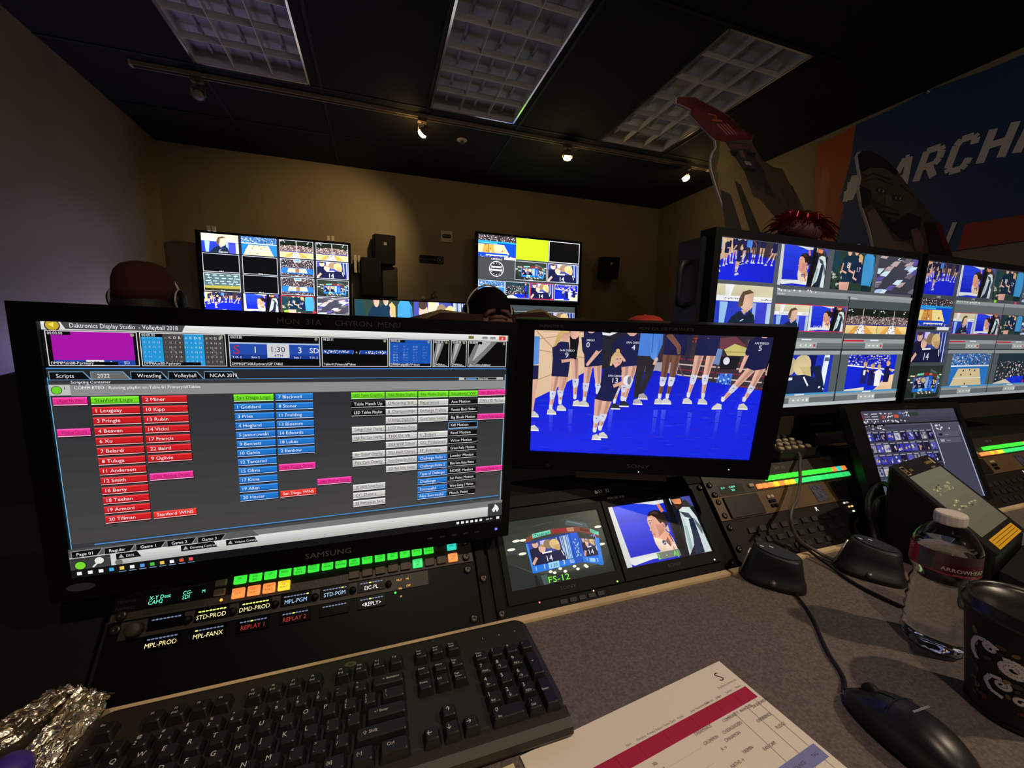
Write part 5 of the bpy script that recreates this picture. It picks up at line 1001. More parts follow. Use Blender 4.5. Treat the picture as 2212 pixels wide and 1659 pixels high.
    for i, s in enumerate(['Situational VW', 'Ace Motion', 'Monster Block Motion', 'Big Block Motion', 'Kill Motion', 'Roof Motion', 'Wow Motion', 'Great Rally Motion', 'Louder Motion', 'Make Some Noise Motion', 'NOISE Motion', 'Set Point Motion', 'Were Going 5 Motion', 'Match Point']): bt(9, i*.99, s, LG if i == 0 else KK)
    c.frame(.831, .436, .915, .474, .003, (90, 170, 240)); bt(10, -.1, 'Video Window Chroma', PK); bt(10, .95, 'STAN v SD Matchup', GY); bt(10, 3, 'In-Game Reset Sets 2-3', PK); bt(10, 10, 'In-Game Reset Set 1', PK)
    R_(0, .88, 1, .915, (120, 120, 120)); c.poly([(0, .878), (.99, .866), (.99, .88), (0, .89)], (70, 72, 74))
    c.grad(.0, .912, 1, .966, (226, 226, 222), (176, 176, 172), 5); c.poly([(0, .884), (.345, .884), (.36, .915), (0, .915)], (90, 90, 90))
    for x0, x1, s in ((.004, .055, 'Page 01'), (.06, .113, 'Regular'), (.116, .17, 'Game 1'), (.174, .229, 'Game 2'), (.233, .288, 'Game 3')):
        c.poly([(x0, .888), (x1+.004, .886), (x1-.006, .916), (x0, .917)], (150, 150, 150)); c.poly([(x0+.001, .89), (x1+.002, .888), (x1-.008, .914), (x0+.001, .915)], (12, 12, 14)); c.text(x0+.009, .909, s, .018, WH, 'LEFT', .95)
    R_(0, .918, .07, .968, (60, 60, 60)); R_(.07, .918, .078, .968, (210, 210, 210)); c.text(.003, .93, 'STATUS', .013, (20, 20, 20), 'LEFT', 1.2); c.ell(.017, .95, .011, .011*A, (30, 30, 30), 18); c.ell(.017, .95, .009, .009*A, (120, 215, 50), 18); c.ell(.05, .938, .008, .008*A, (230, 230, 225), 14); c.line([(.046, .948), (.038, .963)], .006, (230, 230, 225))
    for x0, x1, s in ((.08, .118, 'DSTI'), (.2, .265, 'Dimming Control'), (.29, .35, 'Volume Control')):
        c.poly([(x0, .918), (x1, .917), (x1+.007, .943), (x0, .944)], (12, 12, 14)); c.poly([(x0+.004, .938), (x0+.009, .922), (x0+.014, .938)], (170, 170, 170)); c.text(x0+.018, .937, s, .014, WH, 'LEFT', .9)
    c.ell(.084, .956, .007, .007*A, (110, 110, 105), 14)
    R_(.955, .895, 1, .966, (60, 60, 60)); c.poly([(.968, .93), (.975, .915), (.977, .9), (.986, .915), (.99, .93), (.986, .945), (.972, .945)], WH); c.poly([(.976, .945), (.979, .93), (.983, .945)], (70, 70, 70))
    R_(0, .966, 1, 1, (16, 16, 18))
    for i, k in enumerate([WH, WH, WH, (60, 170, 230), (240, 200, 90), WH, (90, 150, 230), (70, 200, 60), (240, 200, 80), WH, (220, 90, 60), (230, 80, 80)]):
        x = .01+i*.0185; c.rect(x, .976, x+.008, .99, k); c.rect(x-.002, .996, x+.011, .999, (120, 160, 200), up=False) if i > 3 else 0
    for i in range(6): c.rect(.86+i*.014, .975, .868+i*.014, .988, (235, 235, 235), up=(i == 0))
    c.text(.95, .986, '8:09 PM', .013, WH, 'LEFT', .85); R_(.983, .973, .992, .987, WH)
t = thing('computer_monitor', (-.07, .56, .9), 'large near monitor showing rows of red, blue and grey script buttons', 'monitor')
f = mframe((-.073, .535, 1.023), 1.202, -2.68, -.967); f = f.at(0, 0, 0)
bz = panel_body(t, f, .487, .274, .0205, .0125, .0185, .027, .05, mat('gloss_black_bezel', (6, 6, 8), .4, spec=.2)); tvscreen(t, f, .487, .274, draw_near, 1.0, 1.2e-5, .0006)
b = MB(); b.text(f.at(.008, -.1545, .0062), 'SAMSUNG', .0105, 'CENTER', 1.15); b.build('maker_lettering', mat('silver_lettering', (110, 108, 104), .4, metal=.3), bz)
b = MB(); b.text(f.at(.03, .1425, .0062), 'MON  31A     CHYRON  MENU', .0092, 'CENTER', 1.1); b.build('label_lettering', mat('dim_lettering', (52, 50, 48), .5), bz)
b = MB(); b.lathe(f.at(.236, -.1505, .006), [(.0022, 0), (.0016, .0006)], 10); b.build('power_led', ebtn((120, 120, 255), .9), bz)
b = MB()
for k in range(5): b.box(f, .135+k*.017, .142+k*.017, -.1515, -.1495, .006, .0066)
b.build('menu_marks', mat('dim_lettering', (52, 50, 48), .5), bz)
b = MB(); b.prism(f, [(-.238+.012*cos(a), -.149+.0045*sin(a)) for a in [2*pi*k/20 for k in range(20)]], .006, .0064); b.build('oval_badge', mat('dim_badge', (58, 60, 66), .35), bz)
vesa(t, f, .05, .0); arm(t, [f(0, 0, -.06), f(0, -.02, -.12), V((-.1, .74, .97)), V((-.1, .74, .8935))], [.014, .014, .018, .03])
# ---- broadcast monitor
def draw_sony(c): pic_players(c, True)
t = thing('broadcast_monitor', (.41, .58, .9), 'smaller angled broadcast monitor showing volleyball players on a blue court', 'monitor')
f = mframe((.41, .538, 1.06), -21.351, -7.443, -1.095); bz = panel_body(t, f, .366, .206, .0305, .034, .0165, .0325, .085, mat('black_monitor_shell', (8, 8, 11), .5, spec=.16)); tvscreen(t, f, .366, .206, draw_sony, 1.0, 1.2e-5, .0006)
b = MB(); b.text(f.at(-.157, .108, .0062), 'TRIMASTER EL', .0062, 'CENTER', 1.0); b.text(f.at(-.0, -.1245, .0062), 'SONY', .0095, 'CENTER', 1.5); b.text(f.at(.02, .1085, .0062), 'MON  32A  CG PGM VIA RTR', .0066, 'CENTER', 1.0); b.build('lettering', mat('faint_lettering', (70, 66, 62), .5), bz)
for x, y in ((.0, -.1305), (.148, -.119)):
    b = MB(); b.lathe(f.at(x+.002, y-.001, .006), [(.0011, 0), (.0007, .0007)], 8); b.build('led', ebtn((235, 255, 240), 1.2), bz)
b = MB(); b.rings([[f(-.152+r*cos(2*pi*k/16), -.1265+r*sin(2*pi*k/16), .0062) for k in range(16)] for r in (.0026, .002)], False, False); b.build('input_mark', mat('faint_lettering', (70, 66, 62), .5), bz)
vesa(t, f, .085, -.03); arm(t, [f(0, -.03, -.095), f(0, -.05, -.12), V((.5, .73, .95)), V((.5, .73, .8935))], [.014, .014, .02, .03])
b = MB(); b.box(f, -.1, .06, -.16, -.145, -.08, -.02); b.tube([f(-.02, -.14, -.05), f(-.02, -.155, -.05)], .02, 12); b.build('foot_bracket', mat('brown_metal', (80, 66, 50), .5, metal=.3), t)
# ---- two tile monitors on the right
GRY = (104, 110, 112); G2 = (150, 156, 158)
def vplay(c, x0, x1, y, col):
    c.rect(x0, y, x1, y+.03, G2); 
    if col: c.rect(x0, y+.008, x0+(x1-x0)*.32, y+.018, col)
    else: c.rect(x0, y, x1, y+.012, (70, 150, 200))
    c.rect(x0, y+.03, x1, y+.07, GRY); m = (x0+x1)/2; c.rect(m-.055, y+.025, m+.05, y+.064, (170, 176, 172)); c.rect(m-.03, y+.006, m+.02, y+.013, WH)
    for k in range(3): c.poly([(m-.04+k*.025, y+.045), (m-.028+k*.025, y+.038), (m-.028+k*.025, y+.052)], WH, up=(k == 0))
    c.rect(m+.033, y+.037, m+.043, y+.054, (210, 50, 60) if col else WH)
def draw_tilesA(c):
    c.rect(0, 0, 1, 1, (84, 88, 94))
    for x0, y0, x1, y1, fn in ((.003, .004, .246, .232, pic_players), (.262, .004, .49, .238, pic_side), (.518, .004, .745, .242, pic_team), (.765, .004, .998, .246, pic_blur), (.0, .255, .245, .49, pic_woman)): s = c.sub(x0, y0, x1, y1); fn(s)
    c.rect(.256, .262, 1, .28, G2); c.speck(.258, .26, .45, .272, [WH], 16, 1, .8)
    for x0, x1 in ((.258, .62), (.628, .995)):
        c.rect(x0, .28, x1, .315, (140, 146, 148)); c.rect(x0, .3, x1, .555, (72, 80, 84)); c.line([(x0, .28), (x0, .62)], .004, WH); c.text(x0+.01, .294, 'Clip Name', .014, WH)
    s = c.sub(.26, .352, .43, .51); pic_woman(s); s = c.sub(.432, .352, .62, .51); pic_side(s); c.frame(.258, .348, .622, .514, .004, (225, 50, 70)); c.text(.46, .495, '(1)CAM2', .03, WH)
    s = c.sub(.63, .355, .81, .52); pic_net(s); s = c.sub(.812, .355, .993, .52); pic_net(s)
    vplay(c, .258, .62, .555, (214, 30, 50)); vplay(c, .628, .995, .555, (214, 30, 50)); c.rect(.25, .627, 1, .633, (20, 20, 24))
    for x0, x1, fn in ((.258, .62, pic_backs), (.628, .995, pic_rally)):
        c.rect(x0, .635, x1, .665, (160, 166, 168)); c.rect(x0, .66, x1, .92, (84, 94, 96)); s = c.sub(x0+.045, .664, x1-.035, .915); fn(s); vplay(c, x0, x1, .912, None)
    c.rect(.622, .28, .627, 1, (16, 16, 20)); c.rect(.25, .978, 1, 1, (186, 192, 194)); c.rect(.0, .5, .25, 1, (84, 88, 94)); s = c.sub(.002, .51, .245, .74); pic_huddle(s); s = c.sub(.002, .76, .245, .99); pic_cube(s)
    c.rect(.246, .25, .256, 1, (84, 88, 94))
def draw_tilesB(c):
    c.rect(0, 0, 1, 1, (70, 76, 84))
    for x0, y0, x1, y1, fn in ((.0, .004, .222, .228, pic_players), (.24, .004, .492, .228, pic_side), (.505, .008, .74, .232, pic_team), (.755, .008, .998, .236, pic_blur), (0, .256, .223, .455, pic_court), (0, .498, .228, .722, pic_huddle), (0, .748, .24, .99, pic_cube)): s = c.sub(x0, y0, x1, y1); fn(s)
    c.rect(.52, .236, .54, .256, (150, 220, 50)); c.rect(.69, .24, .71, .26, (235, 50, 100)); c.text(.11, .25, 'CAM2', .018, WH, 'CENTER'); c.text(.36, .25, 'CAM2', .018, WH, 'CENTER'); c.rect(0, .462, .13, .48, (30, 30, 34)); c.rect(.14, .46, .222, .482, WH)
    c.rect(.236, .258, 1, .285, G2); c.speck(.24, .262, .42, .272, [WH], 14, 1, .8); c.rect(.236, .285, 1, .345, GRY)
    s = c.sub(.24, .35, .4, .505); pic_woman(s); s = c.sub(.402, .35, .6, .505); pic_side(s); c.frame(.238, .346, .602, .508, .003, (220, 60, 80)); s = c.sub(.606, .35, .79, .5); pic_team(s); s = c.sub(.79, .35, .99, .5); pic_blur(s)
    c.rect(.24, .508, 1, .55, (72, 80, 84)); vplay(c, .24, .6, .552, (200, 40, 60)); vplay(c, .604, .995, .552, (200, 40, 60)); c.rect(.236, .622, 1, .628, (20, 20, 24))
    for x0, x1, fn in ((.245, .6, pic_overhead), (.606, .99, pic_floor)): c.rect(x0, .63, x1, .655, (150, 156, 158)); c.rect(x0, .655, x1, .92, (84, 94, 96)); s = c.sub(x0+.04, .658, x1-.02, .925); fn(s); vplay(c, x0, x1, .91, None)
    c.rect(.6, .26, .604, 1, (30, 32, 36)); c.rect(.243, .978, 1, 1, (170, 176, 180))
LM = mat('black_monitor_shell', (8, 8, 11), .5, spec=.16)
t = thing('multiview_monitor', (.909, .65, .9), 'tile monitor with a side handle, left one of the two big right hand monitors', 'monitor', 'big tile monitors on the right')
fA = mframe((.909, .615, 1.177), .371, -2.151, 0); bz = panel_body(t, fA, .597, .3358, .016, .008, .0145, .02, .07, LM); tvscreen(t, fA, .597, .3358, draw_tilesA, 1.0, 1.2e-5, .0006)
b = MB(); HX = -.597/2-.016
b.prism(fA, rrect(HX-.012, -.012, HX, .168, .004), -.075, -.014); b.build('side_cheek', mat('grey_side_metal', (34, 36, 42), .45), t)
b = MB(); b.tube([fA(HX-.010, .125, -.045), fA(HX-.024, .122, -.045), fA(HX-.029, .11, -.045), fA(HX-.030, .06, -.045), fA(HX-.027, .044, -.045), fA(HX-.01, .04, -.045)], .006, 10); b.build('handle', mat('grey_side_metal', (34, 36, 42), .45), t)
vesa(t, fA, .07); arm(t, [fA(0, 0, -.08), fA(0, -.05, -.12), V((.92, .74, 1.0)), V((.92, .74, .8935))], [.02, .02, .02, .035])
t = thing('multiview_monitor', (1.53, .65, .9), 'tile monitor cut off by the right edge, right one of the two big monitors', 'monitor', 'big tile monitors on the right')
fB = mframe((1.236+.2985, .617, 1.177), .45, -2.2, 0); bz = panel_body(t, fB, .597, .3358, .0075, .014, .0145, .02, .07, LM); tvscreen(t, fB, .597, .3358, draw_tilesB, .85, 1.2e-5, .0006)
vesa(t, fB, .07); arm(t, [fB(0, 0, -.08), fB(0, -.05, -.12), V((1.55, .74, 1.0)), V((1.55, .74, .8935))], [.02, .02, .02, .035])
# ---- tilted tablet monitor
def draw_tab(c):
    c.rect(0, 0, 1, 1, (84, 86, 108)); c.grad(0, 0, 1, .14, (82, 80, 98), (64, 64, 82), 3); c.rect(.0, .02, .03, .1, (190, 60, 90)); 
    for j in range(3): c.rect(.05, .03+j*.03, .09+.01*j, .036+j*.03, WH, up=(j == 0)); c.rect(.12, .03+j*.03, .18, .038+j*.03, WH, up=False)
    c.text(.05, .068, 'Source', .016, (240, 130, 90)); c.rect(.22, .055, .245, .09, (220, 80, 50)); c.rect(.345, .05, .39, .085, (225, 90, 60)); c.speck(.2, .025, .34, .04, [WH], 7, 1, .9); c.speck(.25, .06, .34, .08, [WH], 5, 1, .9); c.rect(.4, .02, .43, .045, (80, 120, 220)); c.speck(.44, .02, .5, .08, [WH, (120, 150, 220)], 4, 2, .9); c.rect(.5, .03, .6, .07, (50, 60, 50))
    c.speck(.01, .11, .45, .135, [WH], 26, 1, .8); c.rect(0, .143, 1, .158, (14, 14, 22)); c.rect(0, .158, .22, .175, (24, 24, 34)); c.speck(.02, .16, .2, .172, [WH], 8, 1, .6); c.rect(0, .175, .7, .22, (70, 72, 90)); c.speck(.02, .19, .24, .21, [WH], 8, 1, .4)
    for j in range(5):
        for i in range(10):
            x, y = .012+i*.068, .235+j*.125; c.rect(x-.004, y-.006, x+.06, y+.112, (40, 42, 60), up=(i == 0))
    R = random.Random(3); c.up()
    for j in range(4):
        for i in range(10):
            if j == 3 and i > 2: continue
            x, y = .012+i*.068, .235+j*.125; k = R.choice([(150, 150, 170), (60, 60, 190), (200, 200, 215), (90, 90, 200), (30, 24, 60)]); c.rect(x, y+.02, x+.055, y+.1, k, up=False)
    c.up(); R = random.Random(4)
    for j in range(4):
        for i in range(10):
            if j == 3 and i > 2: continue
            x, y = .012+i*.068, .235+j*.125; c.rect(x, y+.0, x+.05, y+.012, (170, 170, 190), up=False)
            for k in range(4): a, e = x+R.random()*.04, y+.03+R.random()*.05; c._poly([(a, e), (a+.014, e-.012), (a+.018, e+.014), (a+.004, e+.02)], R.choice([(220, 220, 230), (30, 30, 50), (110, 110, 215), (200, 160, 140)]))
    c.rect(0, .74, .7, 1, (96, 100, 124)); c.rect(.7, .158, 1, 1, (70, 72, 92)); c.rect(.7, .158, 1, .3, (84, 86, 104)); c.speck(.72, .19, .9, .24, [WH], 9, 2, .5)
    for j in range(2): c.rect(.72, .27+j*.07, .96, .325+j*.07, (92, 94, 114)); c.rect(.74, .285+j*.07, .78, .31+j*.07, (30, 30, 46) if j == 0 else (190, 190, 200)); c.text(.8, .305+j*.07, 'Timeline', .018, (200, 200, 215))
    c.rect(.694, .16, .702, .62, (210, 212, 235)); c.rect(.985, .2, .995, 1, (190, 192, 225))
t = thing('tablet_monitor', (1.17, .57, .78), 'tilted touch monitor with a grid of small thumbnails below the big tile monitors', 'monitor')
K = .80; TL = V((0, 0, CZ))+V((1.234, .71, .962-CZ))*K; fT = mframe((0, 0, 0), -6.316, 22.33, 0); w, h = .35*K, .245*K; fT = Fr(TL+fT.X*w/2-fT.Y*h/2, fT.X, fT.Y)
bz = panel_body(t, fT, w, h, .038, .012, .014, .008, .02, mat('black_tablet_shell', (14, 14, 16), .3)); tvscreen(t, fT, w, h, draw_tab, .8, 1.5e-5, .0006)
b = MB(); b.text(fT.at(.0, h/2+.004, .0062), 'TERADEK', .006, 'CENTER', 1.2) if False else b.text(fT.at(.0, h/2+.0035, .0062), 'TRICASTER', .006, 'CENTER', 1.1); b.build('maker_lettering', mat('dim_lettering', (52, 50, 48), .5), bz)
# ---- touch panel in a thick black wedge case
K = 1.82; U_ = lambda p: V((0, 0, CZ))+V((p[0], p[1], p[2]-CZ))*K
a_, b_, c_, d_ = U_((.505, .239, 1.018)), U_((.598, .257, 1.015)), U_((.607, .206, .976)), U_((.514, .187, .979))
Xg = ((b_-a_)+(c_-d_)).normalized(); Yg = ((a_-d_)+(b_-c_)).normalized(); cg = (a_+b_+c_+d_)/4; fG = Fr(cg, Xg, (Yg-Xg*Yg.dot(Xg)).normalized()); wg, hg = (b_-a_).length, (a_-d_).length
t = thing('touch_panel', (cg.x, cg.y, .752), 'thick black wedge panel with a dull greenish touch screen and yellow sticker', 'touch panel')
XX0, XX1, YY0, YY1 = -wg/2-.018, wg/2+.014, -hg/2-.028, hg/2+.03
b = MB(); tp = [fG(x, y, 0) for x, y in rrect(XX0, YY0, XX1, YY1, .008, 3)]; bt_ = [V((p.x+.004*(1 if p.x < cg.x else -1), p.y, .7522 if p.z > .0 else 0)) for p in tp]
b.rings([bt_, [p-fG.Z*.004 for p in tp], [p+(cg-p)*.012 for p in tp]], True, False); b.build('case', mat('black_wedge_case', (14, 14, 16), .45, bump=.1, bscale=500), t)
c = Cv(fG, wg, hg, z0=.0007, step=2e-5); c.rect(0, 0, 1, 1, (96, 94, 74)); c.grad(0, 0, 1, 1, (104, 102, 84), (84, 80, 60), 6)
R = random.Random(9)
for x, y, n in ((.25, .3, 16), (.55, .3, 12), (.3, .55, 12), (.65, .6, 8)):
    for k in range(n): a, e = x+R.uniform(-.12, .12), y+R.uniform(-.07, .07); c.rect(a, e, a+R.uniform(.02, .07), e+.022, R.choice([(150, 140, 96), (60, 56, 40), (170, 156, 100), (120, 112, 80)]), up=(k == 0))
c.mb.build('touch_screen', vmat('dull_lcd', 1.0, .5), t, vcol=True)
b = MB(); f = fG.at(0, hg/2+.012, .0008); b.rings([[f(-wg/2+.012+r*a, r*e, 0) for a, e in ((-1, -1), (1, -1), (1, 1), (-1, 1))] for r in (.009, .0078)], False, False); b.text(f.at(-wg/2+.012, -.004), 'GV', .0095, 'CENTER'); b.text(f.at(-wg/2+.037, -.004), 'GVG', .007, 'CENTER'); b.text(f.at(wg/2-.03, -.001), 'KARRERA', .0085, 'CENTER'); b.text(f.at(wg/2-.033, -.011), 'K-FRAME', .0055, 'CENTER'); b.box(f, wg/2-.011, wg/2-.003, -.004, .01, .0, .0005); b.build('lettering', mat('gold_lettering', (190, 170, 120), .5), t)
b = MB(); b.box(fG, -wg/2+.01, wg/2-.012, YY0+.004, YY0+.021, .0005, .0012); b.mat(1)
for k in range(3): b.box(fG, -wg/2+.018, wg/2-.02, YY0+.0078+k*.0045, YY0+.0086+k*.0045, .0012, .0015)
b.build('yellow_sticker', [mat('yellow_sticker_vinyl', (232, 176, 30), .5), mat('sticker_print', (90, 66, 10), .5)], t)
t = thing('key_panel', (1.16, .30, .752), 'low black key panel with whitish green lit keys in front of the touch panel', 'key panel')
_kx = V((fG.X.x, fG.X.y, 0)).normalized(); _kc = fG(wg/2+.0, YY0-.066, 0); fk = Fr((_kc.x, _kc.y, .784), _kx, V((-_kx.y, _kx.x, .25)).normalized()); b = MB(); kp_ = [fk(x, y, 0) for x, y in ((-.19, -.05), (.12, -.05), (.12, .05), (-.19, .05))]
b.rings([[V((p.x, p.y, .7522)) for p in kp_], kp_], True, False); b.build('case', mat('black_wedge_case', (14, 14, 16), .45), t)
for j in range(3):
    for i in range(5): b = MB(); b.box(fk, -.115+i*.026, -.093+i*.026, .012-j*.02, .028-j*.02, 0, .004, .001); b.build('lit_key', mat('pale_green_lit_key', (150, 190, 140), .4, em=(150, 200, 140), ems=.35), t)
# ---- things behind / under the monitors
t = thing('button_box', (.9, .66, .893), 'small keypad with pale round keys on the console top behind the angled monitor', 'keypad')
f = Fr((.885, .655, .915), (1, 0, 0), (0, .95, .12)); b = MB(); b.box(f, -.05, .06, -.04, .045, -.022, 0, .003); b.build('case', RPM, t)
for j in range(4):
    for i in range(5): b = MB(); b.lathe(f.at(-.04+i*.021, -.03+j*.02, 0), [(.0065, 0), (.006, .005), (.004, .006)], 12); b.build('round_key', mat('pale_key', (170, 156, 130), .5), t)
t = thing('equipment_tray', (1.08, .72, .893), 'black metal tray with a pale bracket under the left big tile monitor', 'tray')
b = MB(); b.box(WF, 1.0, 1.22, .655, .72, .8945, .93, .004); b.build('tray', BLKM, t)
b = MB(); b.box(WF, 1.03, 1.2, .725, .735, .8945, .99); b.build('back_plate', mat('brown_metal', (80, 66, 50), .5, metal=.3), t)
b = MB(); b.box(WF, 1.165, 1.195, .70, .72, .931, .975, .003); b.tube([(1.18, .7, .953), (1.18, .694, .953)], .007, 12); b.build('bracket', mat('pale_bracket', (120, 112, 100), .5), t)
b = MB(); b.box(WF, 1.0, 1.2, .652, .6545, .8945, .9); b.build('edge_strip', mat('brown_metal', (80, 66, 50), .5, metal=.3), t)
# ---- red tinsel wig behind the left big monitor
t = thing('tinsel_wig', (1.0, .67, 1.36), 'shiny dark red tinsel wig lying on top of the left big tile monitor', 'wig')
TIN = mat('red_tinsel', (104, 6, 20), .25, metal=.8); R = random.Random(11)
cw = ony(1728, 498, .67); b = MB(); b.ell(cw-V((0, 0, .004)), .058, .03, .026, 14, 8); b.build('wig_base', mat('dark_red_net', (52, 8, 14), .8), t)
b = MB()
for k in range(260):
    a = R.uniform(0, 2*pi); e = R.uniform(-.1, 1.3); d = V((cos(a)*cos(e)*1.2, sin(a)*cos(e)*.55, max(.1, sin(e))*.7)); p = cw+d*.038; L = R.uniform(.02, .042)
    q = V((d.x+R.uniform(-.5, .9), d.y*.6, d.z*.5+R.uniform(-.2, .5))).normalized(); r = V((q.x*1.0, q.y*.4, -.9)).normalized(); s = q.cross(V((0, 1, .3))).normalized()*.0014
    P = [p, p+q*L*.5, p+q*L*.8+r*L*.3, p+q*L*.9+r*L*.8]
    if P[-1].z < 1.3615: P[-1].z = 1.3625
    vs = [v for x in P for v in (x-s, x+s)]; b.add(vs, [(0, 1, 3, 2), (2, 3, 5, 4), (4, 5, 7, 6)])
setp(b.build('tinsel_strands', TIN, t), kind='stuff')
# ================================================================ THINGS ON THE DESK
DZ = .7505
# ---- keyboard
KU = .01905; KX, KY = -.256, .421
KB = mat('black_keyboard_plastic', (42, 37, 30), .45, bump=.15, bscale=900); KEY = mat('black_keycap', (26, 24, 24), .4, bump=.1, bscale=1200); LEG = mat('key_legend_white', (225, 222, 214), .6)
t = thing('computer_keyboard', (-.045, .39, DZ), 'black full-size keyboard with white letters lying in front of the console', 'keyboard')
fk = Fr((0, 0, .7705), (1, 0, 0), (0, 1, .02)); x0, x1, y0, y1 = -.279, .180, .334, .473
b = MB(); ol = rrect(x0, y0, x1, y1, .016, 6)
def kring(k, z): return [V((x0+(x1-x0)/2+(p[0]-(x0+x1)/2)*k, (y0+y1)/2+(p[1]-(y0+y1)/2)*(1-(1-k)*2), z)) for p in ol]
b.rings([kring(.985, DZ), kring(1.0, DZ+.006), kring(1.0, DZ+.015), kring(.993, DZ+.0195), kring(.97, DZ+.0205)], True, False)
N = 12; pr = [(.336, DZ+.0205), (.332, DZ+.0208), (.324, DZ+.019), (.317, DZ+.0145), (.3155, DZ+.008), (.319, DZ+.002), (.336, DZ+.0005)]
b.rings([[V((x, y, z)) for y, z in pr] for x in (x0+.003, x1-.003)], True, False); b.build('case', KB, t)
b = MB(); b.box(WF, x0+.008, x1-.006, .3160, .3172, DZ+.0085, DZ+.0095); b.build('seam_line', mat('grey_seam', (70, 66, 60), .4), t)
def key(cx, cy, w=1.0, leg=(), h=1.0, name='key'):
    """cx, cy in key units; leg = [(dx, dy, text, size)]"""
    x = KX+cx*KU; yy = KY-.004-cy*KU; a, e = w*KU/2-.0011, h*KU/2-.0011; z = DZ+.0205
    b = MB(); ti = .0022
    b.rings([[V((x+px, yy+py, z)) for px, py in rrect(-a, -e, a, e, .0015, 2)], [V((x+px, yy+py+.0006, z+.0075)) for px, py in rrect(-a+ti, -e+ti, a-ti, e-ti, .0018, 2)], [V((x+px, yy+py+.0006, z+.0085)) for px, py in rrect(-a+ti+.0008, -e+ti+.0008, a-ti-.0008, e-ti-.0008, .0018, 2)]], True, False)
    b.mat(1); f = Fr((x, yy+.0006, z+.0087), (1, 0, 0), (0, 1, 0))
    for dx, dy, s, sz in leg: b.text(f.at(dx*KU-(w-1)*KU/2*(0 if w < 1.2 else .8), dy*KU), s, sz, 'LEFT', .92, 0)
    b.build(name, [KEY, LEG], t)
def std(s): return [(-.27, .02, s, .0068)]
def two(a, e): return [(-.22, .1, a, .0045), (-.22, -.22, e, .0052)]
key(0, -1.3, 1, [(-.25, .08, 'Esc', .0034)])
for i in range(12): key([2, 3, 4, 5, 6.5, 7.5, 8.5, 9.5, 11, 12, 13, 14][i], -1.3, 1, [(-.22, .1, 'F%d' % (i+1), .0034)]+([(-.25, -.14, '[oo]', .003)] if i in (1, 4, 5, 6, 7, 8, 9, 10) else []))
for i, (a, s) in enumerate((('Print', 'Scrn'), ('Scroll', 'Lock'), ('Pause', 'Break'))): key(15.5+i-.0, -1.3, 1, [(-.28, .1, a, .003), (-.28, -.1, s, .003)])
for i, (a, s) in enumerate((('~', '`'), ('!', '1'), ('@', '2'), ('#', '3'), ('$', '4'), ('%', '5'), ('^', '6'), ('&', '7'), ('*', '8'), ('(', '9'), (')', '0'), ('_', '-'), ('+', '='))): key(i, 0, 1, two(a, s))
key(13.5, 0, 2, [(.1, -.05, '\u2190 Backspace', .0036)])
key(.25, 1, 1.5, [(-.2, 0, 'Tab', .0036)])
for i, s in enumerate('QWERTYUIOP'): key(1.5+i, 1, 1, std(s))
key(11.5, 1, 1, two('{', '[')); key(12.5, 1, 1, two('}', ']')); key(13.75, 1, 1.5, [(-.2, .1, '|', .004), (-.2, -.2, '\\', .004)])
key(.375, 2, 1.75, [(-.2, 0, 'Caps', .0036)])
for i, s in enumerate('ASDFGHJKL'): key(1.75+i, 2, 1, std(s))
key(10.75, 2, 1, two(':', ';')); key(11.75, 2, 1, two('"', "'")); key(13.375, 2, 2.25, [(-.1, -.05, '\u21B5 Enter', .0042)])
for i, s in enumerate('ZXCVBNM'): key(2.25+i, 3, 1, std(s))
key(9.25, 3, 1, two('<', ',')); key(10.25, 3, 1, two('>', '.')); key(11.25, 3, 1, two('?', '/')); key(13.125, 3, 2.75, [(-.2, -.08, '\u21E7 Shift', .0048)])
key(6.0, 4, 6.25); key(9.75, 4, 1.25, [(-.2, 0, 'Alt', .004)]); key(11.0, 4, 1.25, [(-.2, -.05, '[#]', .004)]); key(12.25, 4, 1.25, [(-.15, -.05, '[=]', .004)]); key(13.7, 4, 1.6, [(-.1, 0, 'Ctrl', .0044)])
for i, (a, s) in enumerate((('Insert', ''), ('Home', ''), ('Page', 'Up'), ('Delete', ''), ('End', ''), ('Page', 'Down'))): key(15.5+i % 3, i//3, 1, [(-.3, .05, a, .0032), (-.3, -.15, s, .0032)] if s else [(-.3, 0, a, .0034)])
key(16.5, 3, 1, [(-.15, -.1, '\u2191', .007)])
for i, s in enumerate('\u2190\u2193\u2192'): key(15.5+i, 4, 1, [(-.25, -.1, s, .007)])
key(19, 0, 1, [(-.28, .1, 'Num', .0034), (-.28, -.1, 'Lock', .0034)]); key(20, 0, 1, std('/')); key(21, 0, 1, std('*')); key(22, 0, 1, std('-'))
for i, (a, s) in enumerate((('7', 'Home'), ('8', '\u2191'), ('9', 'PgUp'), ('4', '\u2190'), ('5', ''), ('6', '\u2192'), ('1', 'End'), ('2', '\u2193'), ('3', 'PgDn'))): key(19+i % 3, 1+i//3, 1, [(-.25, .06, a, .0068), (-.2, -.28, s, .0032 if len(s) > 1 else .0058)])
key(19.5, 4, 2, [(-.25, .06, '0', .0068), (-.2, -.28, 'Ins', .0034)]); key(21, 4, 1, [(-.15, .1, '.', .006), (-.2, -.2, 'Del', .0036)]); key(22, 1.5, 1, [(-.15, 0, '+', .005)], 2); key(22, 3.5, 1, [(-.3, 0, 'Enter', .0038)], 2)
b = MB()
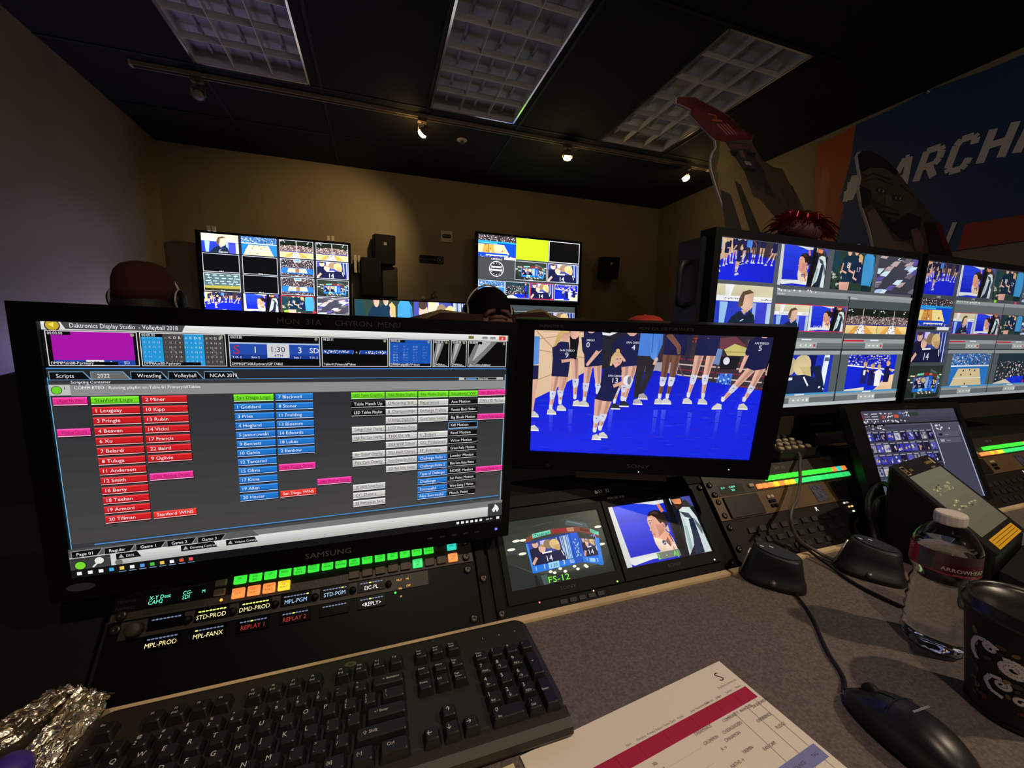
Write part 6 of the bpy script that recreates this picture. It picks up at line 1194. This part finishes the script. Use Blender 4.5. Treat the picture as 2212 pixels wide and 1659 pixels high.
for cx, cw in ((-.0+.625, 2.25), (.125, 1.25), (1.25, 1.0), (2.4, 1.25)):
    y_ = 3 if cw == 2.25 else 4; x = KX+cx*KU-(.25*KU if cw == 2.25 else .1*KU); yy = KY-.004-y_*KU; a, e = cw*KU/2-.001, KU/2-.001
    b.rings([[V((x+px, yy+py, DZ+.0205+zz)) for px, py in rrect(-a+k, -e+k, a-k, e-k, .0015, 2)] for k, zz in ((0, 0), (.0022, .0075), (.003, .0085))], True, False)
setp(b.build('modifier_keys', KEY, t), kind='stuff')
b = MB(); f = Fr((-.040, .4595, DZ+.0206), (1, 0, 0), (0, 1, 0)); b.prism(f, [(.0065*cos(2*pi*k/20), .0038*sin(2*pi*k/20)) for k in range(20)], 0, .0005); b.mat(1).text(f.at(0, -.0018), 'hp', .0052, 'CENTER', 1, .0007); b.build('oval_badge', [mat('silver_green_badge', (110, 116, 84), .3, metal=.5), BLK], t)
b = MB()
for k, s in enumerate('1AA'): b.text(Fr((.117+k*.0215, .4495, DZ+.0206), (1, 0, 0), (0, 1, 0)), s, .005 if k == 0 else .0036, 'CENTER')
b.build('lock_marks', mat('status_marks', (200, 205, 200), .5), t)
# ---- papers
def sheet(name, label, tr, yaw, w, h, draw, z, col=(236, 226, 210), curl=.0):
    a = radians(yaw); X = V((cos(a), sin(a), 0)); Y = V((-sin(a), cos(a), 0)); TRp = V((tr[0], tr[1], z)); c0 = TRp-X*w/2-Y*h/2; f = Fr(c0, X, Y)
    b = MB(); b.box(f, -w/2, w/2, -h/2, h/2, -.0004, 0)
    o = b.build(name, mat('white_paper', col, .75), None, origin=c0); ROOTLOC[o.name] = V(c0); setp(o, label, 'paper')
    c = Cv(f, w, h, step=6e-6, z0=.00008); draw(c); pr_ = c.mb.build('print', vmat('ink_print', 0, .75), o, vcol=True); return o
INK = (58, 50, 50); PEN = (92, 86, 90)
def dr_time(c):
    c.rect(0, 0, 1, 1, (236, 226, 210)); c.rect(.02, .175, .985, .245, (176, 24, 66))
    c.text(.925, .10, 'S', .075, INK, 'CENTER', 1.1); c.text(.925, .13, 'Stanford University', .018, INK, 'CENTER')
    for x, s in ((.035, '#'), (.055, 'Item'), (.36, 'Start'), (.41, 'Duration'), (.46, 'Primary Videos'), (.54, 'Game Clock'), (.61, 'Notes'), (.68, 'User Announcement'), (.76, 'Tasks etc.'), (.82, 'Judges'), (.88, 'Camera'), (.94, 'Notes')): c.text(x, .165, s, .015, INK)
    c.text(.07, .225, 'TIMEOUTS', .035, WH); c.text(.06, .275, '1T - PA EXPERIENCE', .024, INK)
    for x in (.1, .3, .4, .52, .66, .8, .9): c.line([(x, .175), (x, .245)], .002, (140, 10, 50))
    R = random.Random(2)
    for x, y, s in ((.40, .28, '30s'), (.42, .33, ':15'), (.44, .38, '1:00'), (.62, .26, 'DREAMHAUS'), (.62, .31, 'GRUMPKIN'), (.66, .36, 'A \u2192'), (.70, .34, 'CINNAMON'), (.72, .31, 'CHEERLEADERS'), (.76, .27, 'COMMUNITY'), (.64, .43, 'NATHS \u2192'), (.72, .41, 'YASMIN'), (.66, .48, 'A \u2192'), (.7, .52, 'LIVE CAM'), (.61, .56, 'DAVID'), (.61, .6, 'BABBITT'), (.86, .27, 'IN-HOUSE'), (.92, .28, 'DB SHOWDOWN'), (.88, .34, 'EXPERIENCE'), (.92, .4, 'PLEDGE'), (.8, .44, 'FAN CAM'), (.92, .53, 'KISS CAM'), (.84, .62, 'SCOREBOARD'), (.92, .66, 'HIGHLIGHT'), (.8, .7, 'MEDIA'), (.88, .74, 'TEAM INTRO')):
        c.text(x, y, s, .021, PEN, 'LEFT', .9)
    for x in (.83, .9, .96): c.line([(x, .25), (x, .95)], .0018, (120, 112, 110))
    c.line([(.385, .3), (.37, .36)], .004, PEN); c.line([(.43, .3), (.41, .34), (.4, .4)], .004, PEN); c.line([(.47, .36), (.45, .42), (.445, .5)], .004, PEN)
    c.rect(.02, .51, .985, .575, (128, 134, 188)); 
    for x, s in ((.45, 'PREGAME'), (.55, 'NOTES / VIDEO'), (.7, 'AUDIO'), (.8, 'ANNOUNCE'), (.93, 'TAG')): c.text(x, .55, s, .02, INK)
    for j in range(9):
        for i in range(7): c.text(.08+i*.13, .62+j*.04, 'QR'+str((i*3+j) % 7)+'-AB CLIP', .016, (110, 100, 100), up=(i == 0 and j == 0)) if False else c.rect(.08+i*.13, .62+j*.04, .08+i*.13+.03+.05*R.random(), .626+j*.04, (150, 140, 134), up=(i == 0 and j == 0))
    for j in range(8): c.line([(.04, .3+j*.07+.01), (.6, .3+j*.07+.01)], .0012, (196, 184, 172))
paper = sheet('paper_sheet', 'white printed schedule with a crimson bar and handwriting, right of the keyboard', (.3975, .3475), 6.2, .279, .216, dr_time, .7513)
def dr_p2(c): c.rect(0, 0, 1, 1, (232, 214, 178)); c.line([(.985, .06), (.985, .95)], .002, (180, 160, 120))
sheet('paper_sheet', 'blank yellowish sheet mostly out of frame below the keyboard', (.112, .3135), 4, .216, .279, dr_p2, .7510, (232, 214, 178))
# ---- mouse
mc = V((.495, .208, DZ)); ma = radians(-3); fm = Fr(mc, (cos(ma), sin(ma), 0), (-sin(ma), cos(ma), 0))
t = thing('computer_mouse', mc, 'black two-button mouse on the speckled desk below the water bottle', 'mouse')
MM = mat('satin_black_mouse', (30, 29, 34), .35); nv, nu = 14, 28
def mtop(y): # y -1 rear .. 1 front ; returns half width, height
    q = max(0, 1-abs(y)**2.6); return (.026+.004*(1-y)/2+ .002*cos(y*2))*q**.42, (.012+.024*max(0, 1-((y+.15)/1.1)**2))*q**.3
rs = []
for j in range(nv+1):
    y = -.985+1.97*j/nv; hw, hh = mtop(y); hw *= .9; ring = []
    for k in range(nu):
        a = 2*pi*k/nu; s_, c_ = sin(a), cos(a); ring.append(fm(hw*(abs(c_)**.8)*(1 if c_ >= 0 else -1), y*.057, max(.001, .006+(hh if s_ > 0 else .005)*(abs(s_)**.75)*(1 if s_ >= 0 else -1))))
    rs.append(ring)
b = MB(); b.rings(rs); sh0 = b.build('shell', MM, t)
b = MB(); f = fm.at(0, .036, .0355); b.lathe(Fr(fm(-.0035, .034, .0265), fm.Y, (0, 0, 1), fm.X), [(.003, 0), (.0085, .001), (.0085, .006), (.003, .007)], 20); b.build('scroll_wheel', mat('dark_rubber', (12, 12, 12), .7), t)
b = MB(); b.tube([fm(-.001, y*.057, .0068+mtop(y)[1]-.0003) for y in (.2, .4, .6, .8)], .0006, 6); b.tube([fm(x, .012-abs(x)*.1, .0068+mtop(.2)[1]*(1-(abs(x)/.034)**2.4)**.5) for x in (-.02, -.01, 0, .01, .02)], .0006, 6); b.build('button_gap', mat('gap_black', (4, 4, 4), .8), sh0)
b = MB(); f = Fr(fm(.004, -.006, .0078+mtop(-.05)[1]), fm.X, (fm.Y+V((0, 0, -.02))).normalized()); b.text(f, 'amazonbasics', .0042, 'CENTER', 1.0, .0006); b.build('lettering', mat('pale_print', (190, 188, 186), .5), sh0)
def cable(name, label, pts, r, m, cat='cable', n=6):
    cu = bpy.data.curves.new(name, 'CURVE'); cu.dimensions = '3D'; sp = cu.splines.new('BEZIER'); sp.bezier_points.add(len(pts)-1); o0 = V(pts[0])
    for bp, p in zip(sp.bezier_points, pts): bp.co = V(p)-o0; bp.handle_left_type = bp.handle_right_type = 'AUTO'
    cu.bevel_depth = r; cu.bevel_resolution = 3; cu.resolution_u = 10
    tmp = bpy.data.objects.new('tmp', cu); COL.objects.link(tmp); me = bpy.data.meshes.new_from_object(tmp); bpy.data.objects.remove(tmp)
    for p in me.polygons: p.use_smooth = True
    o = bpy.data.objects.new(name, me); me.materials.clear(); me.materials.append(m); COL.objects.link(o); o.location = o0; ROOTLOC[o.name] = o0
    if label: setp(o, label, cat)
    return o
CB = mat('black_cable_rubber', (24, 22, 22), .45); CG = mat('grey_cable_rubber', (78, 72, 68), .4)
o = cable('mouse_cord', None, [fm(0, .058, .006), onz(1822, 1462, DZ+.003), onz(1790, 1410, DZ+.003), onz(1752, 1330, DZ+.003), onz(1722, 1287, DZ+.003), onz(1700, 1262, DZ+.004)], .0019, CB)
o.parent = t; o.location = o.location-V(mc)
# ---- wedge pods
def pod(label, tb, ta, bb_, ba, h, ztop):
    """tb/ta: ends of the top ellipse, bb_/ba: ends of the foot"""
    T0, T1 = onz(*tb, ztop), onz(*ta, ztop-.006); B0, B1 = onz(*bb_, DZ), onz(*ba, DZ)
    t = thing('desk_pod', (B0+B1)/2, label, 'desk pod', 'wedge pods with cables'); n = 28
    def ring(P0, P1, r, z0=None, sq=.7):
        c = (P0+P1)/2; X = (P1-P0)/2; Y = V((-X.y, X.x, 0)).normalized()*r
        out = []
        for k in range(n):
            a = 2*pi*k/n; cx = abs(cos(a))**sq*(1 if cos(a) >= 0 else -1); sy = abs(sin(a))**sq*(1 if sin(a) >= 0 else -1)
            out.append(c+X*cx+Y*sy)
        return out
    L = lambda A, B, k: A+(B-A)*k
    b = MB(); rs = [ring(B0, B1, .031), ring(B0+V((0, 0, .008)), B1+V((0, 0, .008)), .031), ring(L(B0, T0, .25)+V((0, 0, .0)), L(B1, T1, .25), .0255), ring(L(B0, T0, .6), L(B1, T1, .6), .0235), ring(L(B0, T0, .95), L(B1, T1, .95), .022), ring(L(T0, T1, .03), L(T1, T0, .03), .0205)]
    b.rings(rs); b.build('case', mat('matte_black_pod', (22, 22, 26), .5, bump=.1, bscale=500), t)
    X = (T1-T0).normalized(); f = Fr((T0+T1)/2+V((0, 0, .0008)), X, V((0, 0, 1)).cross(X).normalized())
    b = MB(); Lh = (T1-T0).length/2; b.prism(f, [(Lh*.9*cos(2*pi*k/24), .0185*sin(2*pi*k/24)) for k in range(24)], 0, .0008); b.build('top_plate', mat('dark_grey_plate', (44, 46, 54), .5), t)
    b = MB()
    for s in (-1, 1): b.box(f, -Lh*.45+s*.006-.003, -Lh*.45+s*.006+.003, s*.005-.0006, s*.005+.0006, .0008, .0012)
    b.build('white_marks', mat('white_mark', (230, 228, 222), .5, em=(230, 228, 222), ems=.3), t)
    yv = V((-X.y, X.x, 0)); 
    for k in (-.1,):
        p = L(B0, B1, .55)-yv*.032+V((0, 0, .011)); b = MB(); b.tube([p+yv*.006, p-yv*.0025], .0042, 14); b.build('cable_socket', mat('grey_metal', (110, 105, 98), .4, metal=.6), t)
    b = MB(); e = L(B0, T0, .4); b.tube([L(B0, T0, .15)-X*.001-yv*.012, L(B0, T0, .9)-X*.001-yv*.01], .0016, 8); b.build('edge_clip', mat('pale_metal', (170, 168, 164), .3, metal=.7), t)
    return t
pod('black wedge pod nearer the small twin screens, with the mouse cord', (1628, 1172), (1733, 1212), (1600, 1236), (1742, 1275), 0, .806)
pod('black wedge pod beside the water bottle', (1840, 1156), (1948, 1196), (1800, 1218), (1958, 1262), 0, .806)
cable('hanging_cable', 'thick grey cable hanging down from behind the angled monitor to a wedge pod', [V((.79, .66, .93)), onz(1712, 968, .91), onz(1727, 1010, .885), onz(1722, 1075, .85), onz(1708, 1120, .825), onz(1722, 1160, .79), onz(1762, 1190, .764), onz(1796, 1208, DZ+.008), onz(1808, 1213, DZ+.01)], .0032, CG)
cable('desk_cable', 'thin black cable crossing the wood strip and running behind the bottle', [PF(.655, .045, .02), onz(1655, 1131, .786), onz(1700, 1152, .776), onz(1742, 1185, .765), onz(1800, 1228, DZ+.004), onz(1850, 1262, DZ+.003), onz(1905, 1290, DZ+.003), onz(1948, 1310, DZ+.003)], .0026, CB)
# ---- gooseneck cables at the touch panel
t = thing('gooseneck_microphone', onz(1892, 1200, DZ), 'thick black looped gooseneck cables standing beside the touch panel', 'gooseneck')
for nm, P, r in (('gooseneck', [(1900, 1203, .757), (1886, 1150, .79), (1876, 1105, .83), (1882, 1065, .862), (1903, 1046, .88), (1926, 1052, .885)], .0048), ('gooseneck', [(1912, 1190, .757), (1898, 1140, .79), (1890, 1100, .83), (1903, 1078, .85), (1921, 1076, .855), (1936, 1090, .85)], .0052)):
    o = cable(nm, None, [onz(*p) for p in P], r, mat('ribbed_black_rubber', (24, 25, 27), .38, bump=.6, bscale=500)); o.parent = t; o.location = o.location-ROOTLOC[t.name]
b = MB(); a, e = onz(1934, 1088, .851), onz(1943, 1096, .847); b.tube([a, e], .006, 14); b.build('connector', mat('bright_metal', (210, 205, 190), .25, metal=.8), t)
b = MB(); g = onz(1906, 1197, DZ); b.lathe(WF.at(g.x, g.y, DZ), [(.022, 0), (.022, .006), (.012, .01), (.008, .018)], 20); b.build('base', BLKM, t)
# ---- water bottle
BX, BY = .697, .283
t = thing('water_bottle', (BX, BY, DZ), 'clear plastic water bottle with a red label and white cap', 'bottle'); fbt = WF.at(BX, BY, DZ)
fbt.Z = fbt.Z*.955
PET = mat('clear_plastic', (250, 250, 250), .03, trans=1, ior=1.25); WAT = mat('water', (250, 252, 255), .0, trans=1, ior=1.33)
R0 = .0325
prof = [(.004, .004), (.018, .001), (.026, .0015), (.031, .006), (R0, .012), (R0-.0015, .017), (R0, .022)]
for k in range(5): z = .027+k*.0135; prof += [(R0-.0022-.0004*k, z+.002), (R0-.0004*k, z+.0085)]
prof += [(.0268, .1), (.0285, .106), (.0315, .112), (R0, .118), (R0, .148), (.0318, .152), (.0295, .158), (.0255, .165), (.0205, .172), (.0155, .178), (.0125, .183), (.0122, .188), (.0135, .1885), (.0135, .1905), (.012, .191)]
inner = [(r-.0006, z+.0006) for r, z in prof[::-1]]
def petal(r, z, a): return r*(1+(.05*cos(10*a)*max(0, 1-z/.022)))
b = MB(); n = 40
b.rings([[fbt(petal(r, z, 2*pi*k/n)*cos(2*pi*k/n), petal(r, z, 2*pi*k/n)*sin(2*pi*k/n), z) for k in range(n)] for r, z in prof+inner], True); bb0 = b.build('bottle_body', PET, t)
b = MB(); wp = [(r-.0013, z+.0014) for r, z in prof if z < .146]+[(R0-.0013, .1485), (.001, .1485)]; b.rings([[fbt(petal(r, z, 2*pi*k/n)*cos(2*pi*k/n), petal(r, z, 2*pi*k/n)*sin(2*pi*k/n), z) for k in range(n)] for r, z in wp], True); b.build('water', WAT, t)
b = MB(); nn = 36; cp = [(.0150, .1795), (.0152, .1815), (.0152, .1915), (.0145, .1935), (.012, .194), (.001, .194)]
b.rings([[fbt(r*(1+(.02*(k % 2) if .181 < z < .192 else 0))*cos(2*pi*k/nn), r*(1+(.02*(k % 2) if .181 < z < .192 else 0))*sin(2*pi*k/nn), z) for k in range(nn)] for r, z in cp], True, False); b.build('cap', mat('milky_white_cap', (205, 196, 186), .45), t)
def cylface(b, f, r, a0, a1, z0, z1, col, m=10):
    b.col = lin(col)
    for k in range(m):
        p, q = a0+(a1-a0)*k/m, a0+(a1-a0)*(k+1)/m; b.add([f(r*cos(p), r*sin(p), z0), f(r*cos(q), r*sin(q), z0), f(r*cos(q), r*sin(q), z1), f(r*cos(p), r*sin(p), z1)], [(0, 1, 2, 3)], True)
def cyltext(b, f, r, ac, z, s, size, col, slope=0):
    b.col = lin(col); vs, fs, w = text2d(s, size, 'CENTER'); b.add([f(r*cos(ac+x/r), r*sin(ac+x/r), z+y+slope*x) for x, y in vs], fs)
b = MB(); AV = atan2(-BY, -BX)  # towards the viewer
cylface(b, fbt, R0+.0004, -pi, pi, .119, .147, (70, 40, 48), 48); cylface(b, fbt, R0+.0005, AV-1.9, AV-.75, .119, .147, (170, 20, 34), 14); cylface(b, fbt, R0+.0006, AV-.75, AV-.25, .121, .14, (60, 64, 56), 8); cylface(b, fbt, R0+.0006, AV-.25, AV+1.8, .121, .135, (74, 20, 34), 20); cylface(b, fbt, R0+.0006, AV-1.9, AV+2, .1192, .1215, (150, 40, 56), 30)
cyltext(b, fbt, R0+.0009, AV+.62, .125, 'ARROWHEAD', .0072, (214, 206, 200)); cyltext(b, fbt, R0+.0009, AV+.62, .1212, 'mountain spring water', .0026, (190, 170, 170)); cyltext(b, fbt, R0+.0009, AV-1.1, .132, '*', .02, (236, 210, 210)); b.build('label', vmat('label_print', 0, .3), bb0, vcol=True)
# ---- crumpled clear cup lying behind the bottle
g = onz(1952, 1182, DZ+.012); t = thing('plastic_cup', (g.x, g.y, DZ), 'crumpled clear plastic cup lying between wedge pod and water bottle', 'cup')
ax = V((-.55, .62, .34)).normalized(); f = Fr(g+V((.008, -.012, .0075)), ax.orthogonal(), ax.cross(ax.orthogonal()), ax); R = random.Random(3); pf = [(.014, 0), (.0165, .004), (.017, .014), (.0155, .026), (.017, .036), (.013, .044), (.0095, .048), (.0098, .056)]
b = MB(); jit = [[R.uniform(.93, 1.05) for k in range(20)] for _ in pf]
b.rings([[f(r*j[k]*cos(2*pi*k/20), r*j[k]*sin(2*pi*k/20), z) for k in range(20)] for (r, z), j in list(zip(pf, jit))+[((r-.0006, z+.0003), j) for (r, z), j in list(zip(pf, jit))[::-1]]], True); b.build('cup_wall', PET, t)
# ---- coffee cup
CX, CY = .650, .194
t = thing('coffee_cup', (CX, CY, DZ), 'black paper coffee cup with white swirly writing and a black lid', 'coffee cup'); f = WF.at(CX, CY, DZ)
b = MB(); b.lathe(f, [(.033, 0), (.0345, .001), (.035, .004), (.046, .112), (.0465, .1135)], 48); cb0 = b.build('cup_body', mat('matte_black_card', (20, 16, 20), .5), t)
b = MB(); b.lathe(f, [(.047, .1115), (.0488, .1125), (.049, .116), (.0478, .119), (.0465, .1205), (.046, .126), (.045, .1275), (.043, .1275), (.0415, .125), (.040, .1215), (.001, .1215)], 48); b.build('lid', mat('black_lid_plastic', (26, 22, 22), .32), t)
b = MB(); b.lathe(f, [(.0357, .002), (.0364, .0035), (.0358, .006)], 48, False); b.build('foot_ring', mat('black_lid_plastic', (26, 22, 22), .32), cb0)
CS = .002; b = MB(); AC = atan2(-CY, -CX); rr = lambda z: .0350+(.011*(z-.004)/.108)+.0005
def band(pts, wd, col, lay=0):
    """brush stroke on the cone: pts (angle*radius, z)"""
    b.col = lin(col)
    for i in range(len(pts)-1):
        lay += .035; (x0, z0), (x1, z1) = pts[i], pts[i+1]; dx, dz = x1-x0, z1-z0; l = max(1e-6, sqrt(dx*dx+dz*dz)); nx, nz = -dz/l*wd/2, dx/l*wd/2
        b.add([f((rr(z)+lay*.00012)*cos(AC+(x-CS)/.034), (rr(z)+lay*.00012)*sin(AC+(x-CS)/.034), z) for x, z in ((x0+nx, z0+nz), (x1+nx, z1+nz), (x1-nx, z1-nz), (x0-nx, z0-nz))], [(0, 1, 2, 3)])
def blob(x, z, rx, rz, a, col, lay=0):
    b.col = lin(col); P = [(x+rx*cos(k)*cos(a)-rz*sin(k)*sin(a), z+rx*cos(k)*sin(a)+rz*sin(k)*cos(a)) for k in [2*pi*j/12 for j in range(12)]]
    b.add([f((rr(q)+lay*.00012)*cos(AC+(p-CS)/.034), (rr(q)+lay*.00012)*sin(AC+(p-CS)/.034), q) for p, q in P], [list(range(12))])
def spiral(x, z, r, turns, dirn=1, a0=0): return [(x+r*(1-k/30*.82)*cos(a0+dirn*2*pi*turns*k/30), z+r*(1-k/30*.82)*sin(a0+dirn*2*pi*turns*k/30)) for k in range(31)]
R = random.Random(21)
for k in range(70):
    x, z = R.uniform(-.03, .055), R.uniform(.018, .092); blob(x, z, R.uniform(.002, .0045), R.uniform(.0012, .0026), R.uniform(0, 3), R.choice([(120, 96, 40), (80, 60, 30), (96, 30, 30), (60, 66, 50), (50, 44, 60), (150, 130, 70)]), 0)
WC = (226, 218, 214); sw = .0031
band([(-.023, .061), (-.027, .067), (-.0275, .077), (-.024, .085), (-.017, .088), (-.012, .085)], sw*1.2, WC, 2); band(spiral(-.0145, .082, .0052, 1.6, 1, .5), sw*.8, WC, 2)
band(spiral(-.001, .070, .0098, 2.4, -1, 2.2), sw, WC, 2); band([(.012, .082), (.012, .074), (.016, .070), (.021, .074), (.023, .082), (.022, .066), (.018, .058), (.012, .058)], sw, WC, 2); band([(.028, .082), (.028, .055)], sw, WC, 2); band(spiral(.034, .074, .006, 1.3, -1, 1.5), sw, WC, 2); band(spiral(.048, .072, .006, 1.2, 1, .2), sw, WC, 2)
band([(-.004, .034), (-.012, .036), (-.016, .044), (-.013, .052), (-.006, .054)], sw*1.1, WC, 2); band(spiral(-.0055, .048, .0052, 1.5, -1, 1.0), sw*.8, WC, 2); band(spiral(.006, .038, .005, 1.1, 1, .4), sw*.9, WC, 2); band([(.012, .044), (.012, .034), (.015, .032)], sw*.9, WC, 2); band([(.024, .054), (.019, .05), (.018, .024), (.014, .022)], sw, WC, 2); band([(.014, .042), (.024, .043)], sw*.8, WC, 2); band(spiral(.03, .038, .005, 1.2, 1, .3), sw*.9, WC, 2)
b.build('printed_pattern', vmat('cup_print', 0, .5), cb0, vcol=True)
# ---- foil wrapper and the purple cap beside it
FOIL = mat('crumpled_foil', (225, 215, 195), .16, metal=1, bump=1.0, bscale=160)
t = thing('foil_wrapper', onz(110, 1600, DZ), 'crumpled aluminium foil wrapper at the left end of the keyboard', 'foil')
import mathutils.noise as mn
def foilsheet(P, n=34, m=26, amp=.006, fold=.012, seed=0):
    """P: four corner points; crumpled surface between them, bulging up"""
    b = MB(); vs = []
    for j in range(m+1):
        for i in range(n+1):
            u, v = i/n, j/m; p = (P[0]*(1-u)+P[1]*u)*(1-v)+(P[3]*(1-u)+P[2]*u)*v
            q = V((u*7+seed, v*7, seed)); d = mn.noise(q)*1.0+abs(mn.noise(q*2.3))*.9+abs(mn.noise(q*5.1))*.4
            bulge = sin(pi*min(1, u*1.0))*sin(pi*v)*fold
            vs.append(p+V((mn.noise(q+V((9, 0, 0)))*amp, mn.noise(q+V((0, 9, 0)))*amp, d*amp+bulge)))
    b.add(vs, [(j*(n+1)+i, j*(n+1)+i+1, (j+1)*(n+1)+i+1, (j+1)*(n+1)+i) for j in range(m) for i in range(n)]); return b
A = lambda x, y, z: onz(x, y, z)
foilsheet([A(-120, 1640, .775), A(-30, 1700, .758), A(212, 1490, .775), A(120, 1490, .80)], seed=1, fold=.010).build('foil_back', FOIL, t)
foilsheet([A(-60, 1760, .757), A(120, 1700, .7575), A(246, 1500, .772), A(168, 1492, .795)], seed=4, fold=.008).build('foil_rim', FOIL, t)
b = MB(); b.ell(A(70, 1610, .762), .05, .035, .013, 18, 10, (.7, .7, 0), (-.7, .7, 0)); b.build('dark_filling', mat('dark_inside', (30, 26, 20), .5, bump=.8, bscale=90), t)
g = A(18, 1668, .775); b = MB(); b.ell(g, .0155, .0155, .013, 20, 12); b.lathe(WF.at(g.x, g.y, DZ), [(.0145, 0), (.015, .004), (.015, .024)], 20); setp(b.build('bottle_cap', mat('purple_plastic', (64, 40, 140), .5)), 'round purple cap in the bottom left corner by the foil', 'cap')
